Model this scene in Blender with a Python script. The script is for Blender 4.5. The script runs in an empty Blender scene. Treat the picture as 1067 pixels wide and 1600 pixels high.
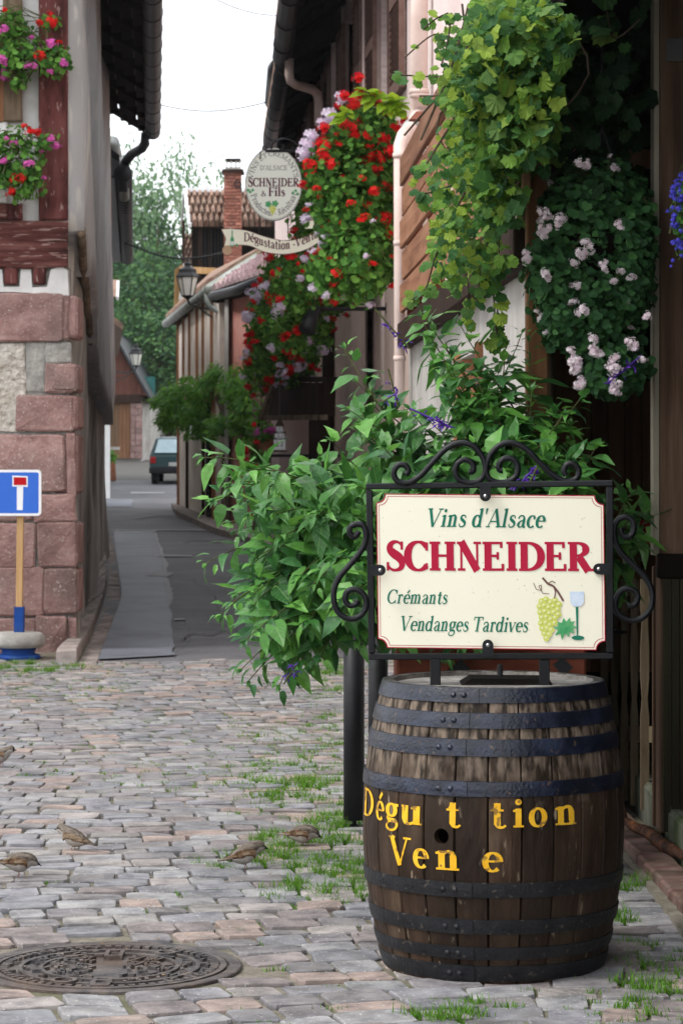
import bpy, math, random
import numpy as np
from mathutils import Vector, Matrix, Euler, Quaternion
SC = bpy.context.scene
COL = SC.collection
R = random.Random(11)
NR = np.random.RandomState(5)
pi = math.pi
F = 4130.0; CX = 533.5; HY = 723.0; CH = 1.36      # focal length in photo pixels, principal column, horizon row, eye height

# ------------------------------------------------ camera, world, sun, exposure
cam_d = bpy.data.cameras.new('camera'); cam = bpy.data.objects.new('camera', cam_d); COL.objects.link(cam)
cam.location = (0, 0, CH); cam.rotation_euler = (pi/2, 0, 0)
cam_d.sensor_fit = 'VERTICAL'; cam_d.sensor_height = 36; cam_d.sensor_width = 24
cam_d.lens = 36*F/1600; cam_d.shift_y = -(800-HY)/1600
cam_d.clip_start = 0.1; cam_d.clip_end = 2000
cam_d.dof.use_dof = True; cam_d.dof.focus_distance = 7.0; cam_d.dof.aperture_fstop = 16
SC.camera = cam

world = bpy.data.worlds.new('World'); SC.world = world; world.use_nodes = True
wn = world.node_tree.nodes; wl = world.node_tree.links; wn.clear()
wo = wn.new('ShaderNodeOutputWorld'); wb = wn.new('ShaderNodeBackground')
sky = wn.new('ShaderNodeTexSky'); sky.sky_type = 'NISHITA'; sky.sun_disc = False
sky.sun_elevation = math.radians(52); sky.sun_rotation = math.radians(-112)
wtc = wn.new('ShaderNodeTexCoord'); wno = wn.new('ShaderNodeTexNoise'); wno.inputs['Scale'].default_value = 2.2; wno.inputs['Detail'].default_value = 4
wr = wn.new('ShaderNodeValToRGB')
wr.color_ramp.elements[0].position = .3; wr.color_ramp.elements[0].color = (.86, .89, .95, 1)
wr.color_ramp.elements[1].position = .7; wr.color_ramp.elements[1].color = (1, 1, 1, 1)
wsc = wn.new('ShaderNodeVectorMath'); wsc.operation = 'SCALE'; wsc.inputs['Scale'].default_value = 14.0
wm = wn.new('ShaderNodeMix'); wm.data_type = 'RGBA'; wm.inputs['Factor'].default_value = .93
wl.new(wtc.outputs['Generated'], wno.inputs['Vector']); wl.new(wno.outputs['Fac'], wr.inputs['Fac'])
wl.new(wr.outputs['Color'], wsc.inputs[0]); wl.new(sky.outputs['Color'], wm.inputs['A']); wl.new(wsc.outputs['Vector'], wm.inputs['B'])
wl.new(wm.outputs['Result'], wb.inputs['Color']); wb.inputs['Strength'].default_value = .1
wl.new(wb.outputs['Background'], wo.inputs['Surface'])

sl = bpy.data.lights.new('sun', 'SUN'); sl.energy = 1.5; sl.angle = math.radians(16); sl.color = (1, .96, .9)
sun = bpy.data.objects.new('sun', sl); COL.objects.link(sun)
_el, _az = math.radians(52), math.radians(-112)     # azimuth clockwise from +Y: over the photographer's left shoulder
_sd = Vector((math.sin(_az)*math.cos(_el), math.cos(_az)*math.cos(_el), math.sin(_el)))
sun.rotation_euler = _sd.to_track_quat('Z', 'Y').to_euler(); sun.location = (-6, -4, 12)
SC.view_settings.view_transform = 'Standard'; SC.view_settings.look = 'None'
SC.view_settings.exposure = 0.62; SC.view_settings.gamma = 1; SC.view_settings.use_curve_mapping = False
SC.render.engine = 'CYCLES'
SC.cycles.max_bounces = 6; SC.cycles.diffuse_bounces = 3; SC.cycles.glossy_bounces = 3; SC.cycles.transmission_bounces = 4
SC.cycles.volume_bounces = 0; SC.cycles.use_denoising = True; SC.cycles.caustics_reflective = False; SC.cycles.caustics_refractive = False

# ------------------------------------------------ helpers
_GP = [(-60, 0), (18, 0), (80, .74), (100, 1.5), (125, 3.0), (180, 8), (260, 12), (420, 16)]
def gz(Y):
    for (a, za), (b, zb) in zip(_GP, _GP[1:]):
        if Y <= b: return za + (zb-za)*max(0, (Y-a))/(b-a)
    return _GP[-1][1]
def P(px, py, Y): return Vector(((px-CX)/F*Y, Y, CH-(py-HY)/F*Y))
def G(px, py, dz=0):
    a, b = 3., 120.
    for _ in range(50):
        m = (a+b)/2
        if CH-(py-HY)/F*m > gz(m)+dz: a = m
        else: b = m
    return P(px, py, a)
def lerp(a, b, t): return a+(b-a)*t

class MB:
    def __init__(s): s.v = []; s.f = []; s.m = []
    def add(s, vs, fs, mi=0):
        o = len(s.v); s.v += [tuple(x) for x in vs]; s.f += [tuple(i+o for i in q) for q in fs]; s.m += [mi]*len(fs); return s
    def box(s, c, d, rot=None, mi=0, bev=0):
        hx, hy, hz = d[0]/2, d[1]/2, d[2]/2
        if bev:
            b = min(bev, hx*.9, hy*.9, hz*.9); vs = []; fs = []
            # chamfered box: three face-rings
            for sx in (-1, 1):
                for sy in (-1, 1):
                    for sz in (-1, 1):
                        vs += [(sx*hx, sy*(hy-b), sz*(hz-b)), (sx*(hx-b), sy*hy, sz*(hz-b)), (sx*(hx-b), sy*(hy-b), sz*hz)]
            def k(x, y, z, a): return (x*4+y*2+z)*3+a
            for x in (0, 1): fs.append([k(x, 0, 0, 0), k(x, 1, 0, 0), k(x, 1, 1, 0), k(x, 0, 1, 0)])
            for y in (0, 1): fs.append([k(0, y, 0, 1), k(1, y, 0, 1), k(1, y, 1, 1), k(0, y, 1, 1)])
            for z in (0, 1): fs.append([k(0, 0, z, 2), k(1, 0, z, 2), k(1, 1, z, 2), k(0, 1, z, 2)])
            for x in (0, 1):
                for y in (0, 1): fs.append([k(x, y, 0, 0), k(x, y, 1, 0), k(x, y, 1, 1), k(x, y, 0, 1)])
                for z in (0, 1): fs.append([k(x, 0, z, 0), k(x, 1, z, 0), k(x, 1, z, 2), k(x, 0, z, 2)])
            for y in (0, 1):
                for z in (0, 1): fs.append([k(0, y, z, 1), k(1, y, z, 1), k(1, y, z, 2), k(0, y, z, 2)])
            for x in (0, 1):
                for y in (0, 1):
                    for z in (0, 1): fs.append([k(x, y, z, 0), k(x, y, z, 1), k(x, y, z, 2)])
        else:
            vs = [(x, y, z) for x in (-hx, hx) for y in (-hy, hy) for z in (-hz, hz)]
            fs = [(0, 1, 3, 2), (4, 6, 7, 5), (0, 4, 5, 1), (2, 3, 7, 6), (0, 2, 6, 4), (1, 5, 7, 3)]
        M = (rot.to_matrix() if hasattr(rot, 'to_matrix') else rot) if rot is not None else None
        c = Vector(c)
        vs = [(M @ Vector(v) + c) if M is not None else Vector(v)+c for v in vs]
        return s.add(vs, fs, mi)
    def beam(s, a, b, w, h, up=(0, 0, 1), mi=0, bev=0):      # bar from a to b: w sideways, h along up
        a = Vector(a); b = Vector(b); d = b-a; L = d.length; d.normalize()
        x = d.cross(Vector(up)); x.normalize(); z = x.cross(d)
        M = Matrix((x, d, z)).transposed()
        return s.box((a+b)/2, (w, L, h), M, mi, bev)
    def tube(s, pts, r, n=8, mi=0, cap=True, half=False):
        pts = [Vector(p) for p in pts]; k = len(pts)
        rs = [r]*k if not hasattr(r, '__len__') else r
        t = (pts[1]-pts[0]).normalized(); u = t.orthogonal().normalized()
        vs = []
        for i, p in enumerate(pts):
            tn = (pts[min(i+1, k-1)]-pts[max(i-1, 0)])
            tn = tn.normalized() if tn.length > 1e-9 else t
            q = t.rotation_difference(tn); u = q @ u; t = tn
            w = t.cross(u)
            for j in range(n):
                a = 2*pi*j/n; vs.append(p+(u*math.cos(a)+w*math.sin(a))*rs[i])
        fs = [(i*n+j, i*n+(j+1) % n, (i+1)*n+(j+1) % n, (i+1)*n+j) for i in range(k-1) for j in range(n)]
        if cap: fs += [tuple(range(n))[::-1], tuple((k-1)*n+j for j in range(n))]
        return s.add(vs, fs, mi)
    def lathe(s, prof, n=24, c=(0, 0, 0), mi=0, a0=0, a1=2*pi, M=None):
        full = abs(a1-a0-2*pi) < 1e-6; m = n if full else n+1; vs = []; c = Vector(c)
        for (r, z) in prof:
            for j in range(m):
                a = a0+(a1-a0)*j/n; v = Vector((r*math.cos(a), r*math.sin(a), z))
                vs.append((M @ v if M is not None else v)+c)
        fs = []
        for i in range(len(prof)-1):
            for j in range(n):
                jj = (j+1) % m
                fs.append((i*m+j, i*m+jj, (i+1)*m+jj, (i+1)*m+j))
        if full:
            if prof[0][0] > 1e-4: fs.append(tuple(range(m))[::-1])
            if prof[-1][0] > 1e-4: fs.append(tuple((len(prof)-1)*m+j for j in range(m)))
        return s.add(vs, fs, mi)
    def slab(s, poly, d, mi=0):                # poly: 3D ring, d: thickness vector (front ring = poly)
        n = len(poly); d = Vector(d); vs = [Vector(p) for p in poly]+[Vector(p)+d for p in poly]
        fs = [tuple(range(n)), tuple(range(n, 2*n))[::-1]]+[(i, i+n, (i+1) % n+n, (i+1) % n) for i in range(n)]
        return s.add(vs, fs, mi)
    def quadstrip(s, A, B, mi=0):
        n = len(A); return s.add(list(A)+list(B), [(i, i+1, n+i+1, n+i) for i in range(n-1)], mi)
    def build(s, name, mats, parent=None, loc=None, rot=None, smooth=False, origin=None):
        return mesh_obj(name, np.array(s.v, dtype=float), s.f, mats, parent, loc, rot, smooth, s.m, origin)

def worldloc(o):
    w = Vector((0, 0, 0))
    while o is not None: w = w+Vector(o.location); o = o.parent
    return w
def make_mesh(name, v, f, mats, smooth=False, mi=None):
    me = bpy.data.meshes.new(name)
    me.from_pydata([tuple(x) for x in v] if not isinstance(v, np.ndarray) else v.tolist(), [], f)
    if not isinstance(mats, (list, tuple)): mats = [mats]
    for m in mats: me.materials.append(m)
    if mi is not None and len(mats) > 1: me.polygons.foreach_set('material_index', mi)
    if smooth: me.polygons.foreach_set('use_smooth', [True]*len(me.polygons))
    me.validate(); me.update()
    import bmesh
    if len(me.polygons) < 20000:
        bm = bmesh.new(); bm.from_mesh(me); bmesh.ops.recalc_face_normals(bm, faces=bm.faces); bm.to_mesh(me); bm.free()
    return me
def link(name, me, parent=None, loc=(0, 0, 0), rot=None, scale=None):
    o = bpy.data.objects.new(name, me); COL.objects.link(o); o.parent = parent; o.location = loc
    if rot is not None: o.rotation_euler = rot
    if scale is not None: o.scale = scale if hasattr(scale, '__len__') else (scale,)*3
    return o
def mesh_obj(name, v, f, mats, parent=None, loc=None, rot=None, smooth=False, mi=None, origin=None):
    v = np.asarray(v, dtype=float)
    if loc is None:
        if origin is not None: W = Vector(origin)
        elif parent is not None: W = worldloc(parent)
        else: W = Vector(((v[:, 0].min()+v[:, 0].max())/2, (v[:, 1].min()+v[:, 1].max())/2, v[:, 2].min()))
        v = v-np.array(W); loc = W-(worldloc(parent) if parent is not None else Vector((0, 0, 0)))
    return link(name, make_mesh(name, v, f, mats, smooth, mi), parent, loc, rot)
def setm(o, M):
    o.matrix_local = M
def part_m(name, me, parent, M):
    o = bpy.data.objects.new(name, me); COL.objects.link(o); o.parent = parent; o.matrix_local = M; return o
def thing(name, label, cat, loc, group=None):
    o = bpy.data.objects.new(name, None); COL.objects.link(o); o.location = loc; o.empty_display_size = .2
    return tag(o, label, cat, group)
def tag(o, label, cat, group=None):
    o['label'] = label; o['category'] = cat
    if group: o['group'] = group
    return o
def kind(o, k): o['kind'] = k; return o
def dup(root, loc, label=None, rz=None, parent=None):
    c = root.copy(); COL.objects.link(c); c.parent = parent
    if loc is not None: c.location = loc
    if rz is not None: c.rotation_euler = (0, 0, rz)
    if label: c['label'] = label
    for ch in list(root.children): _dupc(ch, c)
    return c
def _dupc(ch, par):
    d = ch.copy(); COL.objects.link(d); d.parent = par
    for g in list(ch.children): _dupc(g, d)
def crom(pts, k=6):                            # Catmull-Rom through tuples of any length
    out = []; n = len(pts)
    for i in range(n-1):
        p0 = pts[max(i-1, 0)]; p1 = pts[i]; p2 = pts[i+1]; p3 = pts[min(i+2, n-1)]
        for j in range(k):
            t = j/k
            out.append(tuple(.5*((2*b)+(-a+c)*t+(2*a-5*b+4*c-d)*t*t+(-a+3*b-3*c+d)*t**3) for a, b, c, d in zip(p0, p1, p2, p3)))
    out.append(tuple(pts[-1])); return out

# ------------------------------------------------ materials
def nodes(name):
    m = bpy.data.materials.new(name); m.use_nodes = True; nt = m.node_tree; nt.nodes.clear()
    o = nt.nodes.new('ShaderNodeOutputMaterial'); return m, nt.nodes, nt.links, o
def c4(c): return (c[0], c[1], c[2], 1)
def mat(name, a, b=None, scale=6., stretch=(1, 1, 1), rough=.8, bump=.25, bscale=None, dirt=None, dscale=1.3, damt=.6,
        rnd=0., island=False, spec=.1, metal=0., ramp=(.35, .65), coord='world', spots=None, sscale=30., samt=.15, bdist=.01, extra=None):
    m, N, L, out = nodes(name)
    bs = N.new('ShaderNodeBsdfPrincipled'); bs.inputs['Metallic'].default_value = metal
    bs.inputs['Specular IOR Level'].default_value = spec
    if coord == 'world':
        g = N.new('ShaderNodeNewGeometry'); src = g.outputs['Position']
    else:
        g = N.new('ShaderNodeTexCoord'); src = g.outputs['Object']
    oi = N.new('ShaderNodeObjectInfo'); gg = N.new('ShaderNodeNewGeometry')
    rr = N.new('ShaderNodeMath'); rr.operation = 'ADD'; L.new(oi.outputs['Random'], rr.inputs[0])
    if island: L.new(gg.outputs['Random Per Island'], rr.inputs[1])
    else: rr.inputs[1].default_value = 0
    fr = N.new('ShaderNodeMath'); fr.operation = 'FRACT'; L.new(rr.outputs[0], fr.inputs[0])
    off = N.new('ShaderNodeMath'); off.operation = 'MULTIPLY'; off.inputs[1].default_value = 7.3 if (rnd or island) else 0; L.new(fr.outputs[0], off.inputs[0])
    ad = N.new('ShaderNodeVectorMath'); ad.operation = 'ADD'; L.new(src, ad.inputs[0]); L.new(off.outputs[0], ad.inputs[1])
    mp = N.new('ShaderNodeMapping'); mp.inputs['Scale'].default_value = stretch; L.new(ad.outputs[0], mp.inputs['Vector'])
    n1 = N.new('ShaderNodeTexNoise'); n1.inputs['Scale'].default_value = scale; n1.inputs['Detail'].default_value = 7; n1.inputs['Roughness'].default_value = .62
    L.new(mp.outputs[0], n1.inputs['Vector'])
    rp = N.new('ShaderNodeValToRGB'); rp.color_ramp.elements[0].position = ramp[0]; rp.color_ramp.elements[1].position = ramp[1]
    cols = a if isinstance(a, list) else [a, b or a]
    rp.color_ramp.elements[0].color = c4(cols[0]); rp.color_ramp.elements[1].color = c4(cols[-1])
    for i, c in enumerate(cols[1:-1]):
        e = rp.color_ramp.elements.new(ramp[0]+(ramp[1]-ramp[0])*(i+1)/(len(cols)-1)); e.color = c4(c)
    if isinstance(extra, list):                # stones: base colour picked per piece, noise only mottles it
        rp2 = N.new('ShaderNodeValToRGB'); rp2.color_ramp.interpolation = 'CONSTANT'
        for i, c in enumerate(extra):
            e = rp2.color_ramp.elements[i] if i < 2 else rp2.color_ramp.elements.new(.99)
            e.position = i/len(extra); e.color = c4(c)
        L.new(fr.outputs[0], rp2.inputs['Fac'])
        mx = N.new('ShaderNodeMix'); mx.data_type = 'RGBA'; mx.blend_type = 'MULTIPLY'; mx.inputs['Factor'].default_value = 1
        L.new(rp2.outputs['Color'], mx.inputs['A']); L.new(rp.outputs['Color'], mx.inputs['B']); col = mx.outputs['Result']
    else: col = rp.outputs['Color']
    L.new(n1.outputs['Fac'], rp.inputs['Fac'])
    if dirt is not None:
        n2 = N.new('ShaderNodeTexNoise'); n2.inputs['Scale'].default_value = dscale; n2.inputs['Detail'].default_value = 6; L.new(mp.outputs[0] if dscale > 0 else src, n2.inputs['Vector'])
        r2 = N.new('ShaderNodeValToRGB'); r2.color_ramp.elements[0].position = .45; r2.color_ramp.elements[1].position = .66
        r2.color_ramp.elements[0].color = (0, 0, 0, 1); r2.color_ramp.elements[1].color = (damt,)*3+(1,)
        L.new(n2.outputs['Fac'], r2.inputs['Fac'])
        mx = N.new('ShaderNodeMix'); mx.data_type = 'RGBA'; L.new(r2.outputs['Color'], mx.inputs['Factor']); L.new(col, mx.inputs['A']); mx.inputs['B'].default_value = c4(dirt); col = mx.outputs['Result']
    if spots is not None:
        n3 = N.new('ShaderNodeTexNoise'); n3.inputs['Scale'].default_value = sscale; n3.inputs['Detail'].default_value = 3; L.new(mp.outputs[0], n3.inputs['Vector'])
        r3 = N.new('ShaderNodeValToRGB'); r3.color_ramp.elements[0].position = 1-samt-.38; r3.color_ramp.elements[1].position = 1-samt-.33
        r3.color_ramp.elements[0].color = (0, 0, 0, 1); r3.color_ramp.elements[1].color = (.85,)*3+(1,)
        L.new(n3.outputs['Fac'], r3.inputs['Fac'])
        mx = N.new('ShaderNodeMix'); mx.data_type = 'RGBA'; L.new(r3.outputs['Color'], mx.inputs['Factor']); L.new(col, mx.inputs['A']); mx.inputs['B'].default_value = c4(spots); col = mx.outputs['Result']
    if rnd:
        hs = N.new('ShaderNodeHueSaturation'); mr = N.new('ShaderNodeMapRange'); mr.inputs['To Min'].default_value = 1-rnd; mr.inputs['To Max'].default_value = 1+rnd
        L.new(fr.outputs[0], mr.inputs['Value']); L.new(mr.outputs[0], hs.inputs['Value']); L.new(col, hs.inputs['Color']); col = hs.outputs['Color']
    L.new(col, bs.inputs['Base Color'])
    mr2 = N.new('ShaderNodeMapRange'); mr2.inputs['To Min'].default_value = max(.05, rough-.12); mr2.inputs['To Max'].default_value = min(1, rough+.12)
    L.new(n1.outputs['Fac'], mr2.inputs['Value']); L.new(mr2.outputs[0], bs.inputs['Roughness'])
    if bump:
        nb = N.new('ShaderNodeTexNoise'); nb.inputs['Scale'].default_value = bscale or scale*2.5; nb.inputs['Detail'].default_value = 6; L.new(mp.outputs[0], nb.inputs['Vector'])
        bp = N.new('ShaderNodeBump'); bp.inputs['Strength'].default_value = min(1, bump); bp.inputs['Distance'].default_value = bdist
        L.new(nb.outputs['Fac'], bp.inputs['Height']); L.new(bp.outputs[0], bs.inputs['Normal'])
    L.new(bs.outputs[0], out.inputs['Surface'])
    return m
def leafmat(name, cols, tr=.3, rough=.5, spec=.15, vein=False):
    m, N, L, out = nodes(name)
    oi = N.new('ShaderNodeObjectInfo'); gg = N.new('ShaderNodeNewGeometry')
    rr = N.new('ShaderNodeMath'); rr.operation = 'ADD'; L.new(oi.outputs['Random'], rr.inputs[0]); L.new(gg.outputs['Random Per Island'], rr.inputs[1])
    fr = N.new('ShaderNodeMath'); fr.operation = 'FRACT'; L.new(rr.outputs[0], fr.inputs[0])
    rp = N.new('ShaderNodeValToRGB'); k = len(cols)
    rp.color_ramp.elements[0].color = c4(cols[0]); rp.color_ramp.elements[1].color = c4(cols[-1])
    for i, c in enumerate(cols[1:-1]):
        e = rp.color_ramp.elements.new((i+1)/(k-1)); e.color = c4(c)
    L.new(fr.outputs[0], rp.inputs['Fac'])
    col = rp.outputs['Color']
    nz = N.new('ShaderNodeTexNoise'); nz.inputs['Scale'].default_value = 45; nz.inputs['Detail'].default_value = 4; L.new(gg.outputs['Position'], nz.inputs['Vector'])
    mr = N.new('ShaderNodeMapRange'); mr.inputs['To Min'].default_value = .7; mr.inputs['To Max'].default_value = 1.3; L.new(nz.outputs['Fac'], mr.inputs['Value'])
    hs = N.new('ShaderNodeHueSaturation'); L.new(col, hs.inputs['Color']); L.new(mr.outputs[0], hs.inputs['Value']); col = hs.outputs['Color']
    bs = N.new('ShaderNodeBsdfPrincipled'); bs.inputs['Roughness'].default_value = rough; bs.inputs['Specular IOR Level'].default_value = spec
    if vein:                                    # pale midrib and side veins in the leaf's own coordinates
        tc = N.new('ShaderNodeTexCoord'); sx = N.new('ShaderNodeSeparateXYZ'); L.new(tc.outputs['Object'], sx.inputs[0])
        ax = N.new('ShaderNodeMath'); ax.operation = 'ABSOLUTE'; L.new(sx.outputs['X'], ax.inputs[0])
        v1 = N.new('ShaderNodeMath'); v1.operation = 'MULTIPLY_ADD'; v1.inputs[1].default_value = -.9; L.new(ax.outputs[0], v1.inputs[0]); L.new(sx.outputs['Y'], v1.inputs[2])
        v2 = N.new('ShaderNodeMath'); v2.operation = 'MULTIPLY'; v2.inputs[1].default_value = 44; L.new(v1.outputs[0], v2.inputs[0])
        v3 = N.new('ShaderNodeMath'); v3.operation = 'SINE'; L.new(v2.outputs[0], v3.inputs[0])
        v4 = N.new('ShaderNodeMapRange'); v4.inputs['From Min'].default_value = .8; v4.inputs['From Max'].default_value = 1; v4.inputs['To Max'].default_value = .4; L.new(v3.outputs[0], v4.inputs['Value'])
        m4 = N.new('ShaderNodeMapRange'); m4.inputs['From Min'].default_value = .018; m4.inputs['From Max'].default_value = .006; m4.inputs['To Max'].default_value = .75; L.new(ax.outputs[0], m4.inputs['Value'])
        mm = N.new('ShaderNodeMath'); mm.operation = 'MAXIMUM'; L.new(v4.outputs[0], mm.inputs[0]); L.new(m4.outputs[0], mm.inputs[1])
        vm = N.new('ShaderNodeMix'); vm.data_type = 'RGBA'; L.new(mm.outputs[0], vm.inputs['Factor']); L.new(col, vm.inputs['A']); vm.inputs['B'].default_value = (.16, .32, .1, 1); col = vm.outputs['Result']
    tl = N.new('ShaderNodeBsdfTranslucent'); mx = N.new('ShaderNodeMixShader'); mx.inputs[0].default_value = tr
    h2 = N.new('ShaderNodeHueSaturation'); h2.inputs['Value'].default_value = 1.7; h2.inputs['Hue'].default_value = .485; L.new(col, h2.inputs['Color'])
    L.new(col, bs.inputs['Base Color']); L.new(h2.outputs['Color'], tl.inputs['Color'])
    bp = N.new('ShaderNodeBump'); bp.inputs['Strength'].default_value = .35; bp.inputs['Distance'].default_value = .004; L.new(nz.outputs['Fac'], bp.inputs['Height']); L.new(bp.outputs[0], bs.inputs['Normal'])
    L.new(bs.outputs[0], mx.inputs[1]); L.new(tl.outputs[0], mx.inputs[2]); L.new(mx.outputs[0], out.inputs['Surface'])
    return m
def glass(name, tint=(.03, .04, .05), rough=.06):
    return mat(name, tint, tuple(c*1.5 for c in tint), rough=rough+.12, bump=0, spec=.9)

MT = {}
MT['soil'] = mat('joint_sand', (.14, .125, .1), (.24, .215, .18), scale=25, rough=.95, bump=.5, dirt=(.08, .09, .04), dscale=2)
MT['sett'] = mat('sett_stone', [(.55, .55, .57), (.92, .91, .9), (1.2, 1.18, 1.14)], scale=11, rough=.68, bump=.55, bscale=45, bdist=.006, rnd=.2, island=True,
    extra=[(0.279, 0.268, 0.279), (0.296, 0.262, 0.262), (0.251, 0.257, 0.279), (0.314, 0.302, 0.296), (0.251, 0.239, 0.251), (0.291, 0.291, 0.302), (0.314, 0.251, 0.228), (0.234, 0.234, 0.257), (0.302, 0.279, 0.274), (0.274, 0.274, 0.285)],
    dirt=(.13, .12, .11), dscale=7, damt=.5, spots=(.46, .45, .43), sscale=90, samt=-.02)
MT['asphalt'] = mat('asphalt', (.075, .075, .083), (.13, .13, .142), scale=3, rough=.62, bump=.6, bscale=120, bdist=.006, dirt=(.16, .16, .17), dscale=1.1, damt=.7, spots=(.24, .24, .24), sscale=60, samt=.0)
MT['asphalt_new'] = mat('trench_asphalt', (.12, .132, .16), (.165, .178, .21), scale=4, rough=.5, bump=.5, bscale=120, bdist=.005, dirt=(.085, .09, .105), dscale=1.5, damt=.8, spots=(.24, .25, .27), sscale=50, samt=-.01)
MT['crack'] = mat('tarry_crack', (.02, .02, .022), (.04, .04, .042), scale=20, rough=.6)
MT['lane'] = mat('lane_surface', (.07, .068, .066), (.11, .105, .1), scale=4, rough=.8, bump=.3, dirt=(.07, .075, .06), dscale=1)
MT['seam'] = mat('pale_seam', (.28, .28, .29), (.4, .4, .41), scale=20, rough=.7)
MT['earth'] = mat('earth_and_scrub', (.05, .07, .03), (.09, .1, .05), scale=1.5, rough=1)
MT['sandstone'] = mat('red_sandstone', [(.2, .115, .105), (.29, .175, .16), (.36, .235, .215)], scale=7, rough=.85, bump=.8, bscale=34, bdist=.012, rnd=.14, dirt=(.15, .11, .1), dscale=1.6, damt=.7, spots=(.42, .36, .33), sscale=60, samt=.0)
MT['sandstone_in'] = mat('inner_sandstone', [(.2, .12, .11), (.3, .2, .19)], scale=7, rough=.85, bump=.7, rnd=.16, dirt=(.11, .09, .085), dscale=1.9)
MT['mortar'] = mat('grey_mortar', (.24, .235, .22), (.38, .37, .34), scale=14, rough=.95, bump=.7, bscale=40, bdist=.015, dirt=(.13, .12, .1), dscale=3)
MT['mortar_pale'] = mat('crumbling_pale_render', [(.3, .27, .23), (.5, .47, .42), (.62, .59, .53)], scale=16, rough=.95, bump=1, bscale=26, bdist=.035, dirt=(.3, .24, .17), dscale=5)
MT['limewash'] = mat('white_limewash', (.6, .6, .6), (.78, .78, .77), scale=5, rough=.9, bump=.4, dirt=(.42, .4, .37), dscale=3, damt=.5)
MT['sideplaster'] = mat('stained_grey_render', [(.33, .3, .28), (.47, .44, .4), (.6, .56, .52)], scale=3.2, stretch=(1, 1, .22), rough=.95, bump=.8, bscale=14, bdist=.015, dirt=(.06, .055, .05), dscale=1.5, damt=.75, spots=(.42, .39, .34), sscale=9, samt=.045)
MT['sideplaster_up'] = mat('pale_grey_render', [(.34, .34, .345), (.42, .42, .42), (.48, .47, .46)], scale=2.6, stretch=(1, 1, .2), rough=.95, bump=.7, bscale=12, bdist=.012, dirt=(.14, .125, .11), dscale=1.3, damt=.5, spots=(.5, .48, .44), sscale=14, samt=.06)
MT['oxblood'] = mat('oxblood_painted_oak', [(.045, .016, .015), (.11, .035, .032), (.16, .06, .055)], scale=9, stretch=(1, 1, .25), rough=.75, bump=.9, bscale=20, bdist=.012, spots=(.3, .2, .18), sscale=45, samt=-.0, rnd=.1)
MT['oxblood_h'] = mat('flaking_oxblood_beam', [(.035, .015, .014), (.1, .035, .03), (.17, .075, .065)], scale=9, stretch=(.2, 1, 1.4), rough=.8, bump=1, bscale=14, bdist=.03, spots=(.3, .2, .18), sscale=40, samt=.02)
MT['oldoak'] = mat('weathered_oak', [(.09, .065, .045), (.17, .125, .085), (.24, .19, .14)], scale=12, stretch=(1, 1, .15), rough=.85, bump=.7, bscale=30)
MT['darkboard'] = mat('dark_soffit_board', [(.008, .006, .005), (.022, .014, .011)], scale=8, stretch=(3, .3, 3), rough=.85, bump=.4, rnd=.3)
MT['zinc'] = mat('dark_zinc', (.014, .016, .02), (.035, .038, .045), scale=6, rough=.45, bump=.15, spec=.3, metal=.1)
MT['zinc_pale'] = mat('pale_zinc', (.2, .22, .21), (.34, .36, .35), scale=5, rough=.5, bump=.2, metal=.3, dirt=(.12, .13, .1), dscale=2)
MT['pipe_pink'] = mat('pink_painted_pipe', (.7, .54, .48), (.8, .66, .61), scale=5, rough=.55, bump=.1, dirt=(.45, .35, .31), dscale=2, damt=.4)
MT['tiles'] = mat('weathered_roof_tile', [(.16, .085, .065), (.27, .17, .13), (.34, .26, .2)], scale=6, rough=.9, bump=.5, rnd=.3, island=True, dirt=(.1, .09, .07), dscale=4)
MT['tiles_plum'] = mat('plum_roof_tile', (.3, .2, .21), (.45, .33, .34), scale=8, rough=.75, bump=.3, rnd=.15, island=True)
MT['brickred'] = mat('chimney_brick', (.24, .085, .06), (.36, .16, .12), scale=14, rough=.9, bump=.5, rnd=.25, island=True, dirt=(.12, .07, .06), dscale=5)
MT['pinkwall'] = mat('pale_pink_render', (.84, .69, .67), (.88, .76, .74), scale=3, rough=.92, bump=.5, bscale=22, bdist=.012, dirt=(.66, .5, .48), dscale=1.2, damt=.5)
MT['pinkwall_lo'] = mat('shade_toned_pink_render', (.8, .6, .52), (.86, .68, .6), scale=3, rough=.92, bump=.5, bscale=22, bdist=.012, dirt=(.66, .48, .42), dscale=1.2, damt=.5)  # same pink wall lower down, its shade put into a deeper tone
MT['salmon'] = mat('salmon_render', (.55, .22, .18), (.66, .33, .28), scale=2.5, rough=.92, bump=.4, dirt=(.6, .42, .38), dscale=.9, damt=.5)
MT['greywall'] = mat('grey_render', (.37, .35, .33), (.5, .48, .455), scale=3, rough=.92, bump=.5, bscale=20, bdist=.012, dirt=(.25, .23, .2), dscale=1.6, damt=.6)
MT['white'] = mat('white_render', (.68, .7, .72), (.8, .82, .84), scale=2, rough=.9, bump=.2)
MT['cream'] = mat('cream_render', (.84, .74, .66), (.88, .8, .73), scale=3, rough=.92, bump=.3, dirt=(.52, .44, .36), dscale=1.8)
MT['timber'] = mat('brown_timber', (.22, .1, .05), (.4, .2, .11), scale=8, stretch=(1, 1, .2), rough=.8, bump=.4, rnd=.25)
MT['timber_d'] = mat('dark_timber', (.018, .011, .009), (.045, .027, .02), scale=8, stretch=(1, 1, .2), rough=.8, bump=.4, rnd=.2)
MT['plank'] = mat('stained_guard_plank', [(.17, .07, .035), (.26, .115, .06), (.32, .16, .09)], scale=10, stretch=(.6, .12, 1.5), rough=.6, bump=.5, bscale=25, rnd=.18, spec=.4)
MT['redboard'] = mat('red_brown_board', (.13, .035, .02), (.22, .07, .04), scale=8, stretch=(.4, .4, 1.5), rough=.65, bump=.3, rnd=.15)
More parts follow.
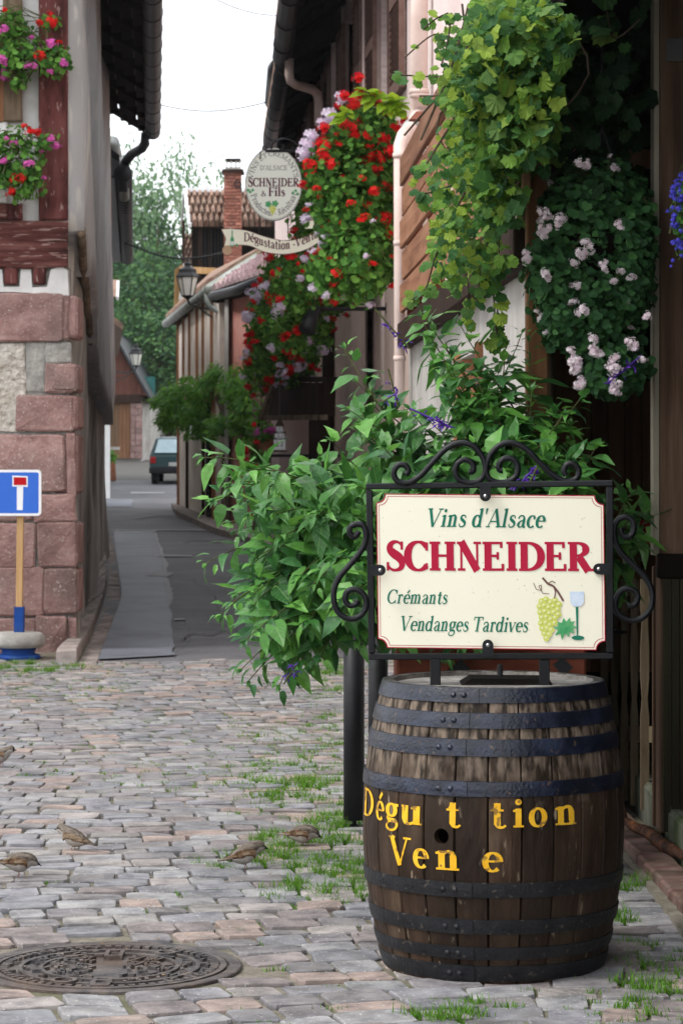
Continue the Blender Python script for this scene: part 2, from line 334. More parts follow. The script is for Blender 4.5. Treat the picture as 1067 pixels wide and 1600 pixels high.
MT['postwood'] = mat('grey_brown_post', [(.07, .04, .026), (.125, .075, .047), (.19, .125, .085)], scale=9, stretch=(1.6, 1.6, .12), rough=.75, bump=.6, bscale=26, dirt=(.07, .05, .035), dscale=2)
MT['postedge'] = mat('pale_post_edge', (.28, .25, .19), (.42, .38, .3), scale=9, stretch=(1, 1, .15), rough=.8, bump=.4)
MT['boardwall'] = mat('brown_board_wall', [(.1, .045, .022), (.17, .08, .038), (.22, .11, .055)], scale=7, stretch=(1.6, 1.6, .12), rough=.7, bump=.4, rnd=.15)
MT['picket'] = mat('mossy_picket', [(.1, .07, .045), (.17, .13, .085), (.22, .17, .115)], scale=10, stretch=(1.5, 1.5, .2), rough=.85, bump=.5, rnd=.12, dirt=(.06, .085, .035), dscale=1.5, damt=.5)
MT['dark'] = mat('dark_wood_and_shade', (.004, .003, .0025), (.01, .007, .005), scale=5, stretch=(1, 1, .2), rough=.9, bump=.3)  # near-black wood; shade of dark interiors is put into this colour
MT['moss'] = mat('mossy_concrete', [(.07, .075, .055), (.12, .125, .1), (.17, .17, .15)], scale=7, rough=.95, bump=.8, bscale=30, bdist=.012, dirt=(.04, .065, .02), dscale=3, damt=.9)
MT['concrete'] = mat('pale_concrete', (.36, .35, .33), (.5, .485, .46), scale=10, rough=.9, bump=.6, bscale=60, dirt=(.2, .19, .175), dscale=4)
MT['kerb'] = mat('kerb_stone', (.2, .17, .155), (.33, .29, .27), scale=8, rough=.85, bump=.6, rnd=.2, dirt=(.12, .11, .1), dscale=3)
MT['paving'] = mat('dark_red_brick_paver', [(.09, .055, .045), (.17, .1, .085), (.22, .15, .13)], scale=9, rough=.9, bump=.6, rnd=.25, dirt=(.07, .07, .05), dscale=3)
MT['iron'] = mat('black_forged_iron', (.003, .0035, .005), (.007, .008, .011), scale=30, rough=.42, bump=.35, bscale=60, spec=.3, bdist=.002)
MT['ironmatt'] = mat('black_metal_tube', (.006, .0065, .008), (.014, .015, .017), scale=12, rough=.5, bump=.1, spec=.3)
MT['hoop'] = mat('blue_sheen_black_hoop', [(.004, .006, .014), (.008, .012, .026), (.02, .028, .055)], scale=14, rough=.33, bump=.7, bscale=110, bdist=.003, spec=.5, spots=(.09, .06, .05), sscale=60, samt=-.03, dirt=(.01, .011, .016), dscale=4)  # bluish sky sheen of the upper hoops is put into the colour
MT['hoop_lo'] = mat('dusty_black_hoop', (.006, .007, .009), (.015, .016, .019), scale=18, rough=.5, bump=.7, bscale=110, bdist=.003, spec=.3, spots=(.07, .058, .05), sscale=60, samt=-.01)
MT['darkmoss'] = mat('dark_mossy_board', (.022, .017, .012), (.05, .038, .025), scale=8, stretch=(1.5, 1.5, .2), rough=.85, bump=.5, dirt=(.02, .035, .012), dscale=2)
MT['stave'] = mat('weathered_barrel_oak', [(.014, .008, .005), (.032, .018, .011), (.06, .036, .022), (.11, .075, .05)], scale=11, stretch=(1, 1, .3), rough=.55, bump=.9, bscale=30, bdist=.008, rnd=.22, ramp=(.3, .72), spec=.18,
    dirt=(.022, .014, .009), dscale=5, damt=.8, spots=(.2, .155, .11), sscale=40, samt=-.035)
MT['headwood'] = mat('barrel_head_wood', (.09, .075, .065), (.2, .175, .155), scale=9, stretch=(.3, 2, 1), rough=.7, bump=.5, rnd=.2)
MT['rimwood'] = mat('grey_barrel_rim_end_grain', (.2, .19, .18), (.38, .36, .34), scale=30, rough=.8, bump=.6, dirt=(.1, .09, .08), dscale=7)
MT['yellow'] = mat('yellow_paint', (.8, .42, .02), (.88, .52, .04), scale=30, rough=.45, bump=.2, spots=(.2, .11, .04), sscale=38, samt=.055)
MT['board'] = mat('cream_enamel_board', (.9, .87, .7), (.92, .89, .73), scale=6, rough=.35, bump=.02, spec=.4, spots=(.45, .42, .33), sscale=120, samt=-.075)
MT['crimson'] = mat('crimson_lettering', (.42, .012, .045), (.48, .018, .055), rough=.4, bump=0)
MT['green'] = mat('bottle_green_lettering', (.012, .16, .1), (.018, .19, .12), rough=.4, bump=0)
MT['ovalboard'] = mat('pale_enamel_board', (.84, .86, .78), (.87, .89, .8), scale=6, rough=.4, bump=0)
MT['maroon'] = mat('maroon_lettering', (.09, .012, .03), (.11, .016, .035), rough=.5, bump=0)
MT['greyink'] = mat('grey_lettering', (.09, .09, .09), (.12, .12, .12), rough=.5, bump=0)
MT['ribbon_tan'] = mat('tan_scroll_curl', (.5, .32, .2), (.6, .42, .28), rough=.5, bump=0)
MT['grape'] = mat('printed_green_grape', (.6, .66, .12), (.68, .72, .2), scale=60, rough=.4, bump=0)
MT['grape_hi'] = mat('printed_grape_highlight', (.78, .82, .4), (.8, .84, .45), rough=.4, bump=0)
MT['leafprint'] = mat('printed_vine_leaf', (.05, .32, .12), (.16, .45, .2), scale=50, rough=.4, bump=0)
MT['glassprint'] = mat('printed_glass_blue', (.55, .68, .85), (.75, .82, .9), scale=40, rough=.4, bump=0)
MT['twigprint'] = mat('printed_twig_brown', (.14, .07, .06), (.2, .1, .09), rough=.4, bump=0)
MT['screw'] = mat('steel_screw', (.5, .5, .5), (.6, .6, .6), rough=.3, metal=.9, bump=0)
MT['signblue'] = mat('road_sign_blue', (.01, .11, .56), (.012, .125, .6), rough=.35, bump=0, spec=.5)
MT['signwhite'] = mat('road_sign_white', (.78, .8, .82), (.82, .83, .85), rough=.35, bump=0)
MT['signred'] = mat('road_sign_red', (.42, .005, .01), (.48, .008, .014), rough=.35, bump=0)
MT['pine'] = mat('pine_post', [(.42, .25, .11), (.55, .35, .17)], scale=8, stretch=(2, 2, .2), rough=.6, bump=.2)
MT['bluepaint'] = mat('blue_paint', (.01, .045, .22), (.015, .07, .3), scale=10, rough=.45, bump=.3, dirt=(.03, .05, .1), dscale=6)
MT['castiron'] = mat('rusty_cast_iron', [(.06, .058, .062), (.13, .12, .12), (.21, .175, .155)], scale=14, rough=.5, bump=.5, bscale=60, metal=.5, dirt=(.13, .085, .06), dscale=4, damt=.6)
MT['lampglass'] = mat('frosted_lamp_glass', (.66, .64, .56), (.74, .72, .66), scale=4, rough=.3, bump=0, spec=.5)
MT['carbody'] = mat('teal_car_paint', (.004, .028, .032), (.006, .036, .04), rough=.35, bump=0, spec=.35)
MT['carglass'] = mat('car_window_glass', (.25, .36, .4), (.3, .42, .46), rough=.15, bump=0, spec=.9)
MT['black'] = mat('black_plastic', (.012, .012, .014), (.02, .02, .022), rough=.6, bump=0)
MT['lampred'] = mat('tail_lamp_red', (.22, .01, .01), (.3, .015, .015), rough=.25, bump=0)
MT['plate'] = mat('number_plate', (.35, .35, .33), (.42, .42, .4), rough=.5, bump=0)
MT['glass'] = glass('window_glass')
MT['glass_sky'] = mat('bright_window_glass', (.12, .16, .2), (.3, .36, .42), scale=2, rough=.15, bump=0, spec=.9)
MT['turq'] = mat('turquoise_sheet', (.07, .25, .24), (.11, .33, .31), scale=3, rough=.6, bump=.1)
MT['terracotta'] = mat('terracotta', (.28, .11, .06), (.38, .17, .1), scale=9, rough=.85, bump=.3)
MT['gable'] = mat('red_brown_gable_board', (.085, .035, .028), (.15, .065, .05), scale=6, stretch=(3, 3, .3), rough=.8, bump=.4, rnd=.2, island=True)
MT['door'] = mat('brown_garage_door', (.13, .065, .035), (.2, .105, .06), scale=5, stretch=(3, 3, .2), rough=.75, bump=.3, dirt=(.08, .07, .05), dscale=1.5)
MT['shutter'] = mat('brown_louvre_paint', (.15, .085, .072), (.24, .15, .125), scale=10, rough=.6, bump=.2, rnd=.1)
MT['bark'] = mat('bark', (.05, .038, .028), (.12, .09, .065), scale=14, stretch=(1, 1, .3), rough=.95, bump=.8)
MT['stem'] = mat('green_brown_stem', (.06, .07, .025), (.11, .12, .045), scale=20, rough=.7)
MT['drift'] = mat('burnt_orange_branch', [(.035, .018, .014), (.08, .035, .02), (.32, .12, .045)], scale=11, rough=.6, bump=.9, bscale=25, bdist=.02, ramp=(.42, .62))
MT['redsign'] = mat('red_plastic_sign', (.42, .02, .02), (.5, .03, .03), rough=.4, bump=0)
MT['curtain'] = mat('pale_stone_frame', (.3, .22, .2), (.38, .29, .27), scale=10, rough=.9, bump=.4)
# foliage
MT['salvia'] = leafmat('salvia_leaf', [(.024, .1, .024), (.045, .16, .034), (.075, .23, .042), (.13, .34, .055), (.04, .135, .05)], tr=.26, rough=.4, spec=.4)
MT['salvia_dk'] = leafmat('inner_shade_salvia_leaf', [(.02, .075, .03), (.035, .11, .04), (.05, .15, .05)], tr=.2, rough=.5)  # darker copy of the salvia leaf, carrying the bush's inner shade
MT['salvia_v'] = leafmat('veined_salvia_leaf', [(.024, .1, .024), (.045, .16, .034), (.075, .23, .042), (.13, .34, .055), (.04, .135, .05)], tr=.26, rough=.4, spec=.4, vein=True)
MT['vine_v'] = leafmat('veined_vine_leaf', [(.03, .1, .03), (.06, .16, .03), (.14, .27, .04), (.26, .36, .05), (.07, .16, .05), (.04, .12, .045), (.12, .24, .04)], tr=.38, rough=.5, vein=True)
MT['vine'] = leafmat('vine_leaf', [(.03, .1, .03), (.06, .16, .03), (.14, .27, .04), (.26, .36, .05), (.07, .16, .05), (.04, .12, .045), (.12, .24, .04)], tr=.35, rough=.55)
MT['vine_dk'] = leafmat('shaded_vine_leaf', [(.005, .02, .007), (.01, .034, .01), (.018, .05, .013)], tr=.15, rough=.6)  # dark copy of the vine leaf; shelter shade painted into the colour
MT['lime'] = leafmat('lime_leaf', [(.2, .36, .02), (.3, .46, .04)], tr=.35)
MT['geran'] = leafmat('geranium_leaf', [(.025, .09, .015), (.055, .17, .025), (.1, .26, .04), (.16, .35, .06)], tr=.32, rough=.6, spec=.2)
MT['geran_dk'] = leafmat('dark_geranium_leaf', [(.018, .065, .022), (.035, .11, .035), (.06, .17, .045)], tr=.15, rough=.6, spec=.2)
MT['wist'] = leafmat('wisteria_leaf', [(.04, .15, .02), (.08, .24, .03), (.15, .36, .05), (.06, .18, .03)], tr=.4, rough=.5)
MT['tree_a'] = leafmat('tree_leaf', [(.014, .05, .02), (.025, .08, .03), (.05, .13, .035), (.09, .19, .05)], tr=.25, rough=.6, spec=.2)
MT['tree_b'] = leafmat('hazed_tree_leaf', [(.08, .16, .08), (.12, .21, .1), (.16, .26, .12)], tr=.3, rough=.6, spec=.2)  # distance haze on the tallest trees is mixed into this paler green
MT['grass'] = leafmat('grass_blade', [(.06, .16, .015), (.1, .24, .025), (.15, .32, .04)], tr=.3, rough=.6)
MT['fl_red'] = leafmat('red_petals', [(.55, .008, .008), (.7, .015, .01), (.62, .02, .012)], tr=.2, rough=.6, spec=.2)
MT['fl_white'] = leafmat('lilac_white_petals', [(.62, .55, .68), (.72, .66, .76), (.66, .5, .66)], tr=.25, rough=.6, spec=.2)
MT['fl_blush'] = leafmat('blush_white_petals', [(.78, .7, .74), (.84, .78, .8), (.7, .52, .6)], tr=.25, rough=.6, spec=.2)
MT['fl_pink'] = leafmat('magenta_petals', [(.6, .1, .4), (.7, .16, .5), (.52, .07, .33)], tr=.25, rough=.6, spec=.2)
MT['fl_violet'] = leafmat('violet_petals', [(.05, .01, .2), (.09, .02, .32), (.14, .04, .42)], tr=.15, rough=.5, spec=.3)
MT['fl_blue'] = leafmat('lobelia_blue', [(.06, .06, .5), (.1, .09, .62), (.16, .13, .7)], tr=.2, rough=.6)
MT['featherA'] = mat('sparrow_feathers', [(.05, .04, .032), (.14, .115, .095), (.24, .205, .175)], scale=60, rough=.9, bump=.4, coord='object', stretch=(.5, 1.3, 1))
MT['featherB'] = mat('sparrow_belly', (.3, .27, .24), (.4, .37, .34), scale=50, rough=.9, bump=.3, coord='object')
# ------------------------------------------------ serif lettering drawn stroke by stroke
def _arc(cx, cy, rx, ry, a0, a1, n=18):
    return [(cx+rx*math.cos(math.radians(a0+(a1-a0)*i/n)), cy+ry*math.sin(math.radians(a0+(a1-a0)*i/n))) for i in range(n+1)]
def glyph(ch, T, t):
    """strokes: ('c', pts) pen-width curve, ('w', [(x,y,w)]) explicit widths, ('l', x0,y0,x1,y1,w)"""
    S = []
    def stem(x, y0, y1, b=1, tp=1, w=None):
        S.append(('l', x, y0, x, y1, w or T))
        e = T*.5+.05
        if b: S.append(('l', x-e, y0+t/2, x+e, y0+t/2, t))
        if tp == 1: S.append(('l', x-e, y1-t/2, x+e, y1-t/2, t))
        if tp == 2: S.append(('w', [(x-T*.5-.055, y1-.06, t), (x, y1-t*.6, t*1.6)]))
    def h(x0, x1, y, w=None): S.append(('l', x0, y, x1, y, w or t))
    def ln(x0, y0, x1, y1, w): S.append(('l', x0, y0, x1, y1, w))
    def arc(*a): S.append(('c', _arc(*a)))
    def wv(p): S.append(('w', crom(p, 5)))
    def dot(x, y, r): S.append(('d', x, y, r))
    A = T*.5
    if ch == ' ': return S, .26
    if ch == 'A': ln(.07, 0, .34, .7, t); ln(.34, .7, .6, 0, T); h(.16, .5, .22); h(-.02, .17, t/2); h(.46, .73, t/2); return S, .7
    if ch == 'C': arc(.37, .35, .3, .34, 42, 318); ln(.6, .48, .6, .68, t*1.3); ln(.6, .03, .6, .18, t); return S, .68
    if ch == 'D': stem(.15, 0, .7); arc(.26, .35, .36, .35-t/2, -90, 90); h(.15, .27, t/2); h(.15, .27, .7-t/2); return S, .72
    if ch in 'EF':
        stem(.15, 0, .7); h(.15, .52, .7-t/2); h(.15, .42, .36); ln(.52, .7, .52, .55, t*1.3); ln(.42, .27, .42, .45, t*1.2)
        if ch == 'E': h(.15, .56, t/2); ln(.56, 0, .56, .17, t*1.3)
        return S, .64 if ch == 'E' else .58
    if ch == 'H': stem(.15, 0, .7); stem(.57, 0, .7); h(.15, .57, .36); return S, .74
    if ch == 'I': stem(.17, 0, .7); return S, .36
    if ch == 'L': stem(.15, 0, .7); h(.15, .54, t/2); ln(.54, 0, .54, .18, t*1.3); return S, .6
    if ch == 'M': ln(.14, 0, .14, .7, t); ln(.14, .7, .42, .02, T); ln(.42, .02, .7, .7, t); stem(.72, 0, .7); h(.03, .25, t/2); h(.03, .2, .7-t/2); return S, .88
    if ch == 'N': ln(.14, 0, .14, .7, t); ln(.14, .7, .58, .0, T); ln(.58, 0, .58, .7, t); h(.04, .25, t/2); h(.02, .2, .7-t/2); h(.48, .69, .7-t/2); return S, .73
    if ch in 'PR':
        stem(.15, 0, .7); arc(.27, .52, .22, .18-t/2, -90, 90); h(.15, .29, .7-t/2); h(.15, .29, .34+t/2)
        if ch == 'R': ln(.3, .35, .56, .0, T); h(.5, .72, t/2)
        return S, .68 if ch == 'R' else .58
    if ch == 'S':
        wv([(.47, .52, t), (.45, .62, t), (.36, .685, t*1.1), (.24, .68, T*.5), (.15, .6, T*.8), (.15, .49, T*.95), (.26, .4, T*1.1), (.4, .31, T*1.1), (.47, .2, T*.95), (.45, .08, T*.7), (.34, .015, t*1.3), (.2, .02, t*1.1), (.1, .1, t), (.08, .2, t)])
        ln(.47, .5, .47, .7, t*1.2); ln(.08, .0, .08, .2, t*1.2); return S, .56
    if ch == 'T': stem(.31, 0, .7, tp=0); h(.03, .59, .7-t/2); ln(.03, .7, .03, .53, t*1.2); ln(.59, .7, .59, .53, t*1.2); return S, .62
    if ch == 'V': ln(.08, .7, .34, 0, T); ln(.34, 0, .6, .7, t); h(-.03, .2, .7-t/2); h(.48, .72, .7-t/2); return S, .68
    if ch == '&': wv([(.62, .4, t), (.5, .15, t), (.33, .0, T*.5), (.13, .05, T*.8), (.12, .22, T*.8), (.3, .38, t*1.3), (.4, .55, T*.5), (.3, .69, t), (.2, .58, T*.7), (.3, .38, T*.9), (.62, .0, T*.7)]); return S, .7
    if ch == 'a': wv([(.1, .33, t*1.6), (.13, .42, t*1.3), (.24, .45, t*1.2), (.34, .4, T*.6), (.36, .3, T)]); ln(.36, .32, .36, .05, T); wv([(.36, .07, T), (.4, .01, t*1.4), (.47, .04, t)]); wv([(.36, .27, t), (.2, .23, t*1.4), (.12, .12, T*.9), (.18, .02, T*.5), (.28, .03, t), (.36, .1, t)]); return S, .49
    if ch == 'c': arc(.25, .23, .17, .22, 48, 315); dot(.36, .36, T*.42); return S, .43
    if ch == 'd': arc(.22, .23, .155, .22, 40, 320); stem(.38, 0, .72, b=0, tp=2); h(.38, .49, t/2); return S, .52
    if ch in 'eé':
        arc(.25, .23, .17, .22, 0, 315); h(.09, .42, .25)
        if ch == 'é': ln(.21, .53, .35, .68, t*2)
        return S, .46
    if ch == 'g':
        arc(.23, .3, .14, .15, 0, 360); h(.33, .47, .43, t*1.4)
        wv([(.16, .17, t), (.1, .1, t*1.5), (.2, .05, T*.8), (.38, .03, T*.8), (.43, -.07, T*.6), (.34, -.18, t*1.2), (.18, -.2, t*1.2), (.07, -.12, T*.5), (.12, -.02, t), (.22, .03, t)]); return S, .48
    if ch == 'i': stem(.15, 0, .46, tp=2); dot(.15, .62, T*.56); return S, .3
    if ch == 'l': stem(.15, 0, .72, tp=2); return S, .3
    if ch in 'mn':
        stem(.14, 0, .46, tp=2); wv([(.14, .34, t), (.24, .44, t*1.4), (.34, .43, T*.7), (.38, .32, T)]); stem(.38, 0, .33, tp=0)
        if ch == 'm': wv([(.38, .34, t), (.48, .44, t*1.4), (.58, .43, T*.7), (.62, .32, T)]); stem(.62, 0, .33, tp=0); return S, .78
        return S, .54
    if ch == 'o': arc(.25, .23, .17, .22, 0, 360); return S, .5
    if ch == 'r': stem(.15, 0, .46, tp=2); wv([(.15, .32, t), (.23, .43, t*1.5), (.33, .44, t*1.5)]); dot(.34, .4, T*.42); return S, .42
    if ch == 's':
        wv([(.32, .34, t), (.3, .42, t), (.21, .45, t*1.2), (.12, .41, T*.6), (.12, .32, T*.8), (.22, .25, T*.95), (.32, .17, T*.9), (.32, .07, T*.6), (.21, .01, t*1.2), (.1, .04, t), (.07, .13, t)]); return S, .4
    if ch == 't': ln(.17, .6, .17, .08, T); h(.03, .3, .45-t/2); wv([(.17, .1, T), (.2, .02, T*.6), (.28, .01, t*1.2), (.34, .06, t)]); ln(.09, .45, .17, .6, t); return S, .35
    if ch == 'u': ln(.13, .46, .13, .12, T); wv([(.13, .14, T), (.16, .03, T*.7), (.25, .01, t*1.3), (.37, .1, t)]); stem(.38, 0, .46, b=0, tp=2); h(.38, .49, t/2); ln(.05, .44, .13, .44, t); return S, .54
    if ch == 'v': ln(.07, .46, .24, 0, T); ln(.24, 0, .41, .46, t); h(-.01, .16, .46-t/2); h(.33, .49, .46-t/2); return S, .48
    if ch == "'": S.append(('w', [(.1, .72, T*.9), (.09, .5, t)])); return S, .2
    if ch == '-': h(.04, .26, .22, T*.55); return S, .32
    return S, .4
def strokes2quads(S, T, t):
    out = []
    for s in S:
        if s[0] == 'd':
            x, y, r = s[1:]; n = 12
            ring = [(x+r*math.cos(2*pi*i/n), y+r*math.sin(2*pi*i/n)) for i in range(n)]
            out.append([ring[:n//2+1], [ring[0]]+ring[:n//2-1:-1]]); continue
        if s[0] == 'l':
            x0, y0, x1, y1, w = s[1:]; k = max(2, int(math.hypot(x1-x0, y1-y0)/.08)+1)
            pts = [(lerp(x0, x1, i/(k-1)), lerp(y0, y1, i/(k-1)), w) for i in range(k)]
        elif s[0] == 'w': pts = s[1]
        else:
            pts = []; q = s[1]
            for i, p in enumerate(q):
                a = q[max(i-1, 0)]; b = q[min(i+1, len(q)-1)]
                if i in (0, len(q)-1) and math.dist(q[0], q[-1]) < 1e-6: a = q[-2]; b = q[1]
                v = abs(b[1]-a[1])/max(1e-9, math.dist(a, b)); pts.append((p[0], p[1], t+(T*1.08-t)*v**1.6))
        A = []; B = []
        for i, p in enumerate(pts):
            a = pts[max(i-1, 0)]; b = pts[min(i+1, len(pts)-1)]
            if i in (0, len(pts)-1) and len(pts) > 4 and math.dist(pts[0][:2], pts[-1][:2]) < 1e-6: a = pts[-2]; b = pts[1]
            dx, dy = b[0]-a[0], b[1]-a[1]; l = math.hypot(dx, dy) or 1; nx, ny = -dy/l, dx/l
            if s[0] == 'l' and abs(dx) > 1e-6 and abs(dy) > .4: nx, ny = (-1 if dy > 0 else 1), 0      # diagonals end flat on the line
            A.append((p[0]+nx*p[2]/2, p[1]+ny*p[2]/2)); B.append((p[0]-nx*p[2]/2, p[1]-ny*p[2]/2))
        out.append([A, B])
    return out
def text_strips(txt, T=.11, t=.035, slant=0, track=0):
    x = 0; out = []
    for ch in txt:
        S, adv = glyph(ch, T, t)
        for A, B in strokes2quads(S, T, t):
            out.append([[(x+px+slant*py, py) for px, py in A], [(x+px+slant*py, py) for px, py in B]])
        x += adv+track
    return out, x-track
def text_mesh(mb, txt, fn, T=.11, t=.035, slant=0, width=None, size=None, x0=0, y0=0, track=0, mi=0):
    """fn(x, y, k) maps flat text metres to 3D, k is the stagger index; fit into width, or size = em height"""
    st, w = text_strips(txt, T, t, slant, track)
    sy = size; sx = (width/w) if width else size
    for k, (A, B) in enumerate(st):
        mb.quadstrip([fn(x0+a[0]*sx, y0+a[1]*sy, k) for a in A], [fn(x0+b[0]*sx, y0+b[1]*sy, k) for b in B], mi)
    return w*sx
def plane_fn(o, ux, uz, n, off=.0006):
    o = Vector(o); ux = Vector(ux); uz = Vector(uz); n = Vector(n)
    return lambda x, y, k=0: o+ux*x+uz*y+n*(off+(k % 12)*.00006)

# ------------------------------------------------ foliage
def leaf_tpl(w=.5, droop=.25, cup=.12, tip=1.0, n=5, heart=0):
    v = []; f = []
    prof = [0, .75, 1.0, .72, .36, 0] if n == 5 else [0, .95, .6, 0]
    k = len(prof)
    mids = []; Ls = []; Rs = []
    for i in range(k):
        t = i/(k-1); z = -droop*t*t; mids.append((0, t, z))
        hw = prof[i]*w/2; Ls.append((-hw, t-heart*(i == 1)*.12, z+cup*hw*2-.02)); Rs.append((hw, t-heart*(i == 1)*.12, z+cup*hw*2-.02))
    v = mids+Ls[1:-1]+Rs[1:-1]; m = k-2
    for i in range(k-1):
        a, b = i, i+1
        la = k+i-1 if 1 <= i <= m else None; lb = k+i if 1 <= i+1 <= m else None
        ra = k+m+i-1 if 1 <= i <= m else None; rb = k+m+i if 1 <= i+1 <= m else None
        f.append(tuple(x for x in (a, b, lb, la) if x is not None)); f.append(tuple(x for x in (b, a, ra, rb) if x is not None))
    return np.array(v), f
def round_leaf_tpl(n=7, lob=.18, cup=.15):
    v = [(0, .45, -.04)]; m = n*2
    for i in range(m):
        a = 2*pi*i/m-pi/2; r = .5*(1-(lob if i % 2 else 0)); r *= (.45 if i == 0 else 1)
        v.append((r*math.cos(a), .5+r*math.sin(a), cup*r*(1 if i % 2 else .4)))
    return np.array(v), [(0, 1+i, 1+(i+1) % m) for i in range(m)]
def vine_leaf_tpl():
    ang = [-90, -62, -35, -8, 12, 38, 58, 74, 90, 106, 122, 142, 168, 188, 215, 242]
    rad = [.2, .46, .43, .52, .44, .49, .56, .51, .62, .51, .56, .49, .44, .52, .43, .46]
    v = [(0, .38, 0)]+[(r*math.cos(math.radians(a)), .38+r*math.sin(math.radians(a)), -.35*r*r+.05*(i % 2)) for i, (a, r) in enumerate(zip(ang, rad))]
    n = len(ang); return np.array(v), [(0, 1+i, 1+(i+1) % n) for i in range(n)]
def basis(p, d, up, s, w=1):
    d = Vector(d).normalized(); up = Vector(up); x = d.cross(up)
    if x.length < 1e-4: x = d.orthogonal()
    x.normalize(); z = x.cross(d)
    M = Matrix((x*s*w, d*s, z*s)).transposed().to_4x4(); M.translation = Vector(p); return M
def scatter(tpl, Ms):
    tv, tf = tpl; tv = np.asarray(tv); A = np.array([[list(r) for r in M] for M in Ms])
    V = np.einsum('nij,kj->nki', A[:, :3, :3], tv)+A[:, None, :3, 3]
    n = len(tv); fs = []
    for i in range(len(Ms)): o = i*n; fs += [tuple(o+j for j in q) for q in tf]
    return V.reshape(-1, 3), fs
def scatter_obj(name, tpl, Ms, m, parent=None, origin=None, stuff=True):
    v, f = scatter(tpl, Ms); o = mesh_obj(name, v, f, m, parent, origin=origin)
    if stuff: kind(o, 'stuff')
    return o
def leaves_split(root, tpl, Ms, m, nparts, name='leaf', key=None, m2=None):
    """the nparts showing largest are parts, the rest one stuff part. Matrices are in world space."""
    W = worldloc(root); T = Matrix.Translation(-W)
    def big(M):
        p = M.translation; return -(M.to_scale()[1]/max(1, p.y)) + (.00 if key is None else key(M))
    Ms = sorted(Ms, key=big); a, b = Ms[:nparts], Ms[nparts:]
    tps = tpl if isinstance(tpl, list) else [tpl]; k = len(tps)
    mes = [make_mesh(name, t[0], t[1], m) for t in tps]
    for i, M in enumerate(a): part_m(name, mes[i*7 % k], root, T @ M)
    V = []; FF = []; o = 0
    for j in range(k):
        bb = b[j::k]
        if not bb: continue
        v, f = scatter(tps[j], bb); V.append(v); FF += [tuple(q+o for q in p) for p in f]; o += len(v)
    if V: kind(mesh_obj('foliage', np.concatenate(V), FF, m2 or m, root), 'stuff')
L_OV = leaf_tpl(.52, .28, .14, heart=1); L_SM = leaf_tpl(.5, .2, .1, n=3); L_RD = round_leaf_tpl(); L_VN = vine_leaf_tpl()
L_RD5 = round_leaf_tpl(4, .15)
def bent(tpl, seed, a=.12):                    # a curled, twisted and slightly nibbled cousin of a leaf
    r = random.Random(seed); v = tpl[0].copy(); tw = r.uniform(-.5, .5); cu = r.uniform(-.35, .5)
    for i in range(len(v)):
        x, y, z = v[i]; t = tw*y; x, z = x*math.cos(t)-z*math.sin(t), x*math.sin(t)+z*math.cos(t)
        v[i] = (x*r.uniform(.9, 1.08)+.06*math.sin(y*3)*tw, y*r.uniform(.97, 1.03), z-cu*y*y*.5+r.uniform(-a, a)*.16)
    return v, tpl[1]
OVS = [bent(leaf_tpl(w_, d_, c_, heart=1), i) for i, (w_, d_, c_) in enumerate(((.56, .28, .14), (.46, .4, .2), (.6, .15, .1), (.5, .5, .16), (.42, .1, .24), (.62, .35, .05)))]
VNS = [bent(L_VN, i+20, .35) for i in range(6)]
def rvec(r=R):
    while True:
        v = Vector((r.uniform(-1, 1), r.uniform(-1, 1), r.uniform(-1, 1)))
        if .05 < v.length < 1: return v.normalized()
def flower_tpl(seed, n=15, ps=.42):
    """ball of small five-petalled florets, unit radius about .5"""
    r = random.Random(seed); v = []; f = []
    for i in range(n):
        d = rvec(r); d.z = d.z*.75+.15; d.normalize(); c = d*r.uniform(.08, .5); u = d.orthogonal().normalized(); w = d.cross(u); a0 = r.uniform(0, 6)
        for k in range(5):
            a = a0+k*1.256; e = (u*math.cos(a)+w*math.sin(a)); g = d.cross(e)
            o = len(v); v += [c, c+(e*.6+g*.34)*ps*.6+d*.03, c+e*ps*.62+d*.05, c+(e*.6-g*.34)*ps*.6+d*.03]; f.append((o, o+1, o+2, o+3))
    return np.array([tuple(x) for x in v]), f
FLT = [flower_tpl(s) for s in (1, 2, 3)]
_flm = {}
def flower_mesh(i, m):
    k = (i, m.name)
    if k not in _flm: _flm[k] = make_mesh('flower_head', FLT[i][0], FLT[i][1], m)
    return _flm[k]
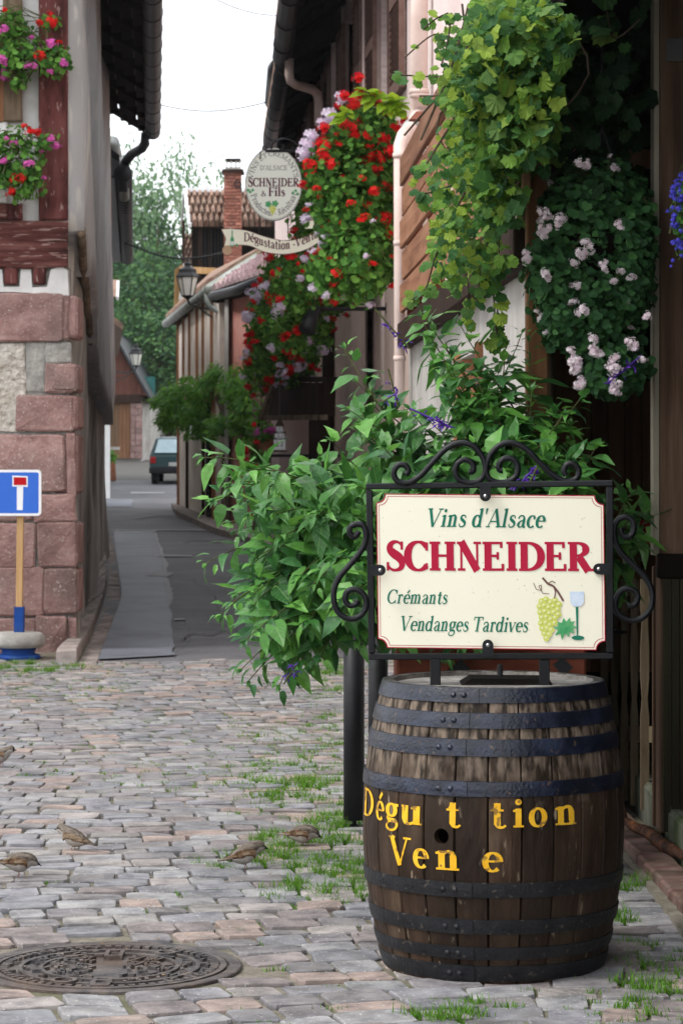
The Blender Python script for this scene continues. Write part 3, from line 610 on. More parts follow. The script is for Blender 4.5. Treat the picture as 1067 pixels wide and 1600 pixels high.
def geranium(root, blobs, nleaf, ls, fl, seed, lm, gaps=.0, camside=True, strag=0):
    """blobs: (centre, radii) in world; fl: [(material, count, size, zone(p)->bool or None)]"""
    r = random.Random(seed); Ms = []
    wt = [b[1][0]*b[1][2]+b[1][1]*b[1][2] for b in blobs]
    def pt(shell):
        b = r.choices(blobs, wt)[0]; d = rvec(r); q = r.uniform(*shell)
        return Vector(b[0])+Vector((d.x*b[1][0], d.y*b[1][1], d.z*b[1][2]))*q, d
    for i in range(nleaf):
        p, d = pt((.5, 1.08)); d2 = (d+Vector((0, 0, .35))+rvec(r)*.7).normalized(); tdir = (d2.orthogonal()+rvec(r)*.8+Vector((0, 0, -.3)))
        Ms.append(basis(p, tdir, d2, ls*r.uniform(.6, 1.25)))
    scatter_obj('foliage', L_RD5 if nleaf > 1500 else L_RD, Ms, lm, root)
    st = MB()
    for b in blobs:
        for i in range(6):
            p, d = pt((.9, 1.1)); c = Vector(b[0])+Vector((0, 0, b[1][2]*.3)); m = (c+p)/2+Vector((0, 0, .08)); st.tube([c, m, p], .004, 4)
    W = worldloc(root)
    for (m, cnt, sz, zone) in fl:
        n = 0; tries = 0
        while n < cnt and tries < cnt*60:
            tries += 1; p, d = pt((1.0, 1.16))
            if camside and d.y > .25: continue
            if zone and not zone(p): continue
            s = sz*r.uniform(.5, 1.3)
            q = Euler((r.uniform(-.5, .5), r.uniform(-.5, .5), r.uniform(0, 6))).to_matrix().to_4x4()
            M = Matrix.Translation(p-W) @ q @ Matrix.Diagonal((s, s, s*r.uniform(.6, .95), 1)); part_m('flower_head', flower_mesh(r.randrange(3), m), root, M); n += 1
            st.tube([p-d*ls*2.5+Vector((0, 0, -.02)), p], .0025, 4)
    st.build('stem', MT['stem'], root)
# ================================================ THE GROUND
g = MB(); xs = [-160, -60, -30, -14, -8, -4, 0, 4, 10, 40, 160]; ys = [-40, 0, 18, 30, 50, 80, 90, 100, 112, 125, 150, 180, 220, 260, 330, 420, 900]
for y in ys:
    for x in xs: g.v.append((x, y, gz(y)-.05))
n = len(xs)
g.f = [(j*n+i, j*n+i+1, (j+1)*n+i+1, (j+1)*n+i) for j in range(len(ys)-1) for i in range(n-1)]; g.m = [0]*len(g.f)
kind(g.build('ground', MT['earth'], origin=(0, 0, 0)), 'structure')

def edgeY(x): return 18.15+.32*(x+1.7)*.6+.12*math.sin(x*1.7)       # where the setts stop and the asphalt begins
sq = MB(); X = [-16+.25*i for i in range(78)]
sq.quadstrip([(x, -6, -.005) for x in X], [(x, edgeY(x)+.02, -.005) for x in X])
square = kind(sq.build('cobbled_square', MT['soil'], origin=(0, 0, -.016)), 'structure')

# sett templates: pillow-topped stones with uneven outline
def sett_tpl(seed):
    r = random.Random(seed); a, b = .5, .5; ring = []
    for (cx, cy) in ((1, 1), (-1, 1), (-1, -1), (1, -1)):
        jx, jy = r.uniform(-.05, .02), r.uniform(-.06, .02)
        c = .085
        p, q = (cx*(a+jx), cy*(b+jy-c)), (cx*(a+jx-c), cy*(b+jy))
        ring += [p, q] if cx*cy > 0 else [q, p]
    t = (r.uniform(-.07, .07), r.uniform(-.07, .07)); v = []
    for k, (s, z) in enumerate(((1, -.45), (.995, .3), (.985, .44), (.955, .485))):
        for x, y in ring: v.append((x*s, y*s, z+(t[0]*x+t[1]*y)*(k > 0)*2+r.uniform(-.02, .02)*(k > 1)))
    v.append((r.uniform(-.1, .1), r.uniform(-.1, .1), .5+r.uniform(-.05, .05))); f = []
    for k in range(3): f += [(k*8+i, k*8+(i+1) % 8, (k+1)*8+(i+1) % 8, (k+1)*8+i) for i in range(8)]
    f += [(24+i, 24+(i+1) % 8, 32) for i in range(8)]
    return np.array(v), f
ST = [sett_tpl(i) for i in range(12)]
MANH = Vector((-.625, 7.13, 0)); MR = .345
cells = []; joints = []
phi = math.radians(11)
rowh = .138; colw = .155
def wave(x, y): return .09*math.sin(x*2.1+.4*y)+.03*math.sin(x*4.3+1.7)
for j in range(-22, 150):
    u = -9+R.uniform(0, .12); rw = rowh*R.uniform(.94, 1.06)
    while u < 5:
        w = colw*R.uniform(.72, 1.3); cu = u+w/2; cv = 4.6+j*rowh
        sk = .35*(cv-7)*.0
        x = cu*math.cos(phi)-(cv-9)*math.sin(phi)+.03*math.sin(j*.9); y = 9+cu*math.sin(phi)+(cv-9)*math.cos(phi)+wave(cu, cv)
        sl_ = (wave(cu+.03, cv)-wave(cu-.03, cv))/.06
        ang = phi+math.atan(sl_)+R.uniform(-.035, .035)+.0
        u += w
        if y < 4.2 or y > edgeY(x)-.04: continue
        if x < -.135*y-3.0 or x > (1.6 if y > 9.4 else .99+.0*(y-8) if y > 7.9 else 1.75): continue
        if math.hypot(x-MANH.x, (y-MANH.y)) < MR+.075: continue
        cells.append((x, y, ang, w*1.0, rowh*1.02))
        joints.append((x-math.cos(ang)*w/2, y-math.sin(ang)*w/2)); joints.append((x+math.sin(ang)*rowh/2, y-math.cos(ang)*rowh/2))
def vis(x, y): px = CX+F*x/y; py = HY+F*CH/y; return -20 < px < 1087 and py < 1625
cells.sort(key=lambda c: (0 if vis(c[0], c[1]) else 1, c[1]))
sm = [make_mesh('cobblestone', t[0], t[1], MT['sett']) for t in ST]
grow = {}
def cellM(c):
    x, y, a, w, h = c
    gap = .004+.004*R.random()
    M = Matrix.Translation((x, y, -.014+.006*noise2(x, y)+R.uniform(-.003, .003))) @ Euler((R.gauss(0, .022), R.gauss(0, .018), a)).to_matrix().to_4x4()
    return M @ Matrix.Diagonal((w-gap, h-gap*.9, .04, 1)) @ Matrix.Shear('XY', 4, (0, 0))
def noise2(x, y): return math.sin(x*1.3+2)*math.sin(y*.9)+.5*math.sin(x*3.1+y*2.3)
nv = [c for c in cells if vis(c[0], c[1])]
W = worldloc(square); T = Matrix.Translation(-W)
for i, c in enumerate(nv[:300]): part_m('cobblestone', sm[i*7 % 12], square, T @ cellM(c))
rest = cells[300:]; V = []; FF = []; o = 0
for k in range(12):
    Ms = [cellM(c) for i, c in enumerate(rest) if (i*7919+i//12) % 12 == k]
    v, f = scatter(ST[k], Ms); V.append(v); FF += [tuple(a+o for a in q) for q in f]; o += len(v)
kind(mesh_obj('cobblestones', np.concatenate(V), FF, MT['sett'], square), 'stuff')

# grass in the joints
def in_px(x, y): return CX+F*x/y, HY+F*CH/y
def gdens(x, y):
    px, py = in_px(x, y); d = .012
    def bl(cx, cy, rx, ry, a): return a*math.exp(-((px-cx)/rx)**2-((py-cy)/ry)**2)
    d += bl(505, 1345, 85, 42, 3.2)+bl(540, 1385, 50, 25, 2)+bl(440, 1325, 60, 18, 1.0)+bl(360, 1350, 70, 16, .7)+bl(300, 1355, 60, 10, .35)+bl(250, 1402, 60, 8, .5)+bl(480, 1385, 70, 14, .6)+bl(380, 1405, 90, 14, .35)
    d += bl(470, 1240, 80, 50, .7)+bl(520, 1060, 40, 25, .9)+bl(510, 1130, 30, 40, .5)+bl(430, 1210, 60, 40, .2)+bl(40, 1046, 90, 9, 1.2)+bl(170, 1075, 90, 12, .35)+bl(560, 1290, 40, 40, 1)
    d += bl(1000, 1520, 60, 45, 1.1)+bl(980, 1420, 25, 60, 1.6)+bl(900, 1575, 80, 20, 1.0)+bl(760, 1575, 60, 14, .9)+bl(690, 1590, 50, 14, .8)+bl(1040, 1580, 40, 30, .9)
    d *= max(0, .55+.9*math.sin(x*9.1+y*3.3)*math.sin(y*7.7-x*4.1)+.3*math.sin(x*23+y*17))
    d += .04 if px > 350 else 0
    d += .06*(py < 1250)
    return d
blade = []
gm = []
tpl = (np.array([(-.5, 0, 0), (.5, 0, 0), (.32, .1, .55), (-.3, .1, .55), (0, .34, 1.0)]), [(0, 1, 2, 3), (3, 2, 4)])
for (x, y) in joints:
    if x > 1.0 and y > 8.0: continue
    if math.hypot(x-.412, y-7.19) < .27 or math.hypot(x-MANH.x, y-MANH.y) < .36: continue
    d = gdens(x, y)
    k = int(d*5) + (1 if R.random() < (d*5) % 1 else 0)
    for _ in range(min(k, 6)):
        cx, cy = x+R.gauss(0, .012), y+R.gauss(0, .008); hh = (.014+.034*min(1, d))*R.uniform(.6, 1.3)
        for b in range(R.randint(11, 22)):
            gm.append(Matrix.Translation((cx+R.gauss(0, .02), cy+R.gauss(0, .007), -.006)) @ Euler((R.gauss(0, .35), R.gauss(0, .3), R.uniform(0, 6.28))).to_matrix().to_4x4() @ Matrix.Diagonal((.0038, hh, hh*R.uniform(.6, 1.3), 1)))
gr = scatter_obj('grass', tpl, gm, MT['grass'], None, origin=(0, 8, 0))
tag(gr, 'short green grass sprouting from the joints of the cobbled square', 'grass')
# fallen leaves and crumbs
dm = []
for _ in range(130):
    y = R.uniform(6.4, 13); x = R.uniform(-.13*y, .11*y)
    if math.hypot(x-.412, y-7.19) < .34: continue
    dm.append(Matrix.Translation((x, y, .012)) @ Euler((R.gauss(0, .3), R.gauss(0, .3), R.uniform(0, 6))).to_matrix().to_4x4() @ Matrix.Diagonal((R.uniform(.008, .02), R.uniform(.01, .024), .01, 1)))
tag(scatter_obj('litter', L_SM, dm, mat('dry_leaf', (.12, .075, .04), (.3, .22, .14), rnd=.4, island=True), None, origin=(0, 8, 0)), 'dry leaf fragments and crumbs scattered on the cobbles', 'litter')

# asphalt street
rd = MB(); Ys = [0, 2, 4, 7, 12, 18, 25, 32, 40, 50, 61.8, 70]
Lx = lambda Y: -1.55-.1*(Y-18)-.02*max(0, Y-38); Rx = lambda Y: 2.6-.06*(Y-18)
for k in range(60):
    Y = 18.1+(82-18.1)*k/59; row = []
    for i in range(21):
        x = lerp(Lx(Y)-.6, Rx(Y), i/20); yy = Y if k else edgeY(x)+.01
        row.append((x, yy, gz(yy)+.004-.010*(k == 0)+.035*math.sin(Y*.9+x*.3)*(.3 if k else 0)))
    rd.v += row
rd.f = [(k*21+i, k*21+i+1, (k+1)*21+i+1, (k+1)*21+i) for k in range(59) for i in range(20)]; rd.m = [0]*len(rd.f)
kind(rd.build('road', MT['asphalt'], origin=(0, 18, 0), smooth=True), 'structure')
def on_road(pts, dz):
    out = []
    for px, py in pts:
        p = G(px, py, .004); out.append(p)
    return out
def rz(p): return gz(p.y)+.004+.0105*math.sin(p.y*.9+p.x*.3)
def sheet(name, left, right, m, dz, origin=None):
    """subdivided strip between two photo outlines, lying on the road"""
    rj = random.Random(2); A = [G(p[0], p[1], .004) for p in crom(left, 12)]; B = [G(p[0]+rj.uniform(-2.5, 2.5)*(dz < .006), p[1], .004) for p in crom(right, 12)]; s = MB(); k = len(A); q = 7
    for i in range(k):
        for j in range(q):
            p = A[i].lerp(B[i], j/(q-1)); s.v.append((p.x, p.y, max(rz(p), gz(p.y)+.004)+dz))
    s.f = [(i*q+j, i*q+j+1, (i+1)*q+j+1, (i+1)*q+j) for i in range(k-1) for j in range(q-1)]; s.m = [0]*len(s.f)
    return kind(s.build(name, m), 'structure')
sheet('road_patch', [(153, 1031), (175, 975), (190, 935), (186, 890), (180, 850), (178, 829)], [(272, 1024), (268, 975), (264, 935), (256, 890), (248, 850), (241, 829)], MT['asphalt_new'], .004)
sheet('road_patch', [(165, 792), (165, 786), (165, 780)], [(206, 792), (207, 786), (209, 780)], MT['asphalt_new'], .004)
for a, b in (([(182, 829.5), (182, 828)], [(330, 829.5), (330, 828)]), ([(242, 870.5), (242, 867.5)], [(300, 870), (300, 868.5)]), ([(204, 772), (206, 769)], [(258, 772), (257, 770)]), ([(228, 900), (238, 893)], [(262, 902), (272, 897)]), ([(272, 971), (272, 969)], [(290, 971), (290, 969)]), ([(262, 798), (262, 796.5)], [(330, 799), (330, 797.5)])):
    sheet('road_seam', a, b, MT['seam'], .009)
sheet('road_seam', [(240, 829), (247, 850), (254, 880), (257, 905), (262, 930), (263, 950)], [(243, 829), (249, 850), (262, 880), (262, 905), (270, 930), (265, 950)], MT['seam'], .0055)
for a_ in ([(300, 905), (330, 925), (345, 960), (372, 990)], [(286, 850), (310, 846), (345, 850)], [(283, 1000), (300, 990), (330, 992), (350, 985)], [(210, 812), (250, 806), (300, 809), (322, 806)]):
    sheet('road_crack', a_, [(x_+1.2, y_+.8) for x_, y_ in a_], MT['crack'], .0052)
# lighter lane climbing past the crest
ln = MB()
for k in range(30):
    Y = 81.8+(101-81.8)*k/29
    for i in range(5): ln.v.append((lerp(-9.5, -4.2, i/4), Y, gz(Y)+.012))
ln.f = [(k*5+i, k*5+i+1, (k+1)*5+i+1, (k+1)*5+i) for k in range(29) for i in range(4)]; ln.m = [0]*len(ln.f)
kind(ln.build('lane', MT['lane'], origin=(-6, 82, gz(82))), 'structure')

# kerb stones and the gutter of setts along the left house
def path_stones(name, inner, outer, hgt, length, m, jit, holder, zin=None):
    A = [G(*p) for p in crom(inner, 8)]; B = [G(*p) for p in crom(outer, 8)]
    L = [0]
    for i in range(1, len(B)): L.append(L[-1]+(B[i]-B[i-1]).length)
    def at(Q, s):
        for i in range(len(L)-1):
            if s <= L[i+1]: return Q[i].lerp(Q[i+1], (s-L[i])/(L[i+1]-L[i]))
        return Q[-1]
    s = 0
    while s < L[-1]-.1:
        e = min(L[-1], s+length*R.uniform(.8, 1.25)); g_ = .008; h = hgt*R.uniform(.85, 1.1)
        q = [at(A, s+g_), at(B, s+g_), at(B, e-g_), at(A, e-g_)]; c = sum(q, Vector())/4; mb = MB(); vs = []
        for zz, k in ((-.08, 1), (h-.015, 1), (h, .9)):
            for p in q: r = c+(p-c)*k; vs.append((r.x, r.y, gz(p.y)+zz+R.uniform(-jit, jit)*(zz > 0)))
        fs = [(8, 9, 10, 11)]+[(i+4*k, (i+1) % 4+4*k, (i+1) % 4+4*k+4, i+4*k+4) for k in (0, 1) for i in range(4)]
        mb.add(vs, fs); mb.build(name, m, holder); s = e
kh = MB(); A = [G(*p) for p in crom([(86, 1040), (120, 1000), (140, 955), (154, 905), (160, 860), (161, 835)], 6)]; B = [G(*p) for p in crom([(152, 1040), (175, 980), (188, 935), (184, 890), (177, 850), (168, 826)], 6)]
kh.quadstrip([(p.x-.3, p.y, gz(p.y)-.002) for p in A], [(p.x, p.y, gz(p.y)-.002) for p in B])
kerb = kind(kh.build('kerb', MT['soil']), 'structure')
path_stones('kerb_stone', [(88, 1037), (118, 1000), (138, 955), (152, 905), (158, 862), (160, 835)], [(120, 1037), (147, 985), (164, 935), (167, 890), (165, 855), (162, 832)], .10, .8, MT['kerb'], .006, kerb)
path_stones('gutter_stone', [(123, 1039), (149, 986), (166, 935), (169, 890), (167, 855), (163, 830)], [(152, 1039), (173, 981), (188, 936), (184, 890), (177, 852), (168, 826)], .012, .3, MT['kerb'], .008, kerb)
# right pavement at the foot of the far houses
pv = MB(); A = [G(*p) for p in crom([(268, 793), (276, 806), (300, 818), (340, 836), (420, 862), (500, 905)], 6)]
pv.quadstrip([(p.x, p.y, gz(p.y)+.1) for p in A], [(p.x+3.4, p.y+1.5, gz(p.y)+.1) for p in A]); pv.quadstrip([(p.x, p.y, gz(p.y)-.02) for p in A], [(p.x, p.y, gz(p.y)+.1) for p in A])
kind(pv.build('pavement', MT['kerb']), 'structure')

# brick step and mossy concrete plinth under the fence
st = MB(); st.box((1.42, 8.75, .0), (.9, 3.3, .05)); step = kind(st.build('brick_step', MT['soil']), 'structure')
for r_ in range(0, 19):
    for c_ in range(7):
        x = 1.04+c_*.118; y = 7.3+r_*.18+(.09 if c_ % 2 else 0)-(.04*c_)
        if x > (1.12 if y < 10 else 1.1): continue
        b = MB(); b.box((x-.004*(r_-8), y, .028), (.108, .168, .06), Euler((R.gauss(0, .02), R.gauss(0, .02), .055+R.gauss(0, .02))), bev=.008); b.build('brick', MT['paving'], step)
pl = MB()
for a, b_ in (((1.12, 10.9), (1.115, 9.8)), ((1.115, 9.78), (1.11, 8.9)), ((1.11, 8.88), (1.14, 7.2))):
    pl.beam((a[0]+.1, a[1], .085), (b_[0]+.1, b_[1], .085), .2, .19, bev=.015)
kind(pl.build('fence_plinth', MT['moss']), 'structure')
# ================================================ LEFT: THE HALF-TIMBERED CORNER HOUSE
YF = 18.95
h1 = thing('half_timbered_house', 'red sandstone and oxblood timber corner house with pale side wall at left', 'house', (-2.2, YF+.1, 0))
def F1(px, py, dy=0): return P(px, py, YF+dy)
# masonry core behind the blocks
b = MB(); b.slab([F1(-700, 1045), F1(117, 1045), F1(104, 415), F1(-700, 415)], (0, .55, 0)); b.build('mortar_wall', MT['mortar'], h1)
def block(x0, y0, x1, y1, proud=.05, m='sandstone', jx=3, name='stone_block', depth=.3, skew=0):
    x0 -= 1.5; x1 += 1.5; y0 -= 2; y1 += 2
    q = [(x0+R.uniform(-jx, jx)*.6, y1+R.uniform(-jx, jx)*.5), (x1+R.uniform(-jx, jx)*.6, y1+R.uniform(-jx, jx)*.5), (x1+skew+R.uniform(-jx, jx)*.6, y0+R.uniform(-jx, jx)*.5), (x0+R.uniform(-jx, jx)*.6, y0+R.uniform(-jx, jx)*.5)]
    ring = []
    for i in range(4):                                # rounded, slightly wavy outline
        a, c = Vector(q[i]), Vector(q[(i+1) % 4]); k = max(3, int((c-a).length/22))
        for j in range(k):
            t = lerp(.04, .96, j/(k-1)); p = a.lerp(c, t)+Vector((R.uniform(-1, 1), R.uniform(-1, 1))); ring.append(p)
    cen = sum(ring, Vector((0, 0)))/len(ring); n = len(ring); vs = []
    for k, (dy, s) in enumerate(((.12, 0), (-proud*.55, 0), (-proud*.8, 3.5))):
        for p in ring:
            d = p-cen; l = d.length; pp = cen+d*max(.2, (l-s)/l); vs.append(F1(pp.x, pp.y, dy+R.uniform(-.004, .004)*(k > 0)))
    vs.append(F1(cen.x, cen.y, -proud*.95)); fs = [(k*n+i, k*n+(i+1) % n, (k+1)*n+(i+1) % n, (k+1)*n+i) for k in (0, 1) for i in range(n)]+[(2*n+i, 2*n+(i+1) % n, 3*n) for i in range(n)]
    mb = MB(); mb.add(vs, fs); return mb.build(name, MT[m], h1, smooth=False)
block(-70, 460, 99, 531); block(101, 462, 109, 528, .045)
block(72, 538, 109, 566, .03, 'mortar'); block(72, 569, 112, 612); block(27, 618, 114, 671); block(-160, 540, -64, 600); block(-60, 540, 40, 672, .02, 'mortar_pale', name='render_patch')
block(44, 536, 69, 612, .015, 'mortar', name='render_patch')
block(-60, 680, 101, 766); block(106, 678, 117, 772, .045); block(-60, 775, 50, 812); block(54, 774, 117, 812); block(-90, 818, 56, 884); block(60, 817, 118, 884)
block(-40, 889, 68, 962); block(71, 889, 119, 958); block(-80, 968, 55, 1040, .06); block(58, 964, 104, 1040, .11); block(106, 966, 119, 1036, .04)
for yy in (462, 538, 618, 680, 775, 818, 889, 968):
    x = -72
    while x > -700:
        w = R.uniform(60, 150); hh = {462: 70, 538: 74, 618: 56, 680: 88, 775: 38, 818: 66, 889: 73, 968: 70}[yy]; block(x-w, yy, x-8-25*(yy in (538,)), yy+hh); x -= w+4
# quoins returning along the side wall
for y0, y1 in ((462, 528), (569, 612), (618, 671), (678, 772), (817, 884), (889, 958)):
    a = F1(112, y0); c = F1(118, y1); mb = MB(); mb.box(((a.x+c.x)/2-.055, YF+.2, (a.z+c.z)/2), (.18, R.uniform(.36, .5), a.z-c.z), bev=.02); mb.build('quoin_stone', MT['sandstone'], h1)
# limewashed band with the joist ends
b = MB(); ring = [F1(-700, 458, -.03), F1(20, 456, -.03), F1(80, 460, -.03), F1(108, 462, -.03), F1(106, 422, -.03), F1(96, 416, -.03), F1(80, 421, -.03), F1(74, 448, -.03), F1(51, 449, -.03), F1(49, 421, -.03), F1(33, 420, -.03), F1(31, 448, -.03), F1(6, 448, -.03), F1(4, 421, -.03), F1(-18, 420, -.03), F1(-20, 448, -.03), F1(-44, 448, -.03), F1(-46, 420, -.03), F1(-700, 420, -.03)]
b.slab(ring, (0, .1, 0)); b.build('limewashed_band', MT['limewash'], h1)
for x0, x1 in ((-44, -20), (7, 30), (52, 74)):
    b = MB(); p0, p1 = F1(x0, 447), F1(x1, 420); b.box(((p0.x+p1.x)/2, YF+.1, (p0.z+p1.z)/2+.01), (p1.x-p0.x-.01, .3, p1.z-p0.z), bev=.01); b.build('joist_end', MT['oxblood'], h1)
# wavy horizontal beam
def wavy(name, x0, y0, x1, y1, proud, m, amp=2.5, vert=False, par=h1, d=.25):
    r = R; ring = []; k = 12
    if vert:
        for j in range(k+1): ring.append((x1+r.uniform(-amp, amp)*.5, lerp(y1, y0, j/k)))
        for j in range(k+1): ring.append((x0+r.uniform(-amp, amp)*.5, lerp(y0, y1, j/k)))
    else:
        for j in range(k+1): ring.append((lerp(x0, x1, j/k), y1+r.uniform(-amp, amp)))
        for j in range(k+1): ring.append((lerp(x1, x0, j/k), y0+r.uniform(-amp, amp)))
    n = len(ring); cx = (x0+x1)/2; cy = (y0+y1)/2; vs = [F1(x, y, .1) for x, y in ring]+[F1(x, y, -proud+.012) for x, y in ring]
    ins = []
    for x, y in ring:
        xx = x+(3 if x < cx else -3)*(1 if vert or abs(x-x0) < 1 or abs(x-x1) < 1 else 0); yy = y+(3 if y < cy else -3)*(0 if vert and not (abs(y-y0) < 1 or abs(y-y1) < 1) else 1); ins.append(F1(xx, yy, -proud+R.uniform(-.004, .004)))
    vs += ins; fs = [(k2*n+i, k2*n+(i+1) % n, (k2+1)*n+(i+1) % n, (k2+1)*n+i) for k2 in (0, 1) for i in range(n)]
    h = n//2
    fs += [(2*n+i, 2*n+i+1, 2*n+n-2-i, 2*n+n-1-i) for i in range(h-1)]
    b = MB(); b.add(vs, fs); return b.build(name, MT[m], par)
wavy('beam', -700, 346, 107, 419, .06, 'oxblood_h')
wavy('corner_post', 61, -560, 107, 344, .05, 'oxblood', 1.2, True)
wavy('post', 12, 318, 36, 344, .03, 'oxblood', .8, True)
b = MB(); b.slab([F1(-700, 345, .03), F1(62, 345, .03), F1(62, -560, .03), F1(-700, -560, .03)], (0, .4, 0)); b.build('plaster_panel', MT['limewash'], h1)
wavy('window_post', 5, -200, 36, 190, .035, 'oldoak', .8, True); wavy('window_post', -160, -200, -130, 190, .035, 'oldoak', .8, True)
wavy('sill_beam', -170, 190, 12, 318, .02, 'limewash', .5); wavy('sill_beam', -170, 318, 12, 344, .035, 'oxblood_h', .5)
b = MB(); b.slab([F1(-130, 188, -.0), F1(5, 188, -.0), F1(5, 30, -.0), F1(-130, 30, -.0)], (0, .03, 0)); wd = b.build('window', MT['glass'], h1)
b = MB()
for x in (-128, -64, 2): b.slab([F1(x-4, 188, -.03), F1(x+4, 188, -.03), F1(x+4, 30, -.03), F1(x-4, 30, -.03)], (0, .03, 0))
b.slab([F1(-130, 190, -.032), F1(6, 190, -.032), F1(6, 182, -.032), F1(-130, 182, -.032)], (0, .03, 0)); b.build('window_frame', MT['timber'], wd)
for x in (-420, -560): wavy('post', x, -560, x+44, 344, .05, 'oxblood', 1.2, True)
wavy('beam', -700, -420, 60, -360, .055, 'oxblood_h')

# side wall: two storeys, the upper one jettied with a ragged lower edge
def SX(Y): return -1.93-.0755*(Y-18.9)
def rough_sheet(name, Y0, Y1, zfun, m, offx, ny, nz, amp, thick=.3, xf=SX):
    vs = []; r = random.Random(3)
    for i in range(ny+1):
        Y = lerp(Y0, Y1, i/ny); z0, z1 = zfun(Y)
        for j in range(nz+1):
            z = lerp(z0, z1, j/nz); bul = .035*math.sin(Y*.8+z*1.3)+.02*math.sin(z*3+Y*2.1)
            e = (0 if i in (0, ny) else 1)
            vs.append((xf(Y)+offx(z)+bul*e+r.uniform(-amp, amp)*e, Y, z))
    n = nz+1; fs = [(i*n+j, i*n+j+1, (i+1)*n+j+1, (i+1)*n+j) for i in range(ny) for j in range(nz)]
    N0 = len(vs); vs2 = [(x-thick, y, z) for x, y, z in vs]; vs += vs2; fs += [tuple(k+N0 for k in q[::-1]) for q in fs]
    bnd = [i*n for i in range(ny+1)]+[ny*n+j for j in range(1, n)]+[i*n+nz for i in range(ny-1, -1, -1)]+[j for j in range(nz-1, 0, -1)]
    fs += [(a, c, c+N0, a+N0) for a, c in zip(bnd, bnd[1:]+bnd[:1])]
    b = MB(); b.add(vs, fs); return b.build(name, m, h1, smooth=True)
rough_sheet('lower_side_wall', YF+.35, 36.2, lambda Y: (gz(Y)-.1, 3.2), MT['sideplaster'], lambda z: .05*max(0, 1.2-z), 60, 24, .003)
def jet(Y):
    k = (Y-18.7); z = 3.02-.55*min(1, k/3.2)-.3*max(0, min(1, (k-3.0)/3.5))-.25*max(0, min(1, (k-6)/6)); return z+.05*math.sin(Y*5)+.03*math.sin(Y*11)
rough_sheet('upper_side_wall', YF-.01, 36.3, lambda Y: (jet(Y), 5.95), MT['sideplaster_up'], lambda z: .07+.02*max(0, 4.2-z), 80, 20, .003)
# ragged weathered sill timber along the jetty edge
b = MB(); pts = [Vector((SX(Y)+.07, Y, jet(Y)+.0)) for Y in [YF+.5*i for i in range(8)]]
for p, q in zip(pts, pts[1:]): b.beam(p, q, .06, .09, bev=.02)
b.build('weathered_brace', MT['oldoak'], h1)
# corner edge strip (pale mortar line between front and side)
b = MB(); b.box((SX(18.7)+.03, YF+.12, 4.75), (.03, .2, 3.0), bev=.008); b.build('corner_strip', MT['mortar_pale'], h1)
# rusty brown upright at the far end of the wall
b = MB(); b.beam(P(168, 352, 35.6), P(163, 165, 35.6), .13, .06); b.beam(P(172, 352, 35.7), P(170, 200, 35.7), .05, .05); b.build('brown_upright', MT['timber'], h1)

# eaves: boards seen from beneath, gutter, downpipe
def EX(Y): return -1.83-.0705*(Y-25.6)
ZE = 5.85
b = MB()
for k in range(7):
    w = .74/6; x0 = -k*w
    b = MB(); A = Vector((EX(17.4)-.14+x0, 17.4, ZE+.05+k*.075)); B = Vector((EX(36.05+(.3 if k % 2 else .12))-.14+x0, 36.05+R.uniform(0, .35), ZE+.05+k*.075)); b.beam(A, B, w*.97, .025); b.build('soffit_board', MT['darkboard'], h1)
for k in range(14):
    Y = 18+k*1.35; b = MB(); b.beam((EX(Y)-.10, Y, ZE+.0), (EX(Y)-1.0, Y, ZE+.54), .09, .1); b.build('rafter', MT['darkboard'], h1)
b = MB(); gp = [Vector((EX(Y), Y, ZE+.03)) for Y in (16.9, 20, 25, 30, 33, 36.15)]
b.tube(gp, .105, 12); 
for Y in [17.5+1.0*i for i in range(19)]: b.tube([(EX(Y), Y-.012, ZE+.03), (EX(Y), Y+.012, ZE+.03)], .112, 12)
b.build('gutter', MT['zinc'], h1, smooth=True)
b = MB(); b.tube([Vector((EX(36.0), 36.0, ZE-.02)), P(227, 212, 36.05), P(227, 224, 36.1), P(222, 232, 36.2), P(206, 241, 36.5), P(198, 251, 36.7), P(193, 262, 36.8), P(193, 300, 36.8)], .068, 10); b.build('downpipe', MT['zinc'], h1, smooth=True)
# roof planes up to the ridge, closing the house
b = MB(); b.slab([(EX(16.9)+.02, 16.9, ZE+.14), (EX(36.4)+.02, 36.4, ZE+.14), (-9.5, 36.4, 11.8), (-7.6, 16.9, 11.8)], (0, 0, .12)); b.slab([(-7.6, 16.9, 11.81), (-9.5, 36.4, 11.81), (-17, 36.4, 5.9), (-15, 16.9, 5.9)], (0, 0, .12)); b.build('roof', MT['tiles'], h1)
b = MB(); b.slab([(SX(36.1)-.1, 36.1, 0), (SX(36.1)-.1, 36.1, 6.1), (-9.5, 36.1, 11.6), (-16, 36.1, 6), (-16, 36.1, 0)], (0, .2, 0)); b.slab([(-2.05, YF+.2, 4.5), (-2.3, YF+.2, 6.3), (-7.6, YF+.2, 11.5), (-14.5, YF+.2, 6), (-14.5, YF+.2, 4.5)], (0, .2, 0)); b.build('gable_wall', MT['sideplaster_up'], h1)

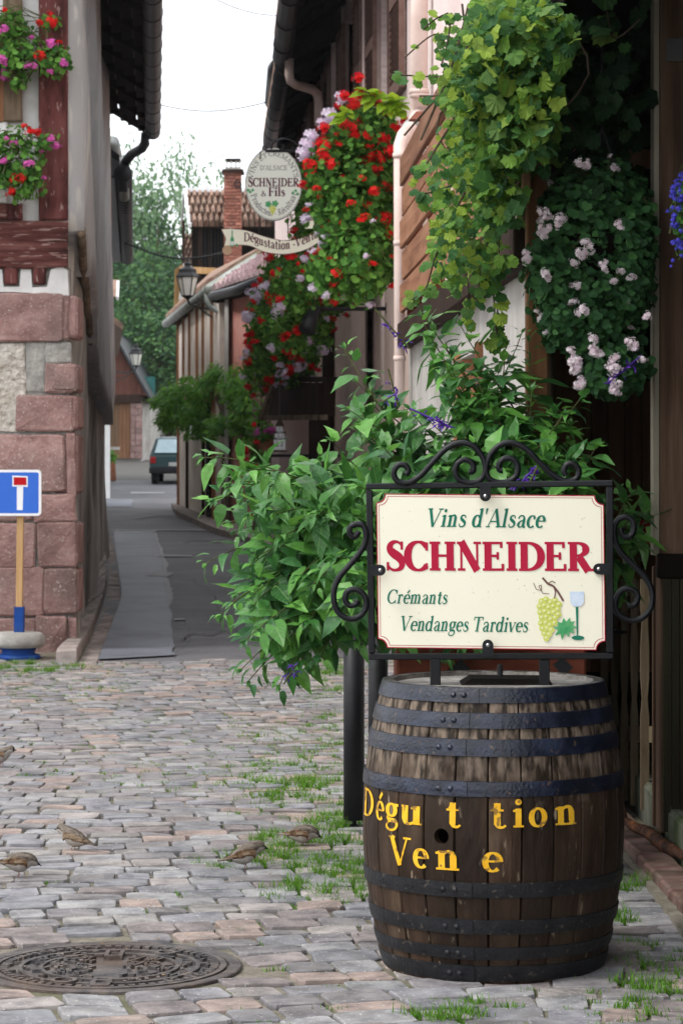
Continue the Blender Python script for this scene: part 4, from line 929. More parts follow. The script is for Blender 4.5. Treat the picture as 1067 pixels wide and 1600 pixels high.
# ---- flower boxes on the front
def gbox(label, x0, x1, y, seed, blobs, nleaf, fl, ls=.045):
    root = thing('window_box', label, 'flower box', F1((x0+x1)/2, y-14, -.2), 'geranium boxes on the corner house')
    b = MB(); p0, p1 = F1(x0, y-22, -.2), F1(x1, y-22, -.2); b.box(((p0.x+p1.x)/2, YF-.13, p0.z), ((p1.x-p0.x)*.8, .12, .1), bev=.01); b.build('trough', MT['timber_d'], root)
    geranium(root, blobs, nleaf, ls, fl, seed, MT['geran'])
    return root
def B1(px, py, rx, ry, dy=-.2): return (F1(px, py, dy), (rx/221, .16, ry/221))
gbox('upper box of magenta and red geraniums on the timbered corner house', -120, 60, 118, 5, [B1(-40, 70, 95, 50), B1(40, 85, 55, 30, -.24), B1(88, 95, 24, 26, -.24), B1(20, 40, 25, 28), B1(78, 35, 14, 12, -.16), B1(30, 125, 15, 14)], 1400,
     [(MT['fl_pink'], 20, .085, lambda p: p.z < 4.5), (MT['fl_red'], 9, .09, lambda p: True)])
gbox('lower box of red and pink geraniums on the timbered corner house', -120, 30, 285, 6, [B1(-40, 255, 90, 50), B1(25, 250, 45, 55, -.24), B1(40, 285, 28, 32, -.24), B1(75, 222, 14, 12, -.2)], 1300,
     [(MT['fl_pink'], 9, .08, lambda p: p.z > 3.3), (MT['fl_red'], 15, .085, None), ])
# ---- dead-end road sign on its pine post, standing in a weighted base
sg = thing('road_sign', 'blue dead-end sign on a pine post standing in a concrete and blue base', 'road sign', P(30, 1032, 18.3))
YS = 18.3; s = YS/F
def S1(px, py, dy=0): return P(px, py, YS+dy)
def rrect(x0, y0, x1, y1, r, dy, fn=S1):
    out = []
    for cx, cy, a in ((x1-r, y1-r, 0), (x1-r, y0+r, -90), (x0+r, y0+r, -180), (x0+r, y1-r, -270)):
        for k in range(5):
            t = math.radians(a+90-k*22.5); out.append(fn(cx+r*math.cos(t), cy+r*math.sin(t), dy))
    return out
b = MB(); b.slab(rrect(-4, 734, 65, 806, 6, -.05), (0, .022, 0)); b.build('sign_panel', MT['signwhite'], sg)
b = MB(); b.slab(rrect(-1, 738, 61, 802, 3, -.0505), (0, .0004, 0)); b.build('blue_field', MT['signblue'], sg)
b = MB(); b.slab([S1(27, 797, -.051), S1(36, 797, -.051), S1(37, 760, -.051), S1(27, 760, -.051)], (0, .0004, 0)); b.slab([S1(20, 760.2, -.051), S1(44, 760.8, -.051), S1(44, 744, -.051), S1(20, 743, -.051)], (0, .0004, 0)); b.build('white_bar', MT['signwhite'], sg)
b = MB(); b.slab([S1(22, 758, -.0515), S1(42, 758, -.0515), S1(42, 746, -.0515), S1(22, 745.5, -.0515)], (0, .0004, 0)); b.build('red_bar', MT['signred'], sg)
b = MB(); b.beam(S1(30.5, 975), S1(33.5, 740), .045, .045, (0, -1, 0), bev=.004); b.build('post', MT['pine'], sg)
b = MB(); b.beam(S1(30.5, 992), S1(31.2, 948), .068, .068, (0, -1, 0), bev=.004); b.build('sleeve', MT['bluepaint'], sg)
c0 = S1(29, 1029); b = MB(); k_ = YS/F
b.lathe([(.10, 18*k_), (.165, 19*k_), (.19, 26*k_), (.185, 34*k_), (.17, 40*k_), (.15, 42*k_), (.02, 42.5*k_)], 32, (c0.x, c0.y, 0)); b.build('concrete_ring', MT['concrete'], sg, smooth=True)
b = MB(); b.lathe([(.15, 0), (.158, .012), (.152, .03), (.118, .04), (.112, .06), (.14, 19*k_)], 32, (c0.x, c0.y, .0)); b.build('blue_wheel_rim', MT['bluepaint'], sg, smooth=True)

# ================================================ LEFT: HOUSES FURTHER UP
h2 = thing('lean_roofed_house', 'narrow dark-eaved house just beyond the corner house', 'house', (-4, 37, gz(37)))
b = MB(); b.slab([(-4.1, 36.5, gz(37)), (-5.9, 56, gz(56)), (-5.9, 56, 5.2), (-4.1, 36.5, 5.3)], (-5, 0, 0)); b.build('wall', MT['sideplaster'], h2)
def E2(Y): return -3.05-.078*(Y-37)
b = MB(); b.tube([(E2(Y), Y, 5.38) for Y in (36.6, 42, 47, 52)], .12, 10)
for Y in [36.8+.42*i for i in range(37)]: b.tube([(E2(Y), Y-.03, 5.38), (E2(Y), Y+.03, 5.38)], .132, 10)
b.build('gutter', MT['zinc'], h2, smooth=True)
b = MB(); b.slab([(E2(36.6)-.05, 36.6, 5.52), (E2(52)-.05, 52.1, 5.52), (-8.5, 52, 8.5), (-7.3, 36.6, 8.5)], (0, 0, .1)); b.slab([(E2(36.6)-.12, 36.6, 5.3), (E2(52)-.12, 52.05, 5.3), (-5.2, 52, 5.36), (-4.2, 36.6, 5.36)], (0, 0, .04)); b.build('roof', MT['zinc'], h2)
b = MB(); b.tube([P(176, 222, 37.5), P(181, 246, 38)], .1, 10); b.tube([P(193, 270, 37.5), P(195, 310, 38)], .07, 8); b.tube([P(172, 240, 37.2), P(196, 262, 37.4)], .06, 8); b.build('roof_pipe', MT['zinc_pale'], h2, smooth=True)
t3 = thing('tiled_porch_roof', 'small tiled roof tip poking out beyond the left walls', 'roof', P(180, 455, 62))
b = MB(); b.slab([P(170, 442, 62), P(184, 442, 62), P(184, 463, 61), P(170, 466, 61)], (0, .4, .1)); b.build('tiles', MT['tiles'], t3)
b = MB(); b.beam(P(185, 441, 61.5), P(184, 466, 61), .06, .1); b.build('verge_board', MT['white'], t3)
b = MB(); b.beam(P(176, 470, 61.5), P(150, 480, 61.5), .1, .1); b.beam(P(160, 445, 61.8), P(150, 620, 61.8), .15, .15); b.build('bracket', MT['timber_d'], t3)

h3 = thing('white_house', 'bright white-rendered house wall seen past the corner house', 'house', (-6, 62, gz(62)))
x3 = lambda Y: -5.42-.09*(Y-62)
b = MB(); b.slab([(x3(62), 62, gz(62)), (x3(84), 84, gz(84)), (x3(84), 84, 4.9), (x3(62), 62, 4.6)], (-6, 0, 0)); b.build('wall', MT['white'], h3)
b = MB(); b.slab([(x3(61.5)+.3, 61.5, 4.45), (x3(84.5)+.3, 84.5, 4.75), (-10, 84.5, 7.4), (-9, 61.5, 7.2)], (0, 0, .15)); b.build('roof', MT['tiles'], h3)
b = MB(); b.slab([(x3(66)+.03, 66, 2.6), (x3(69)+.03, 69, 2.6), (x3(69)+.03, 69, 3.9), (x3(66)+.03, 66, 3.9)], (-.06, 0, 0)); w_ = b.build('window', MT['glass_sky'], h3)
b = MB(); b.beam((x3(65.9)+.06, 65.9, 2.5), (x3(65.9)+.06, 65.9, 4), .08, .3); b.beam((x3(69.1)+.06, 69.1, 2.5), (x3(69.1)+.06, 69.1, 4), .08, .3); b.build('shutter', MT['turq'], w_)
b = MB(); b.box((x3(72)+.12, 72, 1.75), (.3, .5, .08)); b.build('ledge', MT['concrete'], h3)
pt = thing('plant_pot', 'terracotta tub with leafy plant at the foot of the white house', 'plant pot', G(172, 752))
p0 = G(172, 752); sc = p0.y/F; b = MB(); b.lathe([(.15, 0), (.2, .05), (8.5*sc, 28*sc), (9*sc, 30*sc), (7*sc, 30*sc)], 16, p0); b.build('pot', MT['terracotta'], pt, smooth=True)
Ms = [basis(p0+Vector((0, 0, 30*sc))+Vector((R.gauss(0, .1), R.gauss(0, .1), R.uniform(0, .35))), rvec(), (0, 0, 1), .16*R.uniform(.6, 1.3)) for _ in range(160)]
scatter_obj('foliage', L_SM, Ms, MT['wist'], pt)

# gabled garage
YG = 97; gg_ = gz(YG); ga = thing('gabled_garage', 'red-brown boarded garage gable with brown door and stone pier', 'garage', (-8.3, YG, gg_))
def A4(px, py, dy=0): return P(px, py, YG+dy)
b = MB()
xx = 120
while xx < 228:
    t = (xx+2-178)/(231-178); top = 532+(622-532)*t if xx > 175 else 532-(175-xx)*-.0-(178-xx)*-1.7
    top = 532+abs(xx+2-178)*1.7
    if top < 616: b.slab([A4(xx+.15, 618), A4(xx+3.85, 618), A4(xx+3.85, top), A4(xx+.15, top-1)], (0, .06, 0))
    xx += 4
kind(b.build('gable_boards', MT['gable'], ga), 'stuff')
b = MB(); b.slab([A4(124, 619, .08), A4(232, 619, .08), A4(178, 528, .08)], (0, 14, 0)); b.build('gable_wall', MT['gable'], ga)
for s_, (a, c) in enumerate((((177, 524), (236, 628)), ((179, 524), (120, 628)))):
    b = MB(); p, q = A4(*a, -.4), A4(*c, -.4); b.slab([p, q, q+Vector((0, 15, 0)), p+Vector((0, 15, 0))], (0, 0, .16)); b.build('roof', MT['zinc'], ga)
b = MB(); b.beam(A4(118, 623, -.05), A4(221, 623, -.05), .2, .3, (0, 0, 1)); b.build('lintel', MT['timber_d'], ga)
b = MB()
for k in range(9): x = 150+k*6; b.slab([A4(x+.2, 716), A4(x+5.8, 716), A4(x+5.8, 629), A4(x+.2, 629)], (0, .08, 0))
b.build('door', MT['door'], ga)
b = MB(); b.slab([A4(122, 722, .2), A4(222, 722, .2), A4(222, 619, .2), A4(122, 619, .2)], (0, 13, 0)); b.build('wall', MT['greywall'], ga)
yy = 716; k = 0
while yy > 630:
    hgt = R.uniform(7, 11); split = R.choice((207, 212, 216))
    for x0, x1 in ((204.5, split), (split+.6, 222)): b = MB(); b.slab([A4(x0, yy, -.1), A4(x1, yy, -.1), A4(x1, yy-hgt+.7, -.1), A4(x0, yy-hgt+.7, -.1)], (0, .3, 0)); b.build('stone_block', MT['sandstone_in'], ga)
    yy -= hgt
gw = thing('garden_wall', 'tall concrete garden wall with turquoise sheet fixed along its top', 'wall', (-7.4, 99, gz(99)))
b = MB(); b.slab([P(222, 722, 98.5), P(245, 706, 104), P(245, 628, 104), P(222, 625, 98.5)], (.3, .3, 0)); b.build('wall', MT['greywall'], gw)
for x in (236, 243): b = MB(); b.beam(P(x, 706, 100), P(x, 627, 100), .12, .1); b.build('pier', MT['greywall'], gw)
b = MB(); n = 24
for i in range(n):
    a, c = lerp(217, 243, i/n), lerp(217, 243, (i+1)/n); d0, d1 = (.05 if i % 2 else 0), (0 if i % 2 else .05); b.add([P(a, 624, 100+d0), P(c, 624, 100+d1), P(c, 591, 100+d1), P(a, 587, 100+d0), P(a, 624, 100.04+d0), P(c, 624, 100.04+d1), P(c, 591, 100.04+d1), P(a, 587, 100.04+d0)], [(0, 1, 2, 3), (4, 7, 6, 5), (3, 2, 6, 7)])
b.build('turquoise_sheet', MT['turq'], gw)

# street lamps
def lamp(label, pc, h, armdir, px):
    root = thing('street_lamp', label, 'street lamp', pc, 'lantern street lamps'); s = h/.55; c = Vector(pc)
    def fr(r0, z0, r1, z1, n=6): return [(r0*s, z0*s), (r1*s, z1*s)]
    b = MB(); b.lathe([(.085*s, 0), (.15*s, .27*s)], 6, c); b.build('glazing', MT['lampglass'], root)
    b = MB(); b.lathe([(.17*s, .27*s), (.175*s, .285*s), (.13*s, .34*s), (.125*s, .39*s), (.07*s, .43*s), (.05*s, .44*s), (.055*s, .48*s), (.03*s, .5*s), (.02*s, .54*s)], 6, c)
    b.lathe([(.03*s, -.05*s), (.09*s, -.005*s), (.09*s, .005*s)], 6, c)
    for k in range(6):
        a = 2*pi*k/6; b.beam(c+Vector((.088*s*math.cos(a), .088*s*math.sin(a), 0)), c+Vector((.156*s*math.cos(a), .156*s*math.sin(a), .27*s)), .014*s, .014*s, (.1, 1, 0))
    b.build('lantern_frame', MT['ironmatt'], root)
    b = MB(); e = Vector(armdir)
    b.tube(crom([tuple(c+Vector((0, 0, -.04*s))), tuple(c+Vector((0, 0, -.12*s))+e*.05), tuple(c+Vector((0, 0, -.16*s))+e*.3), tuple(c+Vector((0, 0, -.12*s))+e*.7), tuple(c+Vector((0, 0, -.1*s))+e)], 5), .018*s, 6)
    b.tube(crom([tuple(c+Vector((0, 0, -.13*s))+e*.15), tuple(c+Vector((0, 0, -.26*s))+e*.35), tuple(c+Vector((0, 0, -.34*s))+e*.7), tuple(c+Vector((0, 0, -.4*s))+e)], 5), .014*s, 6)
    b.build('bracket', MT['ironmatt'], root)
lamp('hexagonal lantern street lamp bracketed out in front of the far tiled houses', P(293.5, 462, 44), .62, (.95, 2.2, 0), 0)
lamp('small distant lantern street lamp in front of the green wooded slope', P(213, 571, 70), .60, (-.9, 1.5, 0), 0)
b = MB(); b.beam(P(166, 600, 71.5), P(166, 560, 71.5), .1, .1); 
# ================================================ RIGHT: THE PINK HOUSE ALONG THE STREET
WX = lambda Y: 1.84-.07*Y
h5 = thing('pink_house', 'pale pink shuttered house with dark eaves along the right of the street', 'house', (WX(20), 20, 0))
b = MB()     # wall with real openings: columns between windows
WIN = [(20.45, 21.65), (24.15, 25.25), (28.0, 29.1), (31.8, 32.9)]
GWIN = [(22.3, 23.1), (33.0, 34.0)]
def wall(bm, Y0, Y1, z0, z1, mi=0): bm.slab([(WX(Y0), Y0, z0), (WX(Y1), Y1, z0), (WX(Y1), Y1, z1), (WX(Y0), Y0, z1)], (.35, 0, 0), mi)
def rowwall(bm, wins, z0, zs, zt, z1, mi):
    ws = sorted(wins); y = 14.0; wall(bm, 14, 41, z0, zs, mi); wall(bm, 14, 41, zt, z1, mi)
    for a, c in ws: wall(bm, y, a, zs, zt, mi); y = c
    wall(bm, y, 41, zs, zt, mi)
rowwall(b, WIN, 3.4, 4.15, 5.55, 5.95, 0); rowwall(b, GWIN, -.1, 1.75, 2.95, 3.4, 1)
b.build('wall', [MT['pinkwall'], MT['pinkwall_lo']], h5)
def framebox(Y0, Y1, z0, z1, m, holder, w=.1, pr=.03, name='window'):
    g_ = MB(); g_.slab([(WX(Y0)+.14, Y0, z0), (WX(Y1)+.14, Y1, z0), (WX(Y1)+.14, Y1, z1), (WX(Y0)+.14, Y0, z1)], (.02, 0, 0)); wn_ = g_.build(name, MT['glass'], holder)
    f_ = MB(); x = lambda Y: WX(Y)+.08
    ym = (Y0+Y1)/2
    for Y in (Y0+.03, ym, Y1-.03): f_.beam((x(Y), Y, z0), (x(Y), Y, z1), .06, .07, (1, 0, 0))
    f_.beam((x(Y0), Y0, z0+.03), (x(Y1), Y1, z0+.03), .07, .06); f_.beam((x(Y0), Y0, z1-.03), (x(Y1), Y1, z1-.03), .07, .06); f_.beam((x(Y0), Y0, (z0+z1)/2), (x(Y1), Y1, (z0+z1)/2), .04, .04)
    f_.build('frame', MT['shutter'], wn_)
    s_ = MB(); xo = lambda Y: WX(Y)-pr
    for Y in (Y0-w/2, Y1+w/2): s_.beam((xo(Y)+.1, Y, z0-w), (xo(Y)+.1, Y, z1+w), .2, w, (0, 1, 0))
    s_.beam((xo(Y0)+.1, Y0, z1+w/2), (xo(Y1)+.1, Y1, z1+w/2), .2, w); s_.beam((xo(Y0)+.07, Y0-.08, z0-w/2), (xo(Y1)+.07, Y1+.08, z0-w/2), .2, w)
    s_.build('surround', m, wn_)
for a, c in WIN: framebox(a, c, 4.15, 5.55, MT['curtain'], h5)
for a, c in GWIN: framebox(a, c, 1.75, 2.95, MT['curtain'], h5, .12, .012)
# louvred shutters folded back against the wall
def shutter_(Ya, Yb, z0, z1):
    x = lambda Y: WX(Y)-.035; f_ = MB(); o = Vector((x(Ya), Ya, z0))
    for Y in (Ya+.04, Yb-.04): f_.beam((x(Y), Y, z0), (x(Y), Y, z1), .045, .08, (0, 1, 0))
    for z in (z0+.05, (z0+z1)/2, z1-.05): f_.beam((x(Ya), Ya+.08, z), (x(Yb), Yb-.08, z), .045, .1)
    so = f_.build('shutter', MT['shutter'], h5)
    l_ = MB(); z = z0+.12
    while z < z1-.12:
        if abs(z-(z0+z1)/2) > .06: l_.box((x((Ya+Yb)/2), (Ya+Yb)/2, z), (.055, Yb-Ya-.15, .012), Euler((0, .75, .07)))
        z += .052
    kind(l_.build('louvre_slats', MT['shutter'], so), 'stuff')
for a, c in WIN:
    shutter_(a-1.04, a-.12, 4.12, 5.58); shutter_(c+.12, c+1.04, 4.12, 5.58)
# pale pilaster strips and long timber rails between the shutters
b = MB()
for Y in (22.95, 23.2, 27.0, 30.9): b = MB(); b.beam((WX(Y)-.03, Y, 3.5), (WX(Y)-.03, Y, 5.8), .05, .1, (0, 1, 0)); b.build('upright_rail', MT['pinkwall'], h5)
b = MB(); b.beam((WX(27.4)-.06, 27.4, .0), (WX(27.4)-.06, 27.4, 2.9), .12, .25, (0, 1, 0)); b.build('timber_upright', MT['timber_d'], h5)
b = MB(); b.tube([P(603, 660, 21.4), P(603, 392, 21.4)], .045, 10); b.build('thin_downpipe', MT['pipe_pink'], h5, smooth=True)
# eaves A (near, higher) and B (lower, further)
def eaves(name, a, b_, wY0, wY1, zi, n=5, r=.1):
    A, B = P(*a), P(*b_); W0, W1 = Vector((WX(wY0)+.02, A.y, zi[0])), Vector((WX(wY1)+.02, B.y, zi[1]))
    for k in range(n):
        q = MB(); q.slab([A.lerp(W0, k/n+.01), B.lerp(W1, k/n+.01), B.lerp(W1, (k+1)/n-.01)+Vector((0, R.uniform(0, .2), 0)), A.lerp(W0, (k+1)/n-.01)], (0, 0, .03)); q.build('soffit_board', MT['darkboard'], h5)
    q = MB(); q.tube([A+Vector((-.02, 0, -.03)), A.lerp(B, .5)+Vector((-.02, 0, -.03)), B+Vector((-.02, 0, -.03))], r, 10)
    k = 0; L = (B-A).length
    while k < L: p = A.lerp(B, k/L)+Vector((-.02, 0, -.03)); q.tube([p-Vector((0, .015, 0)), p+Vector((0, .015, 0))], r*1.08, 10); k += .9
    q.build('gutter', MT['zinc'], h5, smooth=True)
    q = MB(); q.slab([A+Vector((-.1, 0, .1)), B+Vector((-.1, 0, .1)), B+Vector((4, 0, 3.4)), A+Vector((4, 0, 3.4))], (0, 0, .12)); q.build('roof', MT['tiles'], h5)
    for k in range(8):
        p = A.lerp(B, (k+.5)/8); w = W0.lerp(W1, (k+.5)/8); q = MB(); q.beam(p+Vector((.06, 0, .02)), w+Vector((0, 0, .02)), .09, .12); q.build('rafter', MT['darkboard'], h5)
eaves('a', (500, -330, 18.5), (444, 84, 26.2), 18.5, 26.2, (5.9, 5.9))
eaves('b', (449, 96, 26.3), (423, 238, 34), 26.3, 34, (5.75, 5.6))
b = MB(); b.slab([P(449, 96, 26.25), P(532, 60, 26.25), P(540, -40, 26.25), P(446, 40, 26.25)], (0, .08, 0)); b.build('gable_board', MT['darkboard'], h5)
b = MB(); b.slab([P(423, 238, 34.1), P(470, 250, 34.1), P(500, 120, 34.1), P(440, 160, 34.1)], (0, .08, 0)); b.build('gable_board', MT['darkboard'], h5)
# near main wall rising above the second roof, and the pipe offset
b = MB(); b.tube([P(452, 92, 26.0), P(452, 116, 26.0), P(454, 127, 26.05), P(462, 132, 26.1), P(488, 140, 26.6), P(496, 147, 26.8), P(498, 160, 26.8), P(498, 196, 26.8)], .045, 10); b.build('bent_downpipe', MT['pipe_pink'], h5, smooth=True)
# main pale downpipe with its offset, seen left of the planked gallery
dp = thing('downpipe', 'pale pink downpipe with an elbow beside the planked gallery', 'downpipe', P(629, 700, 18))
b = MB(); b.tube([P(656, -200, 17.6), P(654, 168, 17.6), P(653, 182, 17.6), P(647, 194, 17.2), P(632, 212, 16.5), P(625, 228, 16.1), P(624, 250, 16.0), P(624, 780, 16.0)], [.057]*3+[.05]*2+[.042, .036, .031], 14); b.build('pipe', MT['pipe_pink'], dp, smooth=True)
b = MB()
for px, py, r_ in ((654.5, 143, .066), (655, 149, .062), (624, 243, .042), (624, 380, .038), (624, 560, .038)): b = MB(); p = P(px, py, 17.5 if py < 200 else 16.0); b.tube([p-Vector((0, 0, .014)), p+Vector((0, 0, .014))], r_, 14); b.build('collar', MT['pipe_pink'], dp, smooth=True)
b = MB(); p = P(643, 199, 17.0); q = P(636, 207, 16.7); b.tube([p, p.lerp(q, .4)], .058, 14); b.build('grey_joint', MT['zinc_pale'], dp, smooth=True)

# far gutter end hanging behind the eaves
fg = thing('gutter_end', 'grey rounded gutter end poking out behind the dark eaves', 'gutter', P(430, 130, 37))
b = MB(); b.tube([P(437, 92, 36), P(432, 108, 36.6), P(424, 160, 38.5)], [.06, .13, .1], 12); b.build('trough', MT['zinc'], fg, smooth=True)
b = MB(); b.beam(P(438, 95, 36.2), P(470, 120, 36.6), .08, .1); b.build('bracket', MT['darkboard'], fg)

# entrance canopy and what hangs by it
cn = thing('door_canopy', 'dark wooden canopy over the doorway below the geranium boxes', 'canopy', P(470, 600, 25))
b = MB(); a0, a1, a2, a3 = P(424, 600, 25), P(505, 597, 25), P(503, 652, 25.0), P(410, 650, 26)
b.slab([P(432, 598, 26.2), P(508, 598, 24.2), P(506, 650, 24.2), P(418, 651, 26.2)], (.1, .12, .0)); b.slab([P(432, 597, 26.2), P(508, 597, 24.2), P(530, 597, 25.4), P(455, 597, 27.6)], (0, 0, .05)); b.build('canopy_boards', MT['timber_d'], cn)
b = MB(); b.beam(P(409, 655, 26.4), P(430, 598, 26.2), .06, .05); b.beam(P(417, 653, 26.2), P(507, 652, 24.2), .06, .05); b.build('edge_board', MT['oldoak'], cn)
b = MB(); b.slab([P(424, 900, 27.8), P(436, 900, 27.3), P(436, 652, 27.3), P(424, 652, 27.8)], (.3, .4, 0)); b.build('door_jamb', MT['pinkwall'], cn)
b = MB(); b.slab([P(436, 900, 28.2), P(500, 900, 28.2), P(500, 652, 28.2), P(436, 652, 28.2)], (0, .1, 0)); b.build('doorway', MT['timber_d'], cn)
b = MB(); b.beam(P(503, 720, 24.3), P(503, 598, 24.3), .07, .07, (0, 1, 0)); b.build('support_post', MT['timber_d'], cn)
bh = thing('birdhouse', 'miniature half-timbered house lantern hanging under the dark canopy', 'birdhouse', P(437, 703, 23.5)); Yb = 23.5
def Q(px, py, dy=0): return P(px, py, Yb+dy)
b = MB(); b.slab([Q(428, 703), Q(446, 703), Q(446, 686), Q(428, 686)], (0, .11, 0)); b.slab([Q(429, 685.6), Q(445, 685.6), Q(444, 676), Q(430, 676)], (0, .11, 0)); b.slab([Q(431, 675.6), Q(443, 675.6), Q(441, 664), Q(433, 664)], (0, .1, 0)); b.build('walls', MT['white'], bh)
b = MB(); b.slab([Q(426, 687), Q(448, 687), Q(446, 684), Q(428, 684)], (0, .13, 0)); b.slab([Q(427, 677), Q(447, 677), Q(445, 674), Q(429, 674)], (0, .12, 0)); b.slab([Q(430, 666, -.01), Q(444, 666, -.01), Q(437, 650, .04)], (0, .12, 0)); b.slab([Q(424, 706), Q(450, 706), Q(449, 703), Q(426, 703)], (0, .13, 0)); b.build('roof', MT['timber_d'], bh)
b = MB()
for x0, y0 in ((431, 690), (438.5, 690), (433, 679), (439, 679), (435, 668)): b.slab([Q(x0, y0+8, -.004), Q(x0+4, y0+8, -.004), Q(x0+4, y0, -.004), Q(x0, y0, -.004)], (0, .003, 0))
b.build('window', MT['glass'], bh)
b = MB(); b.tube([Q(437, 652, .05), P(437, 598, 24.6)], .004, 5); b.build('chain', MT['iron'], bh)

# wall lamp on a long arm
wl_ = thing('wall_spotlight', 'black spotlight on a long horizontal arm from the pink wall', 'lamp', P(604, 483, 21.2))
b = MB(); b.tube([P(604, 482.5, 21.2), P(498, 483, 20.9)], .016, 8); b.build('arm', MT['ironmatt'], wl_)
b = MB(); b.box(P(605, 482, 21.2), (.03, .08, .09), bev=.004); b.build('wall_plate', MT['ironmatt'], wl_)
b = MB(); b.tube([P(498, 479, 20.9), P(492, 484, 20.9), P(486, 498, 20.85), P(479, 517, 20.8)], [.025, .045, .055, .07], 10); b.build('lamp_head', MT['ironmatt'], wl_, smooth=True)

# wrought scroll helper
def scroll(c, ux, uz, r0, r1, turns, a0, sgn=1, n=40):
    out = []
    for i in range(n+1):
        t = i/n; a = a0+sgn*turns*2*pi*t; r = r0+(r1-r0)*t
        out.append(Vector(c)+ux*(r*math.cos(a))+uz*(r*math.sin(a)))
    return out
EX_, EZ_ = Vector((1, 0, 0)), Vector((0, 0, 1))

# ================================================ HANGING OVAL SIGN + SCROLL BANNER
YO = 20.6; so = YO/F
os_ = thing('oval_sign', 'cream oval wine grower sign hanging on wrought iron over the street', 'sign', P(428, 344, YO))
def O(px, py, dy=0): return P(px, py, YO+dy)
oc = O(427.5, 287.5); RX, RZ = 44.5*so, 57.5*so
tilt = math.radians(-2)
def ell(rx, rz, dy, n=48): return [oc+Vector((math.cos(2*pi*i/n)*rx, dy, math.sin(2*pi*i/n)*rz)) for i in range(n)]
b = MB(); b.slab(ell(RX, RZ, 0), (0, .03, 0)); b.build('board', MT['ovalboard'], os_)
b = MB(); 
for r1, r2 in ((1.0, .978), (.955, .948)):
    a_, c_ = ell(RX*r1, RZ*r1, -.001), ell(RX*r2, RZ*r2, -.001); b.quadstrip(a_+a_[:1], c_+c_[:1])
b.build('border_line', MT['greyink'], os_)
fo = lambda: plane_fn(oc, (1, 0, 0), (0, 0, 1), (0, -1, 0), .0012)
def arc_text(mb, txt, deg0, deg1, hgt, inside, T, t, rx=.86, rz=.86):
    low = deg1 > 200
    st, w = text_strips(txt, T, t)
    for k, (A, B) in enumerate(st):
        def f_(a):
            s_ = a[0]/w; th = math.radians(lerp(deg0, deg1, s_)); e = (a[1])*hgt*(1 if not inside else -1)
            if low: e = RX*.12-e
            X = math.cos(th)*(RX*rx+e); Z = math.sin(th)*(RZ*rz+e); return oc+Vector((X, -.0013-(k % 12)*.0001, Z))
        mb.quadstrip([f_(a) for a in A], [f_(a) for a in B])
b = MB(); arc_text(b, 'VINS ET CREMANTS', 170, 12, .055, False, .085, .045, .74, .76); b.build('lettering', MT['greyink'], os_)
b = MB(); arc_text(b, 'Producteur - Récoltant', 200, 342, .07, False, .1, .05, .74, .78); b.build('lettering', MT['greyink'], os_)
b = MB(); text_mesh(b, "D'ALSACE", fo(), .1, .045, 0, 43*so, 11*so, -21*so, 21.5*so); b.build('lettering', MT['greyink'], os_)
b = MB(); text_mesh(b, 'SCHNEIDER', fo(), .17, .06, 0, 80*so, 19*so, -40*so, -4*so); b.build('lettering', MT['maroon'], os_)
b = MB(); text_mesh(b, 'Fils', fo(), .17, .055, 0, 26*so, 20*so, -8*so, -19*so); b.build('lettering', MT['maroon'], os_); b = MB(); text_mesh(b, '&', fo(), .13, .05, 0, 9*so, 12*so, -20*so, -19*so); b.build('lettering', MT['maroon'], os_)
b = MB()
def blob(mb, px, py, r_, dy, fn, n=8, lob=.0):
    mb.add([fn(px+r_*(1-(lob if i % 2 else 0))*math.cos(2*pi*i/n), py+r_*(1-(lob if i % 2 else 0))*math.sin(2*pi*i/n), dy) for i in range(n)], [tuple(range(n))])
blob(b, 419.5, 319, 6, -.002, O, 10, .3); blob(b, 430, 318, 6, -.0021, O, 10, .3)
for x, y in ((391, 300), (395, 297), (388, 297), (458, 301), (462, 298), (465, 303)): blob(b, x, y, 3, -.002, O, 8, .4)
b.build('leaf_motif', MT['leafprint'], os_)
b = MB()
for x, y in ((424, 323), (428, 323), (422, 326.5), (426, 326.5), (429.5, 326.5), (424, 330), (428, 330), (426, 333.5)): blob(b, x, y, 2.1, -.0024, O)
b.build('grape_motif', MT['grape'], os_)
# iron bracket over the oval, and arm back to the wall
b = MB(); hook = []
b.tube(crom([tuple(O(424, 233)), tuple(O(428, 222)), tuple(O(445, 217)), tuple(O(462, 224)), tuple(O(468, 240))], 6), .008, 6)
for cx, cy, s_ in ((440, 228, 1), (459, 232, -1)): b.tube(scroll(O(cx, cy), EX_, EZ_, 7*so, 1.5*so, 1.3, pi/2, s_), .006, 6)
wp = Vector((WX(YO), YO, O(0, 236).z)); b.tube([O(415, 236), wp], .012, 6); b.tube([O(415, 236), O(415, 232)], .01, 6)
b.tube(crom([tuple(O(470, 236)), tuple(O(490, 250)), tuple(O(512, 290))], 5), .008, 6)
for x in (407, 449): b.tube([O(x, 236), O(x, 248 if x < 410 else 236)], .005, 5)
b.build('iron_bracket', MT['iron'], os_)
for x in (405, 450): b = MB(); b.tube([O(x, 338), O(x, 364)], .004, 5); b.build('hanger', MT['iron'], os_)
